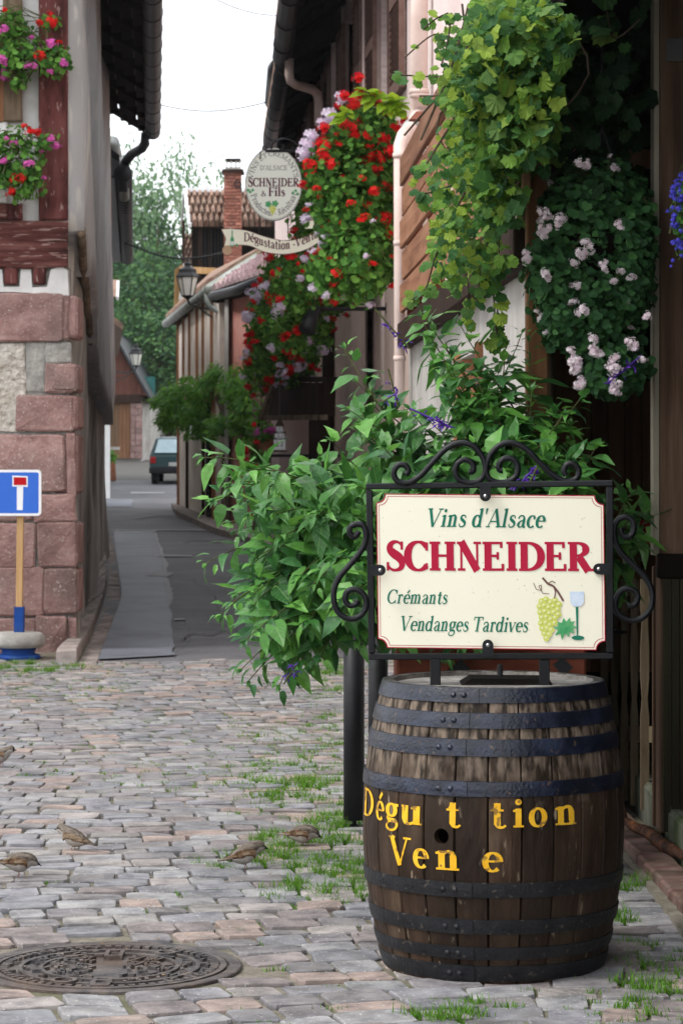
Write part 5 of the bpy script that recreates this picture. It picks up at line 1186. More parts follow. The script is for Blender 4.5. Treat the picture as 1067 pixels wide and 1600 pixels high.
# banner
bn = thing('scroll_banner_sign', 'cream scroll-shaped tasting and sale banner sign under the oval sign', 'sign', P(423, 397, YO))
top = crom([(358, 357), (385, 360), (415, 370), (445, 376), (475, 371), (496, 360)], 6); bot = crom([(364, 383), (390, 384), (415, 394), (447, 397), (478, 390), (499, 378)], 6)
b = MB(); ring = [O(*p) for p in bot]+[O(*p) for p in top[::-1]]
n = len(top); b.add([O(*p) for p in bot]+[O(*p) for p in top]+[O(p[0], p[1], .02) for p in bot]+[O(p[0], p[1], .02) for p in top], [(i, i+1, n+i+1, n+i) for i in range(n-1)]+[(2*n+i, 3*n+i, 3*n+i+1, 2*n+i+1) for i in range(n-1)]+[(i, 2*n+i, 2*n+i+1, i+1) for i in range(n-1)]+[(n+i, n+i+1, 3*n+i+1, 3*n+i) for i in range(n-1)])
b.slab([O(366, 384, .004), O(350, 385, .004), O(353, 373, .004), O(346, 358, .004), O(362, 356, .004)], (0, .02, 0))
b.slab([O(477, 357, .01), O(494, 357, .01), O(492, 344, .01), O(477, 347, .01)], (0, .012, 0)); b.build('ribbon', MT['board'], bn)
b = MB(); b.lathe([(.001, 0), (7.5*so, 0), (7.5*so, .03), (.001, .03)], 14, O(355, 391, -.004), M=Matrix.Rotation(-pi/2, 3, 'X')); b.lathe([(.001, 0), (9*so, 0), (9*so, .02), (.001, .02)], 14, O(486, 346, .02), M=Matrix.Rotation(-pi/2, 3, 'X')); b.build('curl', MT['ribbon_tan'], bn)
b = MB()
def outline(mb, pts, w, dy, fn):
    for i in range(len(pts)-1):
        a_, c_ = Vector(pts[i]), Vector(pts[i+1]); d_ = (c_-a_); l = d_.length
        if l < 1e-6: continue
        nrm = Vector((-d_.y, d_.x))/l*w/2; mb.add([fn(*(a_+nrm), dy), fn(*(c_+nrm), dy), fn(*(c_-nrm), dy), fn(*(a_-nrm), dy)], [(0, 1, 2, 3)])
outline(b, top, 1.0, -.0012, O); outline(b, bot, 1.0, -.0012, O); outline(b, [(499, 378), (496, 360)], 1, -.0012, O); outline(b, [(364, 383), (350, 385), (353, 373), (346, 358), (358, 357)], 1, .003, O)
b.build('outline', MT['twigprint'], bn)
b = MB(); st, w = text_strips('Dégustation -Vente', .15, .05)
def bf(a, k):
    X = 381+a[0]/w*116; t = (X-364)/(499-364)*(n-1); i = max(0, min(n-2, int(t))); yb = lerp(bot[i][1], bot[i+1][1], t-i); return O(X, yb-7.5-a[1]*20+(2 if X < 400 else 0)*(400-X)/19, -.0014-(k % 12)*.0001)
for k, (A, B) in enumerate(st): b.quadstrip([bf(a, k) for a in A], [bf(a, k) for a in B])
b.build('lettering', MT['maroon'], bn)
b = MB(); b.add([O(360, 385, -.001), O(366, 385, -.001), O(366, 374, -.001), O(364, 369, -.001), O(364, 360, -.001), O(362, 360, -.001), O(362, 369, -.001), O(360, 374, -.001)], [tuple(range(8))]); blob(b, 370, 383, 3.2, -.0012, O, 8, .4); b.build('bottle_motif', MT['leafprint'], bn)
b = MB(); b.add([O(360.3, 383, -.0016), O(365.7, 383, -.0016), O(365.7, 377, -.0016), O(360.3, 377, -.0016)], [(0, 1, 2, 3)]); b.build('bottle_label', MT['white'], bn)

# ================================================ GERANIUM BOXES ON THE PINK HOUSE
def RB(px, py, Y, rx, ry, dd=.4): return (P(px, py, Y), (rx*Y/F, dd, ry*Y/F))
def wbox(label, Y0, Y1, out, z, blobs, nl, fl, seed, ls=.05):
    root = thing('window_box', label, 'flower box', (WX((Y0+Y1)/2)-out, (Y0+Y1)/2, z), 'geranium boxes on the pink house')
    q = MB(); q.beam((WX(Y0)-out, Y0, z+.08), (WX(Y1)-out, Y1, z+.08), .2, .18, bev=.01); q.build('trough', MT['timber_d'], root)
    for Y in (Y0+.2, Y1-.2):
        q = MB(); q.beam((WX(Y)+.02, Y, z-.03), (WX(Y)-out-.1, Y, z-.03), .03, .02); q.beam((WX(Y)+.02, Y, z-.4), (WX(Y)-out, Y, z-.04), .02, .02); q.build('iron_support', MT['iron'], root)
    geranium(root, blobs, nl, ls, fl, seed, MT['geran']); return root
r1 = wbox('largest nearest cascade of red geraniums with lime leaves on top', 18.7, 19.7, .5, 3.3,
     [RB(570, 205, 18.5, 52, 50), RB(545, 300, 18.4, 62, 100), RB(590, 260, 18.7, 40, 90), RB(565, 400, 18.3, 50, 75), RB(510, 260, 18.4, 30, 50), RB(600, 350, 18.8, 28, 90), RB(520, 420, 18.5, 40, 50)], 7400,
     [(MT['fl_red'], 105, .095, lambda p: True), (MT['fl_white'], 9, .09, lambda p: p.x < -.1), (MT['fl_white'], 8, .08, lambda p: p.z < 3.1)], 21, .055)
for px, py, Y, s_ in ((480, 226, 18.2, .14), (486, 212, 18.2, .13), (474, 239, 18.2, .13), (515, 180, 18.2, .15), (503, 192, 18.2, .1), (533, 152, 18.2, .12)):
    part_m('flower_head', flower_mesh(0, MT['fl_white']), r1, Matrix.Translation(P(px, py, Y)-worldloc(r1)) @ Matrix.Diagonal((s_, s_, s_*.9, 1)))
for px, py in ((537, 150), (561, 147), (588, 150), (632, 190), (611, 236), (506, 200), (560, 122), (500, 225)):
    part_m('flower_head', flower_mesh(1, MT['fl_red']), r1, Matrix.Translation(P(px, py, 18.1)-worldloc(r1)) @ Matrix.Diagonal((.11, .11, .09, 1)))
Ms = []
for cx, cy in ((618, 163), (612, 155), (625, 170), (578, 152), (570, 145), (600, 160), (535, 184), (540, 178), (630, 175), (608, 172), (585, 148)):
    for _ in range(5): Ms.append(basis(P(cx+R.uniform(-6, 6), cy+R.uniform(-5, 5), 18.1), (R.uniform(-1, 1), -.6, R.uniform(-.6, .5)), (0, -.6, 1), R.uniform(.08, .13), 1.3))
leaves_split(r1, L_OV, Ms, MT['lime'], 55, 'lime_leaf')
wbox('second cascade of red and white geraniums behind the oval sign', 21.4, 23.4, .35, 3.5,
     [RB(495, 350, 21.5, 42, 80), RB(462, 440, 21, 42, 62), RB(450, 500, 21.5, 36, 50), RB(520, 440, 22.2, 40, 60), RB(490, 520, 22, 30, 38), RB(485, 290, 22, 26, 50)], 4600,
     [(MT['fl_red'], 60, .095, None), (MT['fl_white'], 22, .1, None)], 22)
wbox('third cascade of mixed geraniums under the scroll banner', 25.2, 27.2, .35, 3.45,
     [RB(450, 440, 25, 44, 62), RB(432, 520, 25, 42, 70), RB(465, 560, 25.5, 36, 45)], 4800,
     [(MT['fl_red'], 80, .1, None), (MT['fl_white'], 36, .11, None)], 23)
wbox('furthest cascade of geraniums trailing down to the green climber', 29, 31.4, .3, 3.35,
     [RB(412, 500, 29, 26, 56), RB(404, 570, 29, 24, 45), RB(430, 570, 29, 30, 42)], 2400,
     [(MT['fl_red'], 60, .1, None), (MT['fl_white'], 34, .1, None)], 24)
# small pots of red geraniums by the doorway
for i, (px, py, rx, ry, lab) in enumerate(((404, 715, 16, 30, 'red geranium pot on the brick pier by the door'), (414, 680, 12, 16, 'small geranium pot with magenta blooms beside the hanging miniature house'))):
    root = thing('flower_pot', lab, 'flower pot', P(px, py+ry+14, 26.5)); q = MB(); q.lathe([(.05, 0), (.08, .02), (.1, .14), (.11, .15), (.09, .15)], 14, P(px, py+ry+14, 26.5)); q.build('pot', MT['terracotta'], root)
    geranium(root, [RB(px, py, 26.5, rx, ry, .12)], 300, .05, [(MT['fl_red'] if i == 0 else MT['fl_pink'], 6, .1, None)], 40+i, MT['geran'])
    q = MB(); q.beam(P(px, py+ry+16, 26.5), Vector((WX(26.5)+.1, 26.6, P(px, py+ry+16, 26.5).z)), .06, .03); q.build('wall_bracket', MT['iron'], root)

# ================================================ FAR RIGHT-HAND HOUSES
h6 = thing('timbered_house', 'far timbered house with long gutter, white panels and brown posts', 'house', G(285, 795))
V6 = lambda Y: -3.30+(Y-53.5)*(-.13)     # wall x
def W6(Y, z): return Vector((V6(Y), Y, z))
b = MB(); b.slab([W6(53.5, gz(53)-.1), W6(43.5, gz(43)-.1), W6(43.5, 4.4), W6(53.5, 4.1)], (6, .8, 0)); b.build('wall', MT['cream'], h6)
def vbeam(Y, z0, z1, w=.14, m='timber', nm='timber_post'): q = MB(); q.beam(W6(Y, z0)+Vector((.005, 0, 0)), W6(Y, z1)+Vector((.005, 0, 0)), .08, w, (0, 1, 0)); return q.build(nm, MT[m], h6)
for Y in (53.4, 51.8, 50.2, 48.3, 46.9, 45.0): vbeam(Y, 2.6, 4.2, R.uniform(.16, .3))
for Y, w in ((53.3, .3), (50.8, .35), (46.8, .4), (44.6, .5)): vbeam(Y, gz(Y), 2.6, w, 'timber' if Y > 53 or Y < 45 else 'timber_d')
q = MB(); q.slab([W6(45.8, gz(45)), W6(45.2, gz(45)), W6(45.2, 2.4), W6(45.8, 2.4)], (-.05, 0, 0)); q.build('door', MT['dark'], h6)
q = MB(); q.slab([W6(49.6, 1.9), W6(49.0, 1.9), W6(49.0, 2.7), W6(49.6, 2.7)], (-.05, 0, 0)); q.build('window', MT['glass'], h6)
q = MB(); q.beam(W6(53.5, 2.55)+Vector((.03, 0, 0)), W6(43.6, 2.5)+Vector((.03, 0, 0)), .12, .2); q.build('timber_rail', MT['timber'], h6)
gA, gB = P(259, 506, 55.5), P(323, 456, 44.6)
q = MB(); q.tube([gA, gB], .085, 10); q.tube([gA.lerp(gB, 1.0)+Vector((0, -.05, 0)), gB+Vector((.02, -.1, 0))], .1, 10); q.build('gutter', MT['zinc_pale'], h6, smooth=True)
q = MB(); q.slab([gA+Vector((.05, 0, .05)), gB+Vector((.05, 0, .05)), gB+Vector((1.6, .3, .15)), gA+Vector((1.6, .3, -.12))], (0, 0, -.06)); q.build('soffit', MT['darkboard'], h6)
q = MB(); q.slab([gA+Vector((0, 0, .12)), gB+Vector((0, 0, .12)), P(408, 392, 45.5), P(330, 430, 58)], (0, .02, .08)); q.build('roof', MT['tiles'], h6)
q = MB(); q.beam(P(326, 452, 44.5), P(404, 402, 44.5), .1, .14, (0, -1, 1)); q.build('verge_flashing', MT['zinc_pale'], h6)
q = MB(); q.beam(P(330, 448, 44.8), P(412, 392, 44.8), .1, .12, (0, -1, 1)); q.build('verge_board', MT['oldoak'], h6)
q = MB(); q.tube([P(324, 458, 44.3), P(324, 472, 44.3), P(329, 480, 44.2), P(347, 488, 43.8), P(353, 497, 43.7), P(354, 560, 43.7), P(353, 780, 43.7)], .05, 10); q.lathe([(.04, -.16), (.075, -.05), (.1, .04), (.07, .04)], 12, P(326, 452, 44.3)); q.build('downpipe', MT['zinc_pale'], h6, smooth=True)

h7 = thing('salmon_house', 'salmon pink house front with plum tiled roof and slate-grey gutter', 'house', P(375, 820, 42.5))
q = MB(); q.slab([P(356, 860, 43), P(424, 860, 40.2), P(424, 452, 40.2), P(356, 462, 43)], (2, 3, 0)); q.build('wall', MT['salmon'], h7)
for x0, x1, m_ in ((351, 357, 'greywall'), (361, 367, 'timber_d')):
    q = MB(); q.slab([P(x0, 840, 42.8), P(x1, 840, 42.6), P(x1, 450 if m_ == 'greywall' else 690, 42.6), P(x0, 455 if m_ == 'greywall' else 690, 42.8)], (0, .3, 0)); q.build('corner_post', MT[m_], h7)
a_, c_ = P(332, 463, 43.6), P(414, 436, 39.2)
q = MB(); q.tube([a_, a_.lerp(c_, .5)+Vector((0, 0, -.03)), c_], .08, 10); q.build('gutter', MT['zinc'], h7, smooth=True)
q = MB(); q.slab([a_+Vector((0, 0, -.1)), c_+Vector((0, 0, -.1)), c_+Vector((.4, .9, -.12)), a_+Vector((.4, .9, -.12))], (0, 0, .03)); q.build('soffit', MT['darkboard'], h7)
# plum tiles in courses
r0, r1_, t0_, t1_ = a_+Vector((0, 0, .1)), c_+Vector((0, 0, .1)), P(398, 404, 45.5), P(432, 396, 42.5)
for i in range(7):
    for j in range(11):
        u0, u1, v0, v1 = j/11, (j+1)/11-.01, i/7, (i+1)/7+.03
        f_ = lambda u, v: r0.lerp(r1_, u).lerp(t0_.lerp(t1_, u), v)
        q = MB(); up = Vector((0, -.02, .05)); lift = Vector((0, 0, .045))
        q.add([f_(u0, v0)+lift*.7, f_(lerp(u0, u1, .3), v0)+lift*2.2, f_(lerp(u0, u1, .6), v0)+lift*2.2, f_(u1, v0)+lift*.7, f_(u0, v1), f_(lerp(u0, u1, .3), v1)+lift, f_(lerp(u0, u1, .6), v1)+lift, f_(u1, v1), f_(u0, v0)-lift*.2, f_(u1, v0)-lift*.2], [(0, 1, 5, 4), (1, 2, 6, 5), (2, 3, 7, 6), (8, 9, 3, 2, 1, 0)]); q.build('roof_tile', MT['tiles_plum'], h7)
q = MB(); q.slab([r0-Vector((0, 0, .03)), r1_-Vector((0, 0, .03)), t1_-Vector((0, 0, .05)), t0_-Vector((0, 0, .05))], (0, .02, -.05)); q.build('roof_deck', MT['darkboard'], h7)
# stone pier between salmon wall and pink house
sp = thing('stone_pier', 'dark red stone pier with rough courses beside the salmon wall', 'pier', P(408, 830, 39)); yy = 850
while yy > 600:
    hgt = R.uniform(13, 20); split = R.choice((403, 409, 414))
    for x0, x1 in ((394, split-.5), (split+.5, 426)): q = MB(); a1, a2, a3, a4 = P(x0, yy, 38.6), P(x1, yy, 38.6), P(x1, yy-hgt+1.2, 38.6), P(x0, yy-hgt+1.2, 38.6); dd = R.uniform(0, .04); cc = (a1+a3)/2; q.box(cc+Vector((0, .2-dd, 0)), (a2.x-a1.x, .4, a4.z-a1.z), bev=.02); q.build('stone_block', MT['sandstone_in'], sp)
    yy -= hgt
q = MB(); q.slab([P(396, 850, 38.7), P(428, 850, 38.7), P(428, 600, 38.7), P(396, 600, 38.7)], (0, .3, 0)); q.build('mortar_core', MT['mortar'], sp)

# tiled house behind, with dormer roof, chimney and wooden balcony
YT = 58
h8 = thing('tiled_house', 'weathered tile roof over a shade-dark gap above a wooden balcony', 'house', P(340, 600, YT))
def T8(px, py, dy=0): return P(px, py, YT+dy)
def tile_field(tl, tr, br, bl_, rows, cols, holder, m='tiles'):
    me = None
    for i in range(rows):
        for j in range(cols):
            f_ = lambda u, v: bl_.lerp(br, u).lerp(tl.lerp(tr, u), v)
            off_ = .5*(i % 2); u0, u1 = max(0, (j+off_-.5)/cols), min(1, (j+off_+.5)/cols-.012); v0, v1 = i/rows, min(1, (i+1)/rows+.06/rows)
            if u1-u0 < .3/cols: continue
            L_ = Vector((0, -.03, .04)); q = MB()
            q.add([f_(u0, v0)+L_, f_(lerp(u0, u1, .35), v0)+L_*2.6, f_(lerp(u0, u1, .65), v0)+L_*2.6, f_(u1, v0)+L_, f_(u0, v1), f_(lerp(u0, u1, .35), v1)+L_*1.3, f_(lerp(u0, u1, .65), v1)+L_*1.3, f_(u1, v1), f_(u0, v0)-L_, f_(u1, v0)-L_], [(0, 1, 5, 4), (1, 2, 6, 5), (2, 3, 7, 6), (8, 9, 3, 2, 1, 0)]); q.build('roof_tile', MT[m], holder)
tile_field(T8(291, 299, 1.8), T8(425, 299, 1.8), T8(430, 351), T8(297, 351), 4, 15, h8)
q = MB(); q.slab([T8(291, 300, 1.85), T8(425, 300, 1.85), T8(430, 352, .06), T8(297, 352, .06)], (0, .02, -.08)); q.slab([T8(291, 299, 1.9), T8(425, 299, 1.9), T8(430, 352, 4.2), T8(297, 352, 4.2)], (0, 0, .05)); q.build('roof_deck', MT['darkboard'], h8)
q = MB(); q.beam(T8(290, 299, 1.75), T8(297, 352, -.05), .08, .1); q.beam(T8(288, 297, 1.75), T8(284, 352, 3.5), .05, .1); q.beam(T8(290, 297, 1.75), T8(425, 297, 1.75), .12, .1); q.build('verge_board', MT['white'], h8)
q = MB(); q.slab([T8(300, 470, .9), T8(430, 470, .9), T8(430, 350, .9), T8(300, 350, .9)], (0, 2.6, 0)); q.build('shade_gap_sheet', MT['dark'], h8)  # near-black sheet standing for the shade under the tiles
q = MB(); q.slab([T8(286, 600, 1.2), T8(430, 600, 1.2), T8(430, 415, 1.2), T8(286, 415, 1.2)], (0, 3, 0)); q.build('lower_wall', MT['cream'], h8)
tile_field(T8(286, 368, 4), T8(312, 368, 4), T8(311, 412, 2.5), T8(286, 412, 2.5), 5, 4, h8)
q = MB(); q.slab([T8(286, 368, 4.1), T8(312, 368, 4.1), T8(311, 412, 2.6), T8(286, 412, 2.6)], (0, .1, 0)); q.build('lower_roof_deck', MT['darkboard'], h8)
q = MB(); q.beam(T8(313, 470, .3), T8(313, 356, .3), .08, .08, (0, 1, 0)); q.beam(T8(328, 470, .3), T8(328, 356, .35), .06, .08, (0, 1, 0)); q.beam(T8(287, 420, .3), T8(287, 345, .3), .06, .06, (0, 1, 0)); q.build('balcony_post', MT['timber_d'], h8)
q = MB()
for k in range(8): q.beam(T8(316+k*5, 440, .35), T8(316+k*5, 358, .35), .015, .015, (0, 1, 0))
q.beam(T8(312, 400, .35), T8(352, 396, .35), .02, .02); q.build('wire_screen', MT['zinc'], h8)
q = MB(); q.beam(T8(281, 421, .0), T8(339, 424, .0), .1, .14); q.build('balcony_beam', MT['pine'], h8)
q = MB(); q.slab([T8(273, 422, .1), T8(286, 410, .6), T8(286, 490, .6), T8(272, 490, .1)], (0, .1, 0)); q.build('balcony_panel', MT['pine'], h8)
q = MB(); q.beam(T8(286, 446, .05), T8(325, 448, .05), .08, .08); q.beam(T8(283, 470, .1), T8(290, 412, .1), .1, .1, (0, 1, 0)); q.beam(T8(318, 452, .05), T8(338, 420, .05), .12, .08, (0, 1, 0)); q.build('balcony_rail', MT['concrete'], h8)
ch = thing('chimney', 'brick chimney with dark slab cap and open stone lantern top', 'chimney', T8(363, 420, -.5))
yy = 440; k = 0
while yy > 268:
    for j in range(-1, 3):
        w = 27/2.2; x0 = 350+(j+.5*(k % 2))*w; x1 = min(x0+w-.6, 377); x0 = max(x0, 350)
        if x1-x0 < 2: continue
        q = MB(); a1, a2 = T8(x0, yy, -.5), T8(x1, yy-4.4, -.5); q.box(((a1.x+a2.x)/2, YT-.42+R.uniform(-.01, .01), (a1.z+a2.z)/2), (a2.x-a1.x, .16, a2.z-a1.z)); q.build('brick', MT['brickred'], ch)
    yy -= 5.2; k += 1
q = MB(); q.slab([T8(350.6, 440, -.45), T8(376.6, 440, -.45), T8(376.6, 268, -.45), T8(350.6, 268, -.45)], (0, .4, 0)); q.build('mortar_core', MT['brickred'], ch)
q = MB(); q.slab([T8(346, 269, -.6), T8(381, 269, -.6), T8(380, 264, -.6), T8(348, 264, -.6)], (0, .62, 0)); q.slab([T8(352, 250.5, -.5), T8(376, 250.5, -.5), T8(376, 247.5, -.5), T8(352, 247.5, -.5)], (0, .42, 0)); q.build('cap_slab', MT['timber_d'], ch)
q = MB()
for x in (353, 360.5, 368, 373.5):
    for dy in (-.48, -.16): q.slab([T8(x, 264, dy), T8(x+2, 264, dy), T8(x+2, 250, dy), T8(x, 250, dy)], (0, .06, 0))
q.slab([T8(352, 264, -.5), T8(376, 264, -.5), T8(376, 261, -.5), T8(352, 261, -.5)], (0, .4, 0)); q.build('cap_pillar', MT['concrete'], ch)
q = MB(); q.tube(scroll(T8(373, 288, -.6), EX_, EZ_, .1, .03, 1.2, pi/2), .015, 5); q.tube([T8(377, 300, -.6), T8(376, 284, -.6)], .015, 5); q.build('iron_hook', MT['iron'], ch)

# wires and chain across the street
for i, (a, c, sag, r_, lab, kd) in enumerate((((300, -22, 30), (470, 24, 30), 0, .006, 'thin overhead cable crossing the top of the sky', 'cable'), ((238, 161, 36), (423, 158, 34), .0, .008, 'thin cable strung between the left and right eaves', 'cable'))):
    p, q_ = P(*a), P(*c); q = MB(); q.tube([p.lerp(q_, t/12)+Vector((0, 0, -.12*math.sin(pi*t/12))) for t in range(13)], r_, 5); tag(q.build(kd, MT['iron']), lab, kd)
p, q_ = P(196, 379, 45), P(352, 394, 45); ct = thing('chain', 'dark chain slung over the street behind the far lantern', 'chain', p); q = MB(); N_ = 60
for k in range(N_):
    t = (k+.5)/N_; c_ = p.lerp(q_, t)+Vector((0, 0, -.18*math.sin(pi*t))); d_ = (q_-p).normalized()*.02; q.tube([c_-d_, c_+d_], .022 if k % 2 else .012, 5)
kind(q.build('links', MT['iron'], ct), 'stuff')

# green climber over the far houses
wv_ = thing('wisteria', 'bushy green climber bulging over the far timbered house front', 'climbing plant', G(330, 822))
Ms = []
BL = [(290, 628, 40, 22), (335, 608, 42, 26), (378, 605, 32, 36), (275, 642, 26, 16), (325, 648, 50, 22), (398, 628, 26, 42), (345, 676, 26, 14), (385, 672, 24, 18), (390, 640, 32, 30), (355, 582, 30, 18), (320, 670, 20, 12), (400, 595, 22, 25), (365, 660, 40, 18), (262, 622, 16, 10)]
rb_ = random.Random(8)
for _ in range(34): a_ = rb_.uniform(0, 6.28); BL.append((330+math.cos(a_)*rb_.uniform(55, 92), 628-math.sin(a_)*rb_.uniform(22, 56), rb_.uniform(10, 18), rb_.uniform(7, 13)))
for _ in range(6800):
    cx, cy, rx, ry = R.choices(BL, [b_[2]*b_[3] for b_ in BL])[0]; d = rvec(); q_ = R.uniform(.55, 1.1); Yc = lerp(50.5, 41, (cx-250)/160)
    p = P(cx+d.x*rx*q_, cy-d.z*ry*q_, Yc-.5)+Vector((0, d.y*.7, 0)); Ms.append(basis(p, (d.x*.8+R.gauss(0, .4), d.y*.6-.2+R.gauss(0, .4), -.35+R.gauss(0, .35)), (d.x, d.y, d.z+.7), R.uniform(.1, .19), .8))
scatter_obj('foliage', L_SM, Ms, MT['wist'], wv_)
q = MB(); q.tube(crom([tuple(G(352, 830)), tuple(P(350, 740, 43.2)), tuple(P(356, 670, 43)), tuple(P(340, 620, 43.5))], 5), [.05]*16, 7); q.tube([P(356, 690, 43), P(385, 640, 42)], .03, 6); q.tube([P(350, 680, 43.2), P(290, 640, 48)], .03, 6); q.build('stem', MT['bark'], wv_)
rs = thing('rose_bush', 'sparse rose climbing the stone pier with a few crimson blooms', 'rose', P(395, 830, 37.5)); Ms = []
for _ in range(420): p = P(404+R.gauss(0, 10), 690+R.gauss(0, 45), 38); Ms.append(basis(p, rvec(), (0, -.4, 1), R.uniform(.07, .13)))
scatter_obj('foliage', L_SM, Ms, MT['wist'], rs)
for px, py in ((384, 702), (391, 560), (397, 664), (428, 662)): part_m('flower_head', flower_mesh(1, MT['fl_red']), rs, Matrix.Translation(P(px, py, 37.7)-worldloc(rs)) @ Matrix.Diagonal((.1, .1, .1, 1)))
q = MB(); q.tube([P(400, 840, 38), P(398, 760, 38), P(406, 640, 38)], .02, 6); q.build('stem', MT['bark'], rs)

# ================================================ PARKED CAR
pc = G(283, 757); car = thing('parked_car', 'dark teal hatchback parked tail-on up the lane', 'car', (pc.x+.36, pc.y, pc.z))
YC = pc.y; k = YC/F; zc = pc.z; x0 = P(234, 0, YC).x; Wd = 1.62; xm = x0+Wd/2
prof = [(0, .32), (-.03, .5), (0, .82), (.04, .88), (.32, 1.36), (.55, 1.42), (1.9, 1.42), (2.7, .98), (3.6, .86), (3.75, .6), (3.72, .3)]
b = MB(); n = len(prof)
def wy(z): return Wd/2 if z < .9 else Wd/2-(z-.9)*.32
rings = []
for sx in (-1, -.93, 0, .93, 1):
    for (y, z) in prof:
        w_ = wy(z); e = .06 if abs(sx) == 1 else 0; rings.append((xm+sx*w_, YC+y+e*(1 if y < 1 else -1), zc+z-(.03 if abs(sx) == 1 and z > .8 else 0)))
b.add(rings, [(s_*n+i, s_*n+i+1, (s_+1)*n+i+1, (s_+1)*n+i) for s_ in range(4) for i in range(n-1)]+[tuple(range(n)), tuple(4*n+i for i in range(n))[::-1]]+[(s_*n, (s_+1)*n, (s_+1)*n+n-1, s_*n+n-1) for s_ in range(4)])
b.build('body', MT['carbody'], car, smooth=False)
b = MB(); b.slab([(xm-.66, YC+.035, zc+.93), (xm+.66, YC+.035, zc+.93), (xm+.56, YC+.27, zc+1.33), (xm-.56, YC+.27, zc+1.33)], (0, -.02, .01)); b.build('rear_window', MT['carglass'], car)
b = MB(); b.tube([(xm+.0, YC-.0, zc+.95), (xm+.35, YC+.07, zc+1.05)], .012, 5); b.build('wiper', MT['black'], car)
b = MB(); b.box((xm, YC-.02, zc+.42), (Wd+.02, .16, .2), bev=.04); b.build('bumper', MT['black'], car)
for s_ in (-1, 1): b = MB(); b.box((xm+s_*(Wd/2-.1), YC-.01, zc+.72), (.17, .09, .2), bev=.02); b.build('tail_lamp', MT['lampred'], car)
b = MB(); b.box((xm+.02, YC-.05, zc+.6), (.52, .03, .11)); b.build('number_plate', MT['plate'], car)
for s_ in (-1, 1):
    for y in (.55, 2.95):
        b = MB(); b.lathe([(.12, -.09), (.27, -.09), (.29, -.05), (.29, .05), (.27, .09), (.12, .09)], 20, (xm+s_*(Wd/2-.12), YC+y, zc+.29), M=Matrix.Rotation(pi/2, 3, 'Y')); w_ = b.build('wheel', MT['black'], car)
for s_ in (-1, 1): b = MB(); b.beam((xm+s_*.52, YC+.5, zc+1.46), (xm+s_*.52, YC+1.8, zc+1.46), .03, .03); b.build('roof_rail', MT['black'], car)

# ================================================ WOODED SLOPE
def crown_tpl(seed, n, open_=0):
    r = random.Random(seed); cl = []; 
    for _ in range(26 if open_ else 34):
        d = rvec(r); cl.append((Vector((d.x*.36, d.y*.36, .62+d.z*.36))*1, r.uniform(.09, .16)))
    Ms = []
    for _ in range(n):
        c, cr = r.choice(cl); d = rvec(r); p = c+d*cr*r.uniform(.5, 1.05)*(1.0); Ms.append(basis(p, (d.x+r.gauss(0, .5), d.y+r.gauss(0, .5), -.2+r.gauss(0, .4)), (d.x, d.y, d.z+.6), r.uniform(.015, .034)*(1.15 if not open_ else .95), 1.3))
    tk = MB(); tk.tube(crom([(0, 0, -.05), (.01, 0, .2), (-.01, .01, .45), (.0, 0, .75)], 4), [.022-.0015*i for i in range(13)], 7)
    for c, cr in cl[:16]:
        z0 = r.uniform(.22, .55); tk.tube([(0, 0, z0), tuple(Vector((0, 0, z0)).lerp(c, .5)+Vector((0, 0, .03))), tuple(c)], [.009, .006, .002], 5)
    return scatter(L_SM, Ms), tk
TR = []
for s_ in range(4):
    (v, f), tk = crown_tpl(100+s_, 5600 if s_ < 3 else 4600, s_ == 3); TR.append((make_mesh('crown', v, f, MT['tree_a'] if s_ < 2 else MT['tree_b'] if s_ == 3 else MT['tree_a']), make_mesh('trunk', np.array(tk.v), tk.f, MT['bark'])))
def tree(x, Y, h, w, kd, label, z=None):
    root = thing('tree', label, 'tree', (x, Y, gz(Y)-.1 if z is None else z), 'trees on the wooded slope')
    a = link('crown', TR[kd][0], root); c = link('trunk', TR[kd][1], root); kind(a, 'stuff')
    root.scale = (w, w, h); root.rotation_euler = (0, 0, R.uniform(0, 6.28)); return root
def treepx(px, ytop, Y, w, kd, label): p = P(px, ytop, Y); tree(p.x, Y, p.z-gz(Y)+.4, w, kd, label)
treepx(247, 258, 118, 7.2, 3, 'tallest airy tree rising above the wooded slope')
treepx(318, 245, 124, 6.8, 3, 'pale airy tree behind the brick chimney')
treepx(222, 330, 119, 6.5, 2, 'leafy tree with pale upper crown left of the tallest tree')
treepx(275, 350, 121, 7.5, 1, 'broad dark tree just right below the tallest tree')
treepx(205, 400, 113, 7, 0, 'dense green tree beside the dark left gutter')
treepx(250, 430, 112, 8, 1, 'dense rounded tree in the middle of the slope')
treepx(290, 440, 114, 8, 2, 'leafy tree half hidden by the orange balcony')
treepx(188, 480, 108, 6, 1, 'bushy tree over the garage roof')
treepx(228, 510, 106, 7, 0, 'low bushy tree behind the small distant lantern')
treepx(268, 520, 107, 7, 1, 'low dark tree above the turquoise sheet')
treepx(262, 590, 104.5, 5.5, 2, 'bright low shrub-like tree beside the garden wall')
treepx(290, 580, 108, 7, 0, 'low tree behind the timbered house corner')
for i in range(9):
    Y = R.uniform(125, 165); x = R.uniform(-32, 22) if i % 2 else R.choice((R.uniform(-34, -12), R.uniform(-4, 22))); tree(x, Y, R.uniform(9, 12), R.uniform(7, 9), i % 3, 'leafy tree standing high on the slope behind the houses')
un = []
for _ in range(9000):
    Y = R.uniform(102, 150); x = R.uniform(-28, 14)
    if Y < 110 and x > -4.2 and x < 6: continue
    if Y < 103.5 and x < -5: continue
    d = rvec(); un.append(basis((x, Y, gz(Y)+R.uniform(0, 2.2)*(1 if Y > 106 else .5)), (d.x, d.y, -.3), (d.x*.5, d.y*.5-.3, 1), R.uniform(.3, .55), 1.2))
tag(scatter_obj('undergrowth', L_SM, un, MT['tree_a'], None, origin=(-6, 104, gz(104))), 'dense green undergrowth covering the foot of the wooded slope', 'undergrowth')
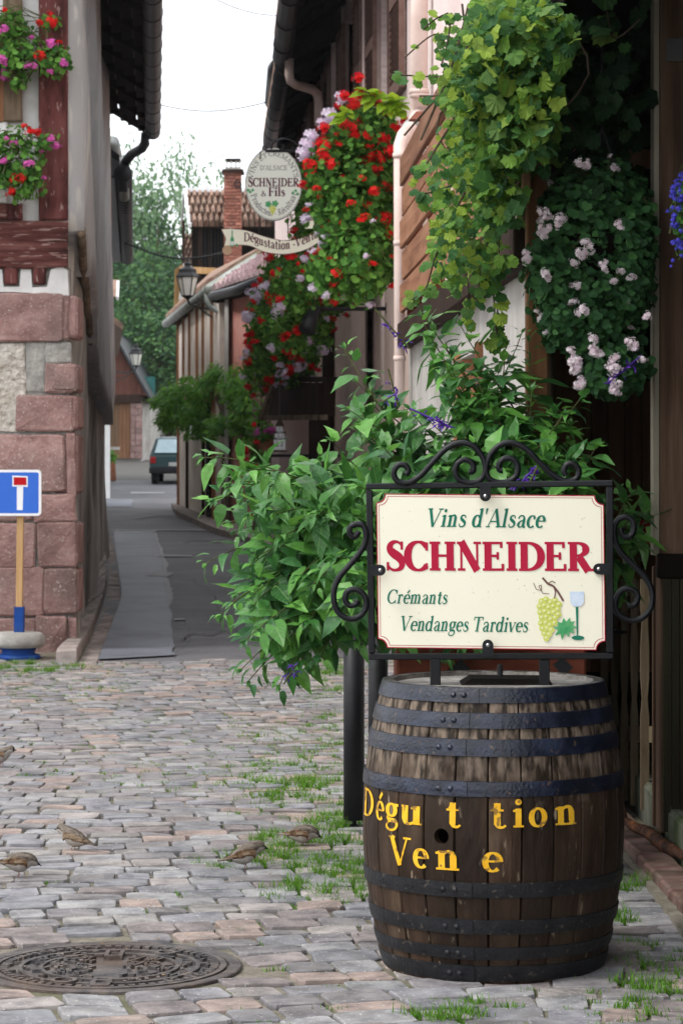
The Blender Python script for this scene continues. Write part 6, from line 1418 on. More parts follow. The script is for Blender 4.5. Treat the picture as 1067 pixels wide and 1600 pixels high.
hz = MB(); hz.box((0, 220, 24), (420, 470, 50.2)); hm = bpy.data.materials.new('thin_haze'); hm.use_nodes = True; hm.node_tree.nodes.clear()
ho_ = hm.node_tree.nodes.new('ShaderNodeOutputMaterial'); hp_ = hm.node_tree.nodes.new('ShaderNodeVolumePrincipled'); hp_.inputs['Density'].default_value = .00025; hp_.inputs['Color'].default_value = (.9, .95, 1, 1); hp_.inputs['Anisotropy'].default_value = .2
hm.node_tree.links.new(hp_.outputs['Volume'], ho_.inputs['Volume']); kind(hz.build('haze', hm), 'stuff')
# ================================================ PLANKED GALLERY AND THE GREY WALL BELOW IT
GX = lambda Y: .366+(Y-16)*(.64-.366)/(9-16)
def GW(Y, z, o=0): return Vector((GX(Y)+o, Y, z))
ga_ = thing('gallery_guard', 'red-brown planked guard of the raised gallery beside the downpipe', 'balcony guard', (GX(12), 12, 2.2))
for k in range(5):
    z = 2.23+k*.19; q = MB(); q.beam(GW(15.7, z+.1+R.uniform(-.008, .008), -.02+.012*(k % 2)), GW(8.9, z+.1+R.uniform(-.012, .012), -.02+.012*(k % 2)), .025, .165, bev=.004); q.build('plank', MT['plank'], ga_)
for Y in (15.6, 13.9, 11.8, 9.7): q = MB(); q.beam(GW(Y, 2.1, .05), GW(Y, 3.2, .05), .09, .09, (0, 1, 0), bev=.005); q.build('guard_post', MT['redboard'], ga_)
q = MB(); q.beam(GW(16.2, 2.13, .03), GW(9.25, 2.13, .03), .12, .14, bev=.005); q.build('floor_beam', MT['timber_d'], ga_)
q = MB(); q.slab([GW(16.2, 2.2, .1), GW(9.4, 2.2, .1), GW(9.4, 2.2, .3), GW(16.2, 2.2, 1.4)], (0, 0, -.08)); q.build('gallery_floor', MT['timber_d'], ga_)
q = MB(); q.slab([P(640, 186, 15.9), P(684, 186, 13.6), P(690, 172, 13.6)+Vector((.1, 0, 0)), P(650, 174, 15.9)], (0, .35, .03)); q.beam(P(661, 232, 15.2), P(661, 184, 15.2), .04, .04, (0, 1, 0)); q.build('handrail_cap', MT['redboard'], ga_)
gwl = thing('grey_wall', 'pale grey rendered wall with deep niches under the planked gallery', 'wall', (GX(12), 12, 0))
q = MB(); ys_ = []; X0 = .06
def gseg(a, c, z0, z1): q.slab([GW(a, z0, X0), GW(c, z0, X0), GW(c, z1, X0), GW(a, z1, X0)], (.1, 0, 0))
gseg(16.3, 12.6, -.1, 2.06); gseg(12.6, 11.35, -.1, 1.1); gseg(12.6, 11.35, 1.85, 2.06); gseg(11.35, 9.95, -.1, 2.06); q.slab([GW(9.95, -.1, X0), GW(9.7, -.1, X0), GW(9.7, 2.06, X0), GW(9.95, 2.06, X0)], (.04, 0, 0))
q.build('wall', MT['greywall'], gwl)
q = MB(); q.slab([GW(12.6, 1.1, X0+.2), GW(11.3, 1.1, X0+.2), GW(11.3, 1.9, X0+.2), GW(12.6, 1.9, X0+.2)], (.04, 0, 0)); q.build('niche_back', MT['curtain'], gwl)
for Y in (12.55, 11.4): q = MB(); q.beam(GW(Y, 1.05, X0+.02), GW(Y, 1.88, X0+.02), .1, .08, (0, 1, 0)); q.build('niche_post', MT['timber'], gwl)
# brown post closing the wall
cp = thing('corner_timber', 'brown square timber at the near end of the grey wall', 'post', P(838, 1000, 9.1))
q = MB(); q.beam(P(838, 1040, 9.1), P(838, 150, 9.1), .075, .09, (0, 1, 0), bev=.006); q.build('timber', MT['boardwall'], cp)
q = MB(); q.beam(P(812, 360, 9.3), P(812, 150, 9.3), .03, .05, (0, 1, 0), bev=.003); q.build('pale_batten', MT['postedge'], cp)

# ================================================ PERGOLA SHED ON THE RIGHT
sh = thing('pergola_shed', 'dark open timber shelter with pale-edged post at the right edge', 'shelter', (1.15, 9.2, 0))
def pbeam(name, a, c, w, h, m, up=(0, 1, 0)): q_ = MB(); q_.beam(a, c, w, h, up, bev=.005); return q_.build(name, MT[m], sh)
YP = 9.15
pbeam('post', P(1049, 1300, YP), P(1049, -60, YP), .098, .12, 'postwood')
q = MB(); q.slab([P(1021, 868, YP-.062), P(1029, 868, YP-.062), P(1029, -60, YP-.062), P(1021, -60, YP-.062)], (0, .1, 0)); q.build('pale_edge', MT['postedge'], sh)
pbeam('post', P(1090, 1310, YP-.02), P(1090, -60, YP-.02), .08, .12, 'boardwall')
pbeam('ledge', P(1026, 884, YP-.1), P(1110, 886, YP-.1), .06, .085, 'dark', (0, 0, 1))
# back wall of vertical boards
for k in range(11):
    x0 = 845+k*26; q = MB(); a_, c_ = P(x0+.7, 1050, 11.2), P(x0+25.3, 596, 11.2); q.box(((a_.x+c_.x)/2, 11.2+R.uniform(0, .008), (a_.z+c_.z)/2), (c_.x-a_.x, .025, c_.z-a_.z), bev=.003); q.build('wall_board', MT['boardwall'], sh)
q = MB(); q.beam(P(885, 1050, 10.9), P(885, 540, 10.9), .12, .1, (0, 1, 0), bev=.006); q.build('post', MT['boardwall'], sh)
q = MB(); q.slab([(.88, 11.35, 0), (2.6, 11.35, 0), (2.6, 11.35, 3.2), (.88, 11.35, 3.2)], (0, .06, 0)); q.slab([(1.45, 3.6, 0), (1.68, 11.4, 0), (1.68, 11.4, 3.2), (1.45, 3.6, 3.2)], (.06, 0, 0)); q.slab([(1.05, 4.5, 3.02), (2.2, 4.5, 3.02), (2.4, 11.4, 3.02), (.62, 11.4, 3.02)], (0, 0, .06)); q.build('shade_lining', MT['dark'], sh)  # unseen side wall and roof carried forward to block light from the shelter
pbeam('cross_beam', P(895, 247, 10.9), P(1022, 249, 10.9), .06, .075, 'boardwall', (0, 0, 1))
for Y in (8.2, 9.3, 10.4): pbeam('roof_beam', (.55, Y, 2.97), (1.9, Y, 2.97), .07, .09, 'dark', (0, 0, 1))
pbeam('roof_beam', (.80, 7.6, 2.93), (.72, 11.2, 2.93), .08, .09, 'dark', (0, 0, 1))
q = MB(); q.slab([P(1040, 95, YP-.07), P(1085, 95, YP-.07), P(1085, 60, YP-.07), P(1040, 60, YP-.07)], (0, .01, 0)); q.build('small_plate', MT['greyink'], sh)
q = MB(); q.slab([P(838, 288, 10.8), P(850, 288, 10.8), P(850, 262, 10.8), P(838, 262, 10.8)], (0, .01, 0)); q.build('small_plate', MT['greyink'], sh)
# picket fence: pickets with pinched waists
fe = thing('picket_fence', 'mossy brown picket fence on the plinth behind the barrel', 'fence', P(985, 1262, 10.2))
def picket(px, w, Y, yb, par):
    q_ = MB(); ring = []
    ys2 = [yb, 1120, 1092, 1060, 1010, 975, 950, 905]
    ws2 = [1, 1, .62, 1, 1, .7, 1, 1]
    L = [P(px-w*k/2, y, Y) for y, k in zip(ys2, ws2)]; Rr = [P(px+w*k/2, y, Y) for y, k in zip(ys2, ws2)]; n = len(L)
    q_.add(L+Rr+[v+Vector((0, .022, 0)) for v in L]+[v+Vector((0, .022, 0)) for v in Rr], [(i, n+i, n+i+1, i+1) for i in range(n-1)]+[(2*n+i, 2*n+i+1, 3*n+i+1, 3*n+i) for i in range(n-1)]+[(i, i+1, 2*n+i+1, 2*n+i) for i in range(n-1)]+[(n+i, 3*n+i, 3*n+i+1, n+i+1) for i in range(n-1)]+[(0, 2*n, 3*n, n)])
    q_.build('picket', MT['picket'], par)
for i, (px, w) in enumerate(((944, 12), (960, 12), (975, 12), (990.5, 12), (1007, 13))): picket(px, w, 10.9-.28*i, 1238+i*7, fe)
q = MB(); q.beam(P(1029, 1290, 9.3), P(1029, 885, 9.3), .045, .04, (0, 1, 0)); q.build('end_post', MT['postwood'], fe)
for py in (945, 1150): q = MB(); q.beam(P(935, py, 11.1)+Vector((.02, .06, 0)), P(1030, py, 9.35)+Vector((.04, .06, 0)), .03, .06); q.build('rail', MT['picket'], fe)
q = MB()
for k in range(4): q.slab([P(1036+k*13, 1300, 9.0+.0*k), P(1047+k*13, 1300, 9.0), P(1047+k*13, 905, 9.0), P(1036+k*13, 905, 9.0)], (0, .02, 0))
q.build('lower_boards', MT['darkmoss'], sh)
# red sign on the dark wall
rg = thing('red_sign', 'small red sign with white letters half hidden by leaves', 'sign', P(1003, 846, 10.8))
q = MB(); q.slab([P(984, 846, 10.8), P(1024, 852, 10.8), P(1024, 812, 10.8), P(990, 812, 10.8)], (0, .012, 0)); q.build('panel', MT['redsign'], rg)
q = MB(); text_mesh(q, 'ner', plane_fn(P(992, 843, 10.8), (1, 0, -.12), (0, 0, 1), (0, -1, 0), .002), .19, .07, 0, .068, .065); q.build('lettering', MT['signwhite'], rg)
# branch and plinth debris
dk = thing('branch', 'burnt orange gnarled branch lying along the plinth', 'branch', G(1025, 1320))
q = MB(); zb = .11
pts = [(978, 1292, .02), (995, 1303, .025), (1012, 1309, .03), (1030, 1325, .027), (1040, 1332, .032), (1058, 1342, .024), (1070, 1348, .02)]
v_ = []
for px, py, r_ in pts: v_.append((G(px, py, .055)+Vector((0, 0, .02)), r_*.75))
q.tube([a for a, _ in v_], [r_ for _, r_ in v_], 8); q.tube([v_[0][0], v_[0][0]+Vector((-.01, .02, .07))], [.008, .003], 5); q.build('gnarled_wood', MT['drift'], dk, smooth=True)

# ================================================ VINE OVER THE SHELTER
vn = thing('grape_vine', 'yellow-green grape vine spilling down from the shelter roof', 'vine', P(850, 1000, 9.2))
BV = [(805, 50, 85, 75, 1), (740, 140, 48, 70, 1), (800, 160, 80, 90, 1), (745, 235, 65, 60, .8), (775, 310, 45, 60, .8), (712, 350, 42, 50, .45), (715, 75, 32, 36, .3), (850, 60, 60, 60, .9), (765, 400, 28, 45, .35), (690, 300, 25, 60, .25), (700, 420, 35, 50, .25), (835, 200, 40, 60, .7)]
Ms = []
for _ in range(3600):
    b_ = R.choices(BV, [b[2]*b[3]*b[4] for b in BV])[0]; d = rvec(); q_ = R.uniform(.3, 1.08)
    Y = 9.0+.45*R.uniform(-1, .6); px = b_[0]+d.x*b_[2]*q_; py = b_[1]-d.z*b_[3]*q_
    s_ = R.uniform(.024, .046) if px < 740 or R.random() < .45 else R.uniform(.04, .078)
    if py > 330: s_ = min(s_, .055)
    Ms.append(basis(P(px, py, Y), (R.gauss(-.25, .7), R.gauss(-.3, .5), R.gauss(-.7, .5)), (R.gauss(-.35, .6), R.gauss(-.8, .5), R.gauss(.75, .6)), s_, 1))
leaves_split(vn, VNS, Ms, MT['vine_v'], 300, m2=MT['vine'])
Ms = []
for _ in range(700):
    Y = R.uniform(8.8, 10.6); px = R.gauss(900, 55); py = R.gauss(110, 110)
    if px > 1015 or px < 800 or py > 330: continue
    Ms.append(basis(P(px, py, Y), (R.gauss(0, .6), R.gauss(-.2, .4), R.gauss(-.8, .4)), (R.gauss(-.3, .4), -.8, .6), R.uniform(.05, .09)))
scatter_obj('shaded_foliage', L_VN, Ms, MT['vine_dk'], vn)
q = MB(); Ms = []
def strand(pts, Y, n, s_, out=Ms):
    c_ = crom([(a, b) for a, b in pts], 6); q.tube([P(a, b, Y) for a, b in c_], .0028, 5)
    for _ in range(n):
        i = R.randrange(len(c_)); a, b = c_[i]; out.append(basis(P(a+R.gauss(0, 4), b+R.gauss(0, 4), Y+R.gauss(0, .02)), (R.gauss(0, .7), -.2, R.gauss(-.6, .4)), (R.gauss(0, .4), -.8, .6), s_*R.uniform(.6, 1.3)))
strand([(760, 380), (768, 430), (772, 480), (775, 530)], 8.9, 26, .045)
strand([(778, 360), (780, 430), (776, 500), (777, 525)], 8.92, 20, .04)
strand([(745, 380), (750, 420), (745, 470)], 8.9, 16, .045)
strand([(735, 70), (700, 60), (675, 55), (632, 90)], 8.9, 10, .04)
strand([(720, 120), (680, 120), (640, 118), (618, 117)], 8.85, 14, .038)
strand([(715, 150), (680, 150), (655, 150)], 8.8, 10, .035)
strand([(700, 20), (680, 30), (662, 45)], 8.8, 9, .035)
strand([(700, 230), (670, 250), (650, 270), (642, 272)], 8.8, 16, .035)
strand([(705, 290), (675, 300), (652, 305)], 8.8, 14, .035)
strand([(700, 360), (680, 400), (665, 450), (640, 470)], 8.85, 22, .045)
strand([(690, 100), (700, 60), (705, 20)], 8.8, 12, .03)
strand([(850, 235), (870, 250), (900, 265)], 9.2, 9, .05)
strand([(720, 400), (730, 440), (733, 480), (735, 500)], 8.95, 12, .04)
strand([(1000, 30), (960, 60), (948, 20), (940, -20)], 8.8, 6, .07)
scatter_obj('tendril_leaves', L_VN, Ms, MT['vine'], vn)
for k in range(16):
    a = P(R.uniform(700, 900), R.uniform(-40, 120), 9.0+R.uniform(-.3, .3)); q.tube(crom([tuple(a), tuple(a+Vector((R.uniform(-.15, .1), 0, -.2))), tuple(a+Vector((R.uniform(-.2, .1), 0, -.45)))], 4), .004, 5)
q.tube(crom([(.72, 9.25, 0), (.71, 9.22, 1.2), (.73, 9.2, 2.2), (.76, 9.1, 2.95)], 6), .022, 7)
q.build('stem', MT['bark'], vn)

# ================================================ HANGING BASKETS
YH = 9.0
hb = thing('hanging_basket', 'big hanging basket of blush-white trailing geraniums in the dark shelter', 'hanging basket', P(925, 420, YH))
def HB(px, py, rx, ry, d=.2): return (P(px, py, YH), (rx*YH/F, d, ry*YH/F))
q = MB(); c_ = P(930, 380, YH); q.lathe([(.02, -.16), (.1, -.12), (.15, -.02), (.16, .02), (.14, .02)], 18, c_); q.build('bowl', MT['dark'], hb, smooth=True)
q = MB()
for dx in (-.14, .0, .14): q.tube([P(940, 200, YH), c_+Vector((dx, -.05+.2*(dx == 0), .02))], .003, 4)
q.tube([P(940, 203, YH), P(940, 60, YH)], .005, 4); q.build('hanging_wire', MT['iron'], hb)
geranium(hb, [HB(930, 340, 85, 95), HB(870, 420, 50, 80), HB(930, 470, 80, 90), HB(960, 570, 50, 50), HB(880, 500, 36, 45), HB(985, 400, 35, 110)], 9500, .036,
   [(MT['fl_blush'], 34, .036, lambda p: p.x < .98 and p.y < YH+.1)], 51, MT['geran_dk'])
for pts, n in (([(852, 320), (850, 350)], 4), ([(870, 335), (872, 350)], 3), ([(850, 360), (842, 372)], 3), ([(910, 385), (905, 400)], 4), ([(820, 395), (826, 405)], 3), ([(850, 425), (856, 435)], 2), ([(905, 480), (908, 492)], 3), ([(925, 520), (932, 560), (930, 545)], 8), ([(885, 545), (900, 580), (910, 605), (893, 560)], 14), ([(950, 550), (958, 580), (960, 620), (955, 600)], 14), ([(968, 350), (966, 358)], 2), ([(912, 250), (918, 262)], 3), ([(946, 405), (950, 436)], 3), ([(1005, 492), (1012, 500)], 2), ([(985, 530), (1000, 560)], 4)):
    for _ in range(n):
        t = R.random()*(len(pts)-1); i = int(t); px = lerp(pts[i][0], pts[i+1][0], t-i)+R.gauss(0, 4); py = lerp(pts[i][1], pts[i+1][1], t-i)+R.gauss(0, 5); s_ = R.uniform(.028, .046)
        part_m('flower_head', flower_mesh(R.randrange(3), MT['fl_blush']), hb, Matrix.Translation(P(px, py, YH-.3)-worldloc(hb)) @ Euler((R.uniform(0, 3), 0, R.uniform(0, 6))).to_matrix().to_4x4() @ Matrix.Diagonal((s_, s_, s_*.8, 1)))
lb = thing('hanging_basket', 'blue lobelia trailing in front of the post at the right edge', 'hanging basket', P(1118, 330, 8.7))
q = MB(); q.lathe([(.02, -.14), (.09, -.1), (.13, 0), (.12, 0)], 16, P(1128, 330, 8.7)); q.build('bowl', MT['dark'], lb); q = MB(); q.tube([P(1128, 330, 8.7)+Vector((-.12, 0, 0)), P(1128, 60, 8.7)], .003, 4); q.tube([P(1128, 330, 8.7)+Vector((.12, 0, 0)), P(1128, 60, 8.7)], .003, 4); q.tube([P(1128, 60, 8.7), P(1128, -50, 8.7)], .004, 4); q.build('hanging_wire', MT['screw'], lb)
geranium(lb, [(P(1085, 340, 8.7), (.08, .09, .15)), (P(1075, 300, 8.7), (.04, .06, .06))], 600, .02, [(MT['fl_blue'], 60, .022, None)], 55, MT['geran'])
for _ in range(26):
    px, py = R.gauss(1058, 9), R.uniform(290, 420); s_ = R.uniform(.012, .022); part_m('flower_head', flower_mesh(R.randrange(3), MT['fl_blue']), lb, Matrix.Translation(P(px, py, 8.6)-worldloc(lb)) @ Matrix.Diagonal((s_, s_, s_, 1)))

# ================================================ PLANTER AND THE SALVIA BUSH
pn = thing('planter', 'red-brown wooden planter trough behind the barrel on black steel legs', 'planter', (.55, 8.9, 0))
q = MB(); q.box((.49, 8.9, .60), (.62, .5, .36), bev=.008); q.build('trough', MT['redboard'], pn)
q = MB(); q.beam(P(700, 1062, 8.6), P(728, 1038, 8.6), .02, .05, (0, 0, 1)); q.build('bracket', MT['ironmatt'], pn); q = MB(); q.beam(P(872, 1048, 8.6), P(886, 1034, 8.6), .02, .05); q.build('bracket', MT['ironmatt'], pn)
q = MB(); q.lathe([(.0, 0), (.42, 0), (.42, .01), (0, .01)], 4, (.54, 8.9, .785)); q.build('soil', MT['dark'], pn)
p0 = G(553, 1293); q = MB(); q.tube([(p0.x, p0.y, .03), (p0.x, p0.y, .80)], .0395, 20); q.build('tubular_leg', MT['ironmatt'], pn, smooth=True)
q = MB(); q.lathe([(0, .0), (.045, .0), (.045, .008), (.01, .012), (.01, .05)], 16, (p0.x, p0.y, .0)); q.build('levelling_foot', MT['ironmatt'], pn)
q = MB(); q.tube([(p0.x+.085, p0.y-.35, .03), (p0.x+.085, p0.y-.35, .92)], .036, 20); q.lathe([(0, 0), (.045, 0), (.045, .008), (.01, .012), (.01, .05)], 16, (p0.x+.085, p0.y-.35, 0)); q.build('tubular_leg', MT['ironmatt'], pn, smooth=True)
q = MB(); q.slab([(.16, 8.62, .02), (.88, 8.62, .02), (.88, 8.62, .6), (.16, 8.62, .6)], (0, .03, 0)); q.build('dark_panel', MT['dark'], pn)

bu = thing('salvia_bush', 'large sprawling green salvia with purple flower spikes behind the sign', 'bush', (.6, 8.8, .8))
tips = [(318, 715, 8.6, 1), (335, 780, 8.5, 1), (322, 880, 8.5, .8), (345, 960, 8.4, .9), (378, 1045, 8.4, .9), (437, 1070, 8.3, .9), (395, 930, 8.3, 1), (400, 870, 8.3, 1), (410, 800, 8.4, 1), (372, 830, 8.7, 1), (450, 750, 8.5, 1), (500, 720, 8.6, 1), (485, 800, 8.2, 1.2), (470, 900, 8.2, 1.3), (480, 970, 8.2, 1.2), (520, 870, 8.1, 1.3), (540, 960, 8.1, 1.2), (500, 1030, 8.3, .9),
 (538, 545, 8.9, .8), (545, 640, 8.7, 1), (520, 690, 8.6, 1), (575, 620, 8.9, 1), (600, 700, 8.5, 1.2), (640, 640, 8.7, 1.1), (560, 760, 8.4, 1.2), (590, 820, 8.3, 1.3),
 (655, 480, 9.0, .9), (690, 560, 8.8, 1.1), (720, 510, 8.9, 1.0), (700, 620, 8.7, 1.2), (745, 590, 8.8, 1.1), (790, 540, 8.9, .9), (815, 520, 9, .8), (770, 640, 8.7, 1.1), (830, 610, 8.8, 1.1), (800, 690, 8.6, 1.3), (870, 640, 8.8, 1.1), (905, 625, 8.7, 1), (890, 720, 8.6, 1.5), (930, 700, 8.7, 1.3), (740, 700, 8.5, 1.3), (680, 710, 8.5, 1.3), (950, 790, 8.9, 1.2), (985, 770, 9.1, 1.1), (1005, 800, 9.1, 1.1), (985, 860, 9.0, 1.4), (970, 920, 9.0, 1.3), (640, 760, 8.4, 1.2), (720, 1010, 8.4, 1), (760, 1015, 8.4, .9), (690, 1025, 8.4, .9), (620, 1000, 8.3, 1.1), (560, 1000, 8.3, 1.1), (610, 900, 8.4, 1.2), (430, 990, 8.3, 1), (440, 840, 8.3, 1.2), (365, 760, 8.6, .9), (530, 800, 8.3, 1.2), (670, 860, 8.6, 1.2), (780, 780, 8.6, 1.2), (860, 780, 8.6, 1.2)]
q = MB(); Ms = []; Mdk = []
tips += [(a+R.uniform(-26, 26), b_+R.uniform(-24, 24), c_+R.uniform(-.15, .15), d_*.85) for a, b_, c_, d_ in tips if a > 340 and (b_ > 700 or a < 520)]+[(R.uniform(540, 900), R.uniform(640, 760), R.uniform(8.6, 9.0), .9) for _ in range(14)]+[(a+R.uniform(-30, 30), b_+R.uniform(10, 60), c_, .8) for a, b_, c_, d_ in tips if a > 520 and b_ < 650]+[(R.uniform(380, 560), R.uniform(730, 1000), R.uniform(8.1, 8.6), .9) for _ in range(26)]
for (px, py, Y, ls) in tips:
    T_ = P(px, py, Y); base = Vector((R.uniform(.25, .85) if px > 520 else R.uniform(.2, .4), R.uniform(8.75, 9.1), .8))
    ext = abs(T_.x-base.x)
    low = T_.z < 1.05
    c1 = base+Vector(((T_.x-base.x)*.25, (T_.y-base.y)*.3, max(.25, (T_.z-base.z)*.55+(.28 if low else .1)))); c2 = base.lerp(T_, .72)+Vector((0, 0, .18 if low or px < 480 else .05))
    pts = [base, c1, c2, T_]; N_ = 14; cur = []
    for i in range(N_+1):
        t = i/N_; a = pts[0].lerp(pts[1], t); b_ = pts[1].lerp(pts[2], t); c_ = pts[2].lerp(pts[3], t); cur.append(a.lerp(b_, t).lerp(b_.lerp(c_, t), t))
    q.tube(cur, [.0052*(1-.7*i/N_) for i in range(N_+1)], 5)
    ln_ = sum((cur[i+1]-cur[i]).length for i in range(N_)); npair = max(5, int(ln_*.8/.052)); roll = R.uniform(0, pi)
    for k in range(npair):
        t = 1-.8*((k/npair)**1.1); f_ = t*N_; i = min(N_-1, int(f_)); p = cur[i].lerp(cur[i+1], f_-i); d = (cur[i+1]-cur[i]).normalized()
        u = d.orthogonal().normalized(); w_ = d.cross(u); roll += pi/2+R.gauss(0, .3); age = min(1, k/3.5)
        for s_ in (0, pi):
            o_ = u*math.cos(roll+s_)+w_*math.sin(roll+s_)
            dirn = (o_*(.8+.2*age)+d*(.75-.4*age)+Vector((0, 0, -.35*age-.05))+rvec()*.22).normalized()
            sz = (.04+.075*age)*ls*R.choice((.6, .85, 1.05, 1.2, 1.35))*R.uniform(.85, 1.15); sz = min(sz, .112); upv = (Vector((0, -.25, 1))+d*.25+rvec()*.3)
            pp = p+o_*.012+dirn*.01
            (Ms).append(basis(pp, dirn, upv, sz, R.uniform(.85, 1.1)))
            if age > .4 and R.random() < .55: Ms.append(basis(p, (o_+d*.8+rvec()*.4), upv, sz*.5))
    for _ in range(4): Ms.append(basis(cur[-1], (cur[-1]-cur[-2]).normalized()+rvec()*.6, (0, -.3, 1), .03*ls))
leaves_split(bu, OVS, Ms, MT['salvia_v'], 300, m2=MT['salvia'])
# deep inner mass of leaves with shade put into their colour, so the bush is not see-through
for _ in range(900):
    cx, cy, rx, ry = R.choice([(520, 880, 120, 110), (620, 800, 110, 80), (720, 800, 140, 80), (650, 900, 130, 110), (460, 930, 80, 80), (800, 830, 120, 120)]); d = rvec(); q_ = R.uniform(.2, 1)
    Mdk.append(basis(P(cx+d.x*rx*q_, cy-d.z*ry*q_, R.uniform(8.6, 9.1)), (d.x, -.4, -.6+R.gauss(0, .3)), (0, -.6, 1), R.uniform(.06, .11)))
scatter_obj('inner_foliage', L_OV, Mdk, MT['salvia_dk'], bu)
q.build('stem', MT['stem'], bu)
# purple flower spikes
fl_t = (np.array([(0, 0, 0), (-.13, .3, .04), (-.1, .75, .0), (0, 1, -.12), (.1, .75, .0), (.13, .3, .04), (0, .5, .1)]), [(0, 1, 6), (1, 2, 6), (2, 3, 6), (3, 4, 6), (4, 5, 6), (5, 0, 6)])
for j, (a, c, Y, n) in enumerate((((598, 497), (640, 545), 8.45, 28), ((655, 645), (705, 668), 8.4, 24), ((610, 590), (622, 636), 8.5, 12), ((810, 758), (838, 728), 8.2, 30), ((448, 1062), (462, 1040), 8.2, 22), ((990, 565), (950, 598), 8.7, 30), ((602, 625), (618, 615), 8.5, 9), ((684, 655), (700, 668), 8.4, 10), ((836, 735), (826, 756), 8.18, 10))):
    Fm = []; A_, C_ = P(*a, Y), P(*c, Y); q = MB(); q.tube([A_+(A_-C_)*.3, A_, C_], .003, 5)
    for _ in range(n): p = A_.lerp(C_, R.random())+rvec()*.012; Fm.append(basis(p, rvec()+Vector((0, -.2, -.6)), rvec(), R.uniform(.016, .028)))
    v_, f_ = scatter(fl_t, Fm); sp_ = mesh_obj('flower_spike', v_, f_, MT['fl_violet'], bu); q.build('spike_stalk', MT['fl_violet'] if j % 2 else MT['stem'], sp_)

# ================================================ THE BARREL
BC = Vector((.412, 7.19, 0)); BH = .772
def br(z): return .296+.058*(1-((z-.39)/.385)**2)
ba = thing('wine_barrel', 'old oak wine barrel with yellow painted lettering and dark iron hoops', 'barrel', BC)
FA = math.atan2(-BC.y, -BC.x)              # direction from the barrel's axis to the camera
def bp(theta, z, d=0):                     # theta to the right of the camera-facing line, degrees
    a = FA+math.radians(theta); r_ = br(z)+d; return BC+Vector((r_*math.cos(a), r_*math.sin(a), z))
NS = 25; nz = 16
def stave_mesh(seed):
    r = random.Random(seed); w = 2*pi/NS; vs = []; rows = []
    for i in range(nz+1):
        z = .0+BH*i/nz; r0 = br(z); g_ = .0016/r0; row = []
        for a, d in ((-w/2+g_, -.004), (-w/2+g_*2.6, -.0004), (-w/6, .0008), (w/6, .0008), (w/2-g_*2.6, -.0004), (w/2-g_, -.004)): row.append((a, r0+d+r.uniform(-.0007, .0007)))
        for a in (w/2-g_, -w/2+g_): row.append((a, r0-.024))
        vs += [(rr*math.cos(a), rr*math.sin(a), z) for a, rr in row]
    m = 8; fs = [(i*m+j, i*m+(j+1) % m, (i+1)*m+(j+1) % m, (i+1)*m+j) for i in range(nz) for j in range(m)]+[tuple(range(m))[::-1], tuple(nz*m+j for j in range(m))]
    return vs, fs
SM_ = [make_mesh('stave', *stave_mesh(s_), [MT['stave'], MT['rimwood']]) for s_ in range(3)]
for me in SM_: me.polygons[len(me.polygons)-1].material_index = 1
# the varnish has weathered off the upper third: raw grey oak above a ragged line
_nt = MT['stave'].node_tree; _bs = next(n_ for n_ in _nt.nodes if n_.type == 'BSDF_PRINCIPLED'); _old = _bs.inputs['Base Color'].links[0].from_socket
_g = _nt.nodes.new('ShaderNodeNewGeometry'); _sx = _nt.nodes.new('ShaderNodeSeparateXYZ'); _nt.links.new(_g.outputs['Position'], _sx.inputs[0])
_nz = _nt.nodes.new('ShaderNodeTexNoise'); _nz.inputs['Scale'].default_value = 16; _nz.inputs['Detail'].default_value = 8; _nt.links.new(_g.outputs['Position'], _nz.inputs['Vector'])
_ma = _nt.nodes.new('ShaderNodeMath'); _ma.operation = 'MULTIPLY_ADD'; _ma.inputs[1].default_value = .35; _nt.links.new(_nz.outputs['Fac'], _ma.inputs[0]); _nt.links.new(_sx.outputs['Z'], _ma.inputs[2])
_mr = _nt.nodes.new('ShaderNodeMapRange'); _mr.inputs['From Min'].default_value = .66; _mr.inputs['From Max'].default_value = .78; _nt.links.new(_ma.outputs[0], _mr.inputs['Value'])
_n2 = _nt.nodes.new('ShaderNodeTexNoise'); _n2.inputs['Scale'].default_value = 55; _n2.inputs['Detail'].default_value = 8; _mp = _nt.nodes.new('ShaderNodeMapping'); _mp.inputs['Scale'].default_value = (1, 1, .25); _nt.links.new(_g.outputs['Position'], _mp.inputs[0]); _nt.links.new(_mp.outputs[0], _n2.inputs['Vector'])
_rp = _nt.nodes.new('ShaderNodeValToRGB'); _rp.color_ramp.elements[0].position = .4; _rp.color_ramp.elements[0].color = (.022, .015, .01, 1); _rp.color_ramp.elements[1].position = .62; _rp.color_ramp.elements[1].color = (.19, .145, .11, 1); _nt.links.new(_n2.outputs['Fac'], _rp.inputs['Fac'])
_mx = _nt.nodes.new('ShaderNodeMix'); _mx.data_type = 'RGBA'; _nt.links.new(_mr.outputs[0], _mx.inputs['Factor']); _nt.links.new(_old, _mx.inputs['A']); _nt.links.new(_rp.outputs['Color'], _mx.inputs['B']); _nt.links.new(_mx.outputs['Result'], _bs.inputs['Base Color'])
staves = []
for k in range(NS):
    o = link('stave', SM_[k % 3], ba, (0, 0, 0), (0, 0, FA+2*pi*(k+.35)/NS)); staves.append((k, o))
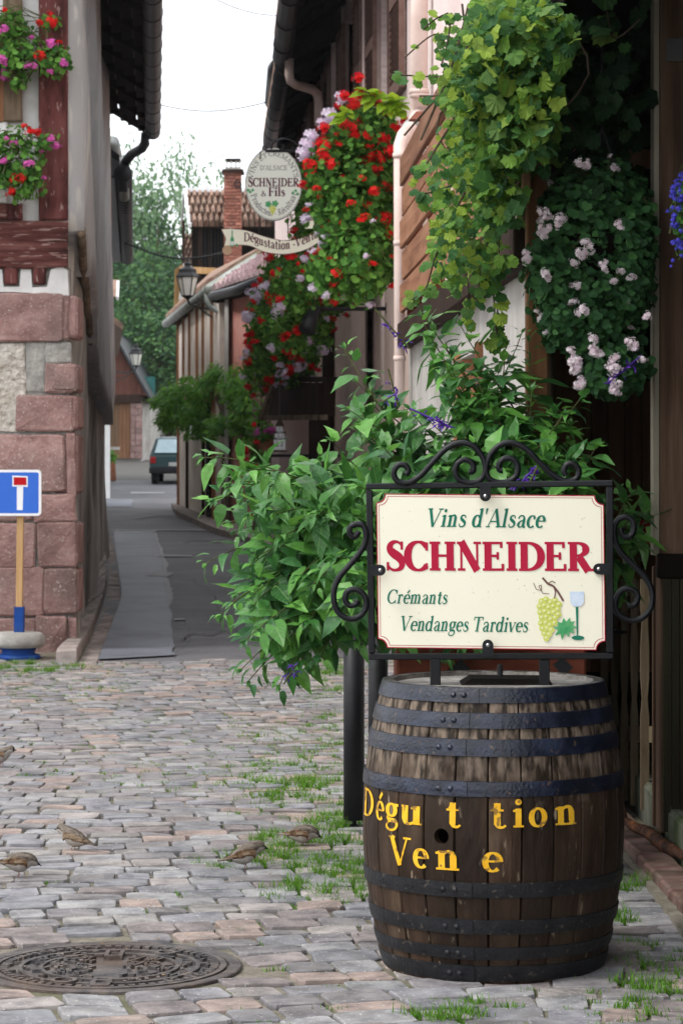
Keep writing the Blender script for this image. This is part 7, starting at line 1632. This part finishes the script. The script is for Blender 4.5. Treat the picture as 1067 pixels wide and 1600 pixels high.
# real bung hole through the stave it sits in
hp = bp(-22.3, .389); hd = (hp-Vector((BC.x, BC.y, hp.z))).normalized()
def cut(o):
    cm = bpy.data.meshes.new('cutter'); co = bpy.data.objects.new('cutter', cm); COL.objects.link(co)
    q_ = MB(); q_.tube([hp-hd*.08, hp+hd*.05], .0205, 20); cm.from_pydata(q_.v, [], q_.f)
    o.data = o.data.copy(); md = o.modifiers.new('b', 'BOOLEAN'); md.object = co; md.operation = 'DIFFERENCE'; md.solver = 'EXACT'
    bpy.context.view_layer.update(); dg = bpy.context.evaluated_depsgraph_get(); nm = bpy.data.meshes.new_from_object(o.evaluated_get(dg)); o.modifiers.clear()
    if len(nm.polygons) > 20: o.data = nm
    bpy.data.objects.remove(co)
th_h = math.atan2(hd.y, hd.x)
for k, o in staves:
    dlt = (o.rotation_euler.z-th_h+pi) % (2*pi)-pi
    if abs(dlt) < 2*pi/NS/2+.08: cut(o)
q = MB(); q.lathe([(.27, .02), (.27, BH-.1)], 24, BC); q.build('dark_inside', MT['dark'], ba)
# head, recessed, with a raised hatch board and bolt
for k in range(6):
    y0 = -.27+.09*k; q = MB(); a = [(-math.sqrt(max(0, .27**2-y0*y0)), y0), (math.sqrt(max(0, .27**2-y0*y0)), y0), (math.sqrt(max(0, .27**2-(y0+.088)**2)), y0+.088), (-math.sqrt(max(0, .27**2-(y0+.088)**2)), y0+.088)]
    a = [(x_ if abs(x_) > .01 else .01*(1 if i_ in (1, 2) else -1), y_) for i_, (x_, y_) in enumerate(a)]
    q.slab([BC+Vector((x_, y_, BH-.022)) for x_, y_ in a], (0, 0, -.02)); q.build('head_board', MT['headwood'], ba)
q = MB(); Tq = lambda px, py, Y: P(px, py, Y)
q.slab([BC+Vector((-.14, -.1, BH-.04)), BC+Vector((.17, -.1, BH-.04)), BC+Vector((.15, -.04, BH+.002)), BC+Vector((-.06, -.04, BH+.004))], (0, .14, -.0)); q.build('hatch_board', MT['dark'], ba)
q = MB(); q.tube([P(781, 1056, 7.12), P(781, 1038, 7.12)], .007, 10)
for k in range(5): q.tube([P(781, 1055-k*3.2, 7.12), P(781, 1053.6-k*3.2, 7.12)], .0088, 10)
q.build('threaded_bolt', MT['ironmatt'], ba)
q = MB()
q.lathe([(.297, BH-.012), (.299, BH), (.272, BH), (.270, BH-.03)], 64, BC); q.build('chime_rim', MT['rimwood'], ba)
# hoops
HO = [(.733, .781, 'hoop'), (.668, .709, 'hoop'), (.597, .642, 'hoop'), (.494, .534, 'hoop'), (.232, .272, 'hoop_lo'), (.134, .174, 'hoop_lo'), (.066, .1, 'hoop_lo'), (.006, .05, 'hoop_lo')]
JA = [-7, -11, -12, -11, -9, -9, -9, -9]
for i, (z0, z1, m_) in enumerate(HO):
    z0 = max(z0, .003); z1 = min(z1, BH+.001); t_ = .0035; q = MB(); mid = (z0+z1)/2
    def ring(off, a0_, a1_, n_=96):
        rows = []
        for (zz, dd) in ((z0, -.0015), (z0+.0012, t_), (mid, t_+.0008), (z1-.0012, t_), (z1, -.0015)):
            rows.append([BC+Vector(((br(zz)+dd+off)*math.cos(FA+math.radians(a)), (br(zz)+dd+off)*math.sin(FA+math.radians(a)), zz)) for a in [lerp(a0_, a1_, j/n_) for j in range(n_+1)]])
        for r0_, r1__ in zip(rows, rows[1:]): q.quadstrip(r0_, r1__)
        q.add([r_[0] for r_ in rows], [tuple(range(5))]); q.add([r_[-1] for r_ in rows], [tuple(range(5))])
    ring(.0008, 0, 360); ring(.0042, JA[i]-17, JA[i], 10)
    ho = q.build('hoop', MT[m_], ba)
    q = MB()
    for da in (-12.5, -7.2):
        p = bp(JA[i]+da, mid, .0075); nrm = (p-Vector((BC.x, BC.y, p.z))).normalized(); M_ = nrm.to_track_quat('Z', 'Y').to_matrix()
        q.lathe([(.0085, -.004), (.0082, .001), (.006, .004), (.0001, .0055)], 10, p, M=M_)
    q.build('rivet', MT['hoop_lo'] if i > 3 else MT['hoop'], ho, smooth=True)
# yellow letters wrapped on the staves, some lost with the years
def paint(ch, a0, a1, z0, h, T=.135, t=.05):
    S, adv = glyph(ch, T, t); st_ = strokes2quads(S, T, t); xs_ = [p[0] for A, B in st_ for p in A+B]; lo, hi = min(xs_), max(xs_); q_ = MB()
    for k, (A, B) in enumerate(st_):
        f_ = lambda a: bp(lerp(a0, a1, (a[0]-lo)/(hi-lo)), z0+a[1]*h, .0024+(k % 10)*.00012)
        A2 = []; B2 = []
        for i in range(len(A)-1):
            for j in range(3): A2.append(f_((lerp(A[i][0], A[i+1][0], j/3), lerp(A[i][1], A[i+1][1], j/3)))); B2.append(f_((lerp(B[i][0], B[i+1][0], j/3), lerp(B[i][1], B[i+1][1], j/3))))
        A2.append(f_(A[-1])); B2.append(f_(B[-1])); q_.quadstrip(A2, B2)
    q_.build('letter', MT['yellow'], ba)
zt = lambda y: CH-(y-HY)/605*1.0
for ch, a0, a1 in (('D', -77, -63.5), ('é', -61, -54), ('g', -53, -44.5), ('u', -42.5, -31.5), ('t', -20, -13.5), ('t', -1.2, 5.6), ('i', 8.2, 12.8), ('o', 14.9, 23.2), ('n', 26.8, 37.4)): paint(ch, a0, a1, .415+(a0+20)*.00006, .105)
for ch, a0, a1 in (('V', -50.5, -37), ('e', -36.2, -28), ('n', -25, -14.4), ('e', -4.6, 4.2)): paint(ch, a0, a1, .302, .108)

# ================================================ THE FRAMED SIGN ON THE BARREL
sn = thing('framed_sign', 'cream wine seller sign in a scrolled black iron frame on the barrel', 'sign', P(765, 1065, 7.14))
tl, tr_, br_, bl2 = P(577, 760, 7.16), P(952, 755, 7.12), P(952.5, 1025, 7.12), P(581, 1026, 7.16)
q = MB(); w_ = .0185
for a, c in ((tl, tr_), (bl2, br_)): d_ = (c-a).normalized()*w_/2; q.beam(a-d_, c+d_, w_, w_*.9, (0, 0, 1), bev=.003)
for a, c in ((tl, bl2), (tr_, br_)): q.beam(a+Vector((0, .0005, -w_/2)), c+Vector((0, .0005, w_/2)), w_, w_, (0, 1, 0), bev=.003)
q.build('frame', MT['iron'], sn)
for px in (680, 850): q = MB(); q.beam(P(px, 1080, 7.14), P(px, 1030, 7.14), .028, .02, (0, 1, 0), bev=.002); q.build('mounting_leg', MT['iron'], sn)
# board plane
B00, B10, B01 = P(591.5, 1011, 7.13), P(942.5, 1015, 7.095), P(585.5, 775, 7.13)
ux = (B10-B00); BWd = ux.length; ux.normalize(); uz = (B01-B00); BHt = uz.length; uz = Vector((0, 0, 1)); uz = (uz-ux*uz.dot(ux)).normalized(); nn = ux.cross(uz)
if nn.y > 0: nn = -nn
BWd = 354*7.11/F; BHt = 241*7.11/F; org = P(590.5, 1012, 7.12); sh_ = -.012
def Bd(x, y, off=0): return org+ux*(x*BWd-sh_*0)+uz*(y*BHt)+nn*off+ux*(-.008*y)
def notched(i, r, off):
    out = []; w2, h2 = BWd, BHt
    for (cx, cy, a) in ((i, i, 90), (w2-i, i, 180), (w2-i, h2-i, 270), (i, h2-i, 0)):
        for k in range(6): t = math.radians(a-k*18); out.append(Bd((cx+r*math.cos(t))/w2, (cy+r*math.sin(t))/h2, off))
    return out
q = MB(); q.slab(notched(0, .024, 0), -nn*.004); q.build('board', MT['board'], sn)
q = MB()
for i0, i1 in ((.0, .0022), (.0065, .0078)):
    a_, c_ = notched(i0, .024, .0006), notched(i1, .024, .0006); q.quadstrip(a_+a_[:1], c_+c_[:1])
q.build('border_line', MT['crimson'], sn)
def bpx(px, py): return ((px-590.5)*7.11/F+.0, (1012-py)*7.11/F)
pf = lambda rot=0: (lambda x, y, k=0: Bd(x/BWd, y/BHt, .0008+(k % 12)*.00006))
def btext(txt, x0, x1, ybase, em, m, T, t, slant=0, rise=0):
    q_ = MB(); X, Y_ = bpx(x0, ybase); s_ = 7.11/F
    fn = lambda x, y, k=0: Bd((X+x)/BWd, (Y_+y+x*rise)/BHt, .0008+(k % 12)*.00006)
    text_mesh(q_, txt, fn, T, t, slant, (x1-x0)*s_, em*s_, 0, 0); return q_.build('lettering', m, sn)
btext("Vins d'Alsace", 667, 851, 822, 41, MT['green'], .125, .045, .26)
btext('SCHNEIDER', 603, 926, 891, 65, MT['crimson'], .2, .06, 0, .006)
btext('Crémants', 604, 699, 942.5, 31, MT['green'], .12, .045, .26)
btext('Vendanges Tardives', 624, 824, 985, 33, MT['green'], .12, .045, .26)
def D2(px, py, off=0): X, Y_ = bpx(px, py); return Bd(X/BWd, Y_/BHt, .0008+off)
q = MB(); q2 = MB(); rr_ = random.Random(4)
gp_ = [(846, 937), (853, 934), (860, 938), (867, 935), (873, 941), (843, 945), (850, 943), (857, 946), (864, 944), (871, 949), (844, 954), (851, 952), (858, 955), (865, 953), (872, 957), (846, 962), (853, 961), (860, 964), (867, 962), (845, 971), (852, 970), (859, 973), (866, 970), (847, 979), (854, 978), (861, 981), (850, 987), (857, 988), (853, 994)]
for i, (x, y) in enumerate(gp_): blob(q, x, y, 5.0, .0004+.00006*i, D2, 12); blob(q2, x-.8, y-.8, 2.2, .0026, D2, 10)
q.build('grape_print', MT['grape'], sn); q2.build('grape_highlight', MT['grape_hi'], sn)
q = MB(); lf = [(880, 962), (884, 968), (890, 961), (891, 968), (898, 967), (894, 973), (901, 977), (894, 979), (897, 986), (889, 984), (888, 992), (882, 986), (877, 997), (875, 987), (866, 990), (871, 982), (864, 977), (872, 975), (870, 968), (877, 970)]
q.add([D2(882, 977, .0032)]+[D2(x, y, .003) for x, y in lf], [(0, 1+i, 1+(i+1) % len(lf)) for i in range(len(lf))]); q.build('leaf_print', MT['leafprint'], sn)
q = MB(); outline(q, [(848, 900), (856, 909), (865, 913), (872, 922), (880, 936)], 3.2, .0008, lambda x, y, d=0: D2(x, y, d)); outline(q, [(865, 913), (868, 922), (866, 933)], 1.8, .0009, lambda x, y, d=0: D2(x, y, d)); outline(q, [(856, 909), (863, 905), (868, 908)], 1.4, .0009, lambda x, y, d=0: D2(x, y, d)); outline(q, [(834, 908), (838, 918), (846, 920), (846, 911), (842, 913), (848, 924), (858, 925)], 1.0, .0009, lambda x, y, d=0: D2(x, y, d)); q.build('twig_print', MT['twigprint'], sn)
q = MB(); q.add([D2(*p, .001) for p in ((890, 921), (912, 921), (912, 938), (907, 944), (895, 944), (891, 938))], [tuple(range(6))]); q.build('glass_bowl_print', MT['glassprint'], sn)
q = MB(); q.add([D2(*p, .001) for p in ((899, 945), (903, 945), (902, 990), (900, 990))], [(0, 1, 2, 3)]); blob(q, 0, 0, 0.01, 0, D2); q.add([D2(902+10*math.cos(t*pi/6), 993+3.6*math.sin(t*pi/6), .0012) for t in range(12)], [tuple(range(12))]); q.build('glass_stem_print', MT['green'], sn)
# clamps with screws
for (px, py, vx, vy) in ((758, 775, 0, 1), (762, 1008, 0, -1), (594, 891, 1, 0), (935, 889, -1, 0)):
    Yc = 7.075; tx, ty = -vy, vx; pr = [(px-vx*17-tx*8.5, py-vy*17-ty*8.5)]     # rounded tab reaching from the frame over the board edge
    for t in range(9): a = math.radians(-90+t*22.5); pr.append((px+vx*math.cos(a)*8.5+tx*math.sin(a)*8.5, py+vy*math.cos(a)*8.5+ty*math.sin(a)*8.5))
    pr.append((px-vx*17+tx*8.5, py-vy*17+ty*8.5))
    q = MB(); q.slab([P(x, y, Yc) for x, y in pr], (0, .012, 0)); cl = q.build('clamp', MT['iron'], sn)
    q = MB(); q.lathe([(.0055, 0), (.005, .0025), (.0001, .0035)], 10, P(px, py, Yc), M=Matrix.Rotation(pi/2, 3, 'X')); q.build('screw', MT['screw'], cl, smooth=True)
# wrought scrolls
def wscroll(pts, r_=.0078): q.tube(pts, r_, 8)
def px_curve(pts, Y, k=8): return [P(a, b, Y) for a, b in crom(pts, k)]
def spiral_px(cx, cy, r0, r1, a0, turns, sgn, n=22): return [(cx+lerp(r0, r1, i/n)*math.cos(a0+sgn*turns*2*pi*i/n), cy-lerp(r0, r1, i/n)*math.sin(a0+sgn*turns*2*pi*i/n)) for i in range(n+1)]
YSg = 7.14
def sc_obj(parts_): 
    global q
    q = MB()
    for p_ in parts_: q.tube([P(a, b, YSg) for a, b in p_], [.0082]*(len(p_)-1)+[.0095], 8)
    q.build('scroll', MT['iron'], sn, smooth=True)
def chain_(*segs):
    out = []
    for s_ in segs: out += s_
    return crom(out, 3)
# top left S: small curl at left -> up over -> big curl in the centre
sc_obj([chain_(spiral_px(630, 738, 3, 14, .9, -1.1, -1, 10)[0:0], [(633, 742), (638, 736), (633, 727), (622, 727), (615, 738), (620, 751), (636, 755), (656, 744), (676, 722), (698, 700), (722, 692), (742, 699), (755, 717), (758, 736), (750, 750), (735, 755), (718, 750), (711, 737), (715, 724), (727, 718), (738, 725), (739, 736), (732, 737)])])
sc_obj([chain_([(884, 743), (881, 736), (885, 726), (896, 725), (904, 735), (900, 748), (884, 752), (866, 744), (842, 722), (822, 702), (800, 692), (780, 696), (765, 712), (759, 732), (763, 747), (777, 754), (795, 752), (807, 742), (808, 727), (800, 717), (787, 717), (779, 726), (780, 734), (785, 735)])])
# left side scroll and right side scroll
sc_obj([chain_([(561, 830), (554, 839), (547, 834), (547, 824), (557, 819), (568, 822), (572, 838), (566, 858), (547, 882), (528, 905), (521, 930), (527, 955), (545, 967), (562, 963), (572, 948), (569, 930), (556, 921), (543, 924), (539, 936), (546, 946), (556, 944), (559, 938)])])
sc_obj([chain_([(969, 825), (972, 836), (984, 838), (990, 826), (986, 812), (974, 808), (962, 816), (959, 835), (966, 858), (988, 882), (1008, 903), (1018, 925), (1016, 950), (1000, 967), (980, 968), (964, 957), (961, 938), (971, 922), (988, 921), (996, 932), (991, 945), (980, 947)])])

# ================================================ MANHOLE
mh = thing('manhole_cover', 'round rusty cast iron manhole cover with a raised stud pattern', 'manhole cover', MANH)
q = MB(); q.lathe([(MR+.014, -.03), (MR+.012, .003), (MR+.008, .005), (MR-.022, .004), (MR-.024, -.01)], 72, MANH); q.build('frame_ring', MT['castiron'], mh)
q = MB(); q.lathe([(.0001, -.004), (MR-.03, -.004), (MR-.03, .006), (MR-.045, .006), (MR-.046, -.003)], 72, MANH+Vector((0, 0, 0))); q.build('cover_plate', MT['castiron'], mh)
q = MB(); 
for k in range(64):
    a = 2*pi*k/64; q.box(MANH+Vector((math.cos(a)*(MR-.062), math.sin(a)*(MR-.062), .0015)), (.02, .016, .008), Euler((0, 0, a)))
for rr2 in (.245, .19): q.lathe([(rr2, -.004), (rr2, .004), (rr2-.012, .004), (rr2-.012, -.004)], 64, MANH)
for k in range(330):
    r_ = math.sqrt(R.random())*.27; a = R.uniform(0, 2*pi)
    if abs(r_-.24) < .012 or abs(r_-.184) < .012 or (abs(r_*math.cos(a)) < .04): continue
    q.box(MANH+Vector((math.cos(a)*r_, math.sin(a)*r_, .001)), (R.uniform(.016, .03), .009, .009), Euler((0, 0, R.choice((0, pi/4, pi/2, -pi/4))+.2)))
kind(q.build('raised_studs', MT['castiron'], mh), 'stuff')
def lug(fn):
    global q
    q = MB(); fn(); q.build('lifting_lug', MT['castiron'], mh)
for dy in (-.29, -.2, .12, .2): lug(lambda: q.box(MANH+Vector((0, dy, .003)), (.05, .012, .014)))
for dx in (-.02, .02): lug(lambda: q.box(MANH+Vector((dx, .16, .003)), (.012, .07, .0135))); lug(lambda: q.box(MANH+Vector((dx, -.245, .003)), (.012, .075, .0135)))
for x_, y_, r_ in ((0, -.25, .03), (-.1, -.22, .035), (.14, .17, .03)): lug(lambda: q.lathe([(r_, 0), (r_, .01), (r_-.011, .01), (r_-.011, 0)], 20, MANH+Vector((x_, y_, 0))))

# ================================================ SPARROWS
def sparrow(label, px, py, yaw, pitch=0., peck=0., s=1.0, dz=.0):
    g_ = G(px, py); root = thing('sparrow', label, 'sparrow', (g_.x, g_.y, .012), 'sparrows on the cobbles'); root.rotation_euler = (0, 0, yaw); root.scale = (s, s, s)
    # spine from tail tip to beak tip along +x
    st = [(-.085, .030, .003, .011), (-.055, .034, .005, .011), (-.04, .037, .013, .015), (-.022, .04, .025, .024), (0, .043, .034, .031), (.02, .048, .033, .030), (.036, .058-peck*.3, .026, .023), (.046, .066-peck*.8, .021, .019), (.056, .068-peck*1.2, .018, .017), (.064, .067-peck*1.5, .012, .011), (.067, .0645-peck*1.6, .0045, .0045), (.078, .061-peck*2, .001, .001)]
    n = 12; vs = []; fs = []; mi = []
    for (x, z, hz, hy) in st:
        z2 = z+pitch*x
        for j in range(n): a = 2*pi*j/n; vs.append((x, hy*math.cos(a), z2+hz*math.sin(a)*(1.0 if math.sin(a) > 0 else .95)))
    for i in range(len(st)-1):
        for j in range(n):
            fs.append((i*n+j, i*n+(j+1) % n, (i+1)*n+(j+1) % n, (i+1)*n+j)); am = 2*pi*(j+.5)/n; mi.append(2 if i >= 9 else (1 if math.sin(am) < -.05 and i > 1 else 0))
    fs += [tuple(range(n)), tuple((len(st)-1)*n+j for j in range(n))]; mi += [0, 2]
    me = make_mesh('body', vs, fs, [MT['featherA'], MT['featherB'], MT['black']], True); me.polygons.foreach_set('material_index', mi); link('body', me, root)
    for sd in (-1, 1):
        q_ = MB(); pts = [(.03, .045, .012), (.02, .052, .010), (-.01, .05, .012), (-.045, .038, .007), (-.07, .033, .002)]
        ring = []
        for (x, z, h) in pts: ring += [(x, z+pitch*x+h*.9, h)]
        A_ = [(x, sd*(.0295 if x > -.02 else .018-.012*(-.02-x)/.05), z+h*.2) for (x, z, h) in ring]; B_ = [(x, sd*(.033 if x > -.02 else .019-.012*(-.02-x)/.05), z-h*1.3) for (x, z, h) in ring]; C_ = [(x, sd*(.028 if x > -.02 else .015-.01*(-.02-x)/.05), z-h*2.1) for (x, z, h) in ring]
        q_.quadstrip(A_, B_); q_.quadstrip(B_, C_); q_.build('wing', MT['wing'], root, loc=(0, 0, 0), smooth=True)
        q_ = MB(); q_.tube([(.0, sd*.011, .018), (.006, sd*.012, .008), (.0, sd*.012, -.008)], .0013, 5)
        for t in (-.3, 0, .3): q_.tube([(.0, sd*.012, -.008), (.014*math.cos(t), sd*.012+.014*math.sin(t), -.01)], .001, 4)
        q_.build('leg', MT['leg'], root, loc=(0, 0, 0))
        q_ = MB(); q_.lathe([(.0022, -.001), (.0015, .001)], 8, (.058, sd*.0165, .072+pitch*.058-peck*1.2), M=Matrix.Rotation(pi/2, 3, 'X')); q_.build('eye', MT['black'], root, loc=(0, 0, 0))
MT['wing'] = mat('streaked_wing', [(.03, .02, .015), (.14, .08, .045), (.26, .2, .14)], scale=55, stretch=(.35, 1, 1.6), rough=.85, bump=.4, coord='object', ramp=(.38, .6))
MT['leg'] = mat('bird_leg', (.25, .13, .1), (.3, .16, .12), rough=.6, bump=0)
sparrow('plump sparrow standing alone on bare setts facing left', 117, 1334, math.radians(160), .1, 0, 1.0)
sparrow('sparrow pecking low at the left edge above the manhole', 28, 1374, math.radians(10), -.2, .008, 1.0)
sparrow('grey-brown sparrow leaning right at the edge of the grass tufts', 382, 1362, math.radians(12), .05, .003, 1.05)
sparrow('dark sparrow feeding inside the grass tufts nearest the barrel', 470, 1328, math.radians(-8), -.15, .01, 1.0)
sparrow('furthest sparrow half cut off at the left edge', 2, 1200, math.radians(-20), .1, .0, 1.0)
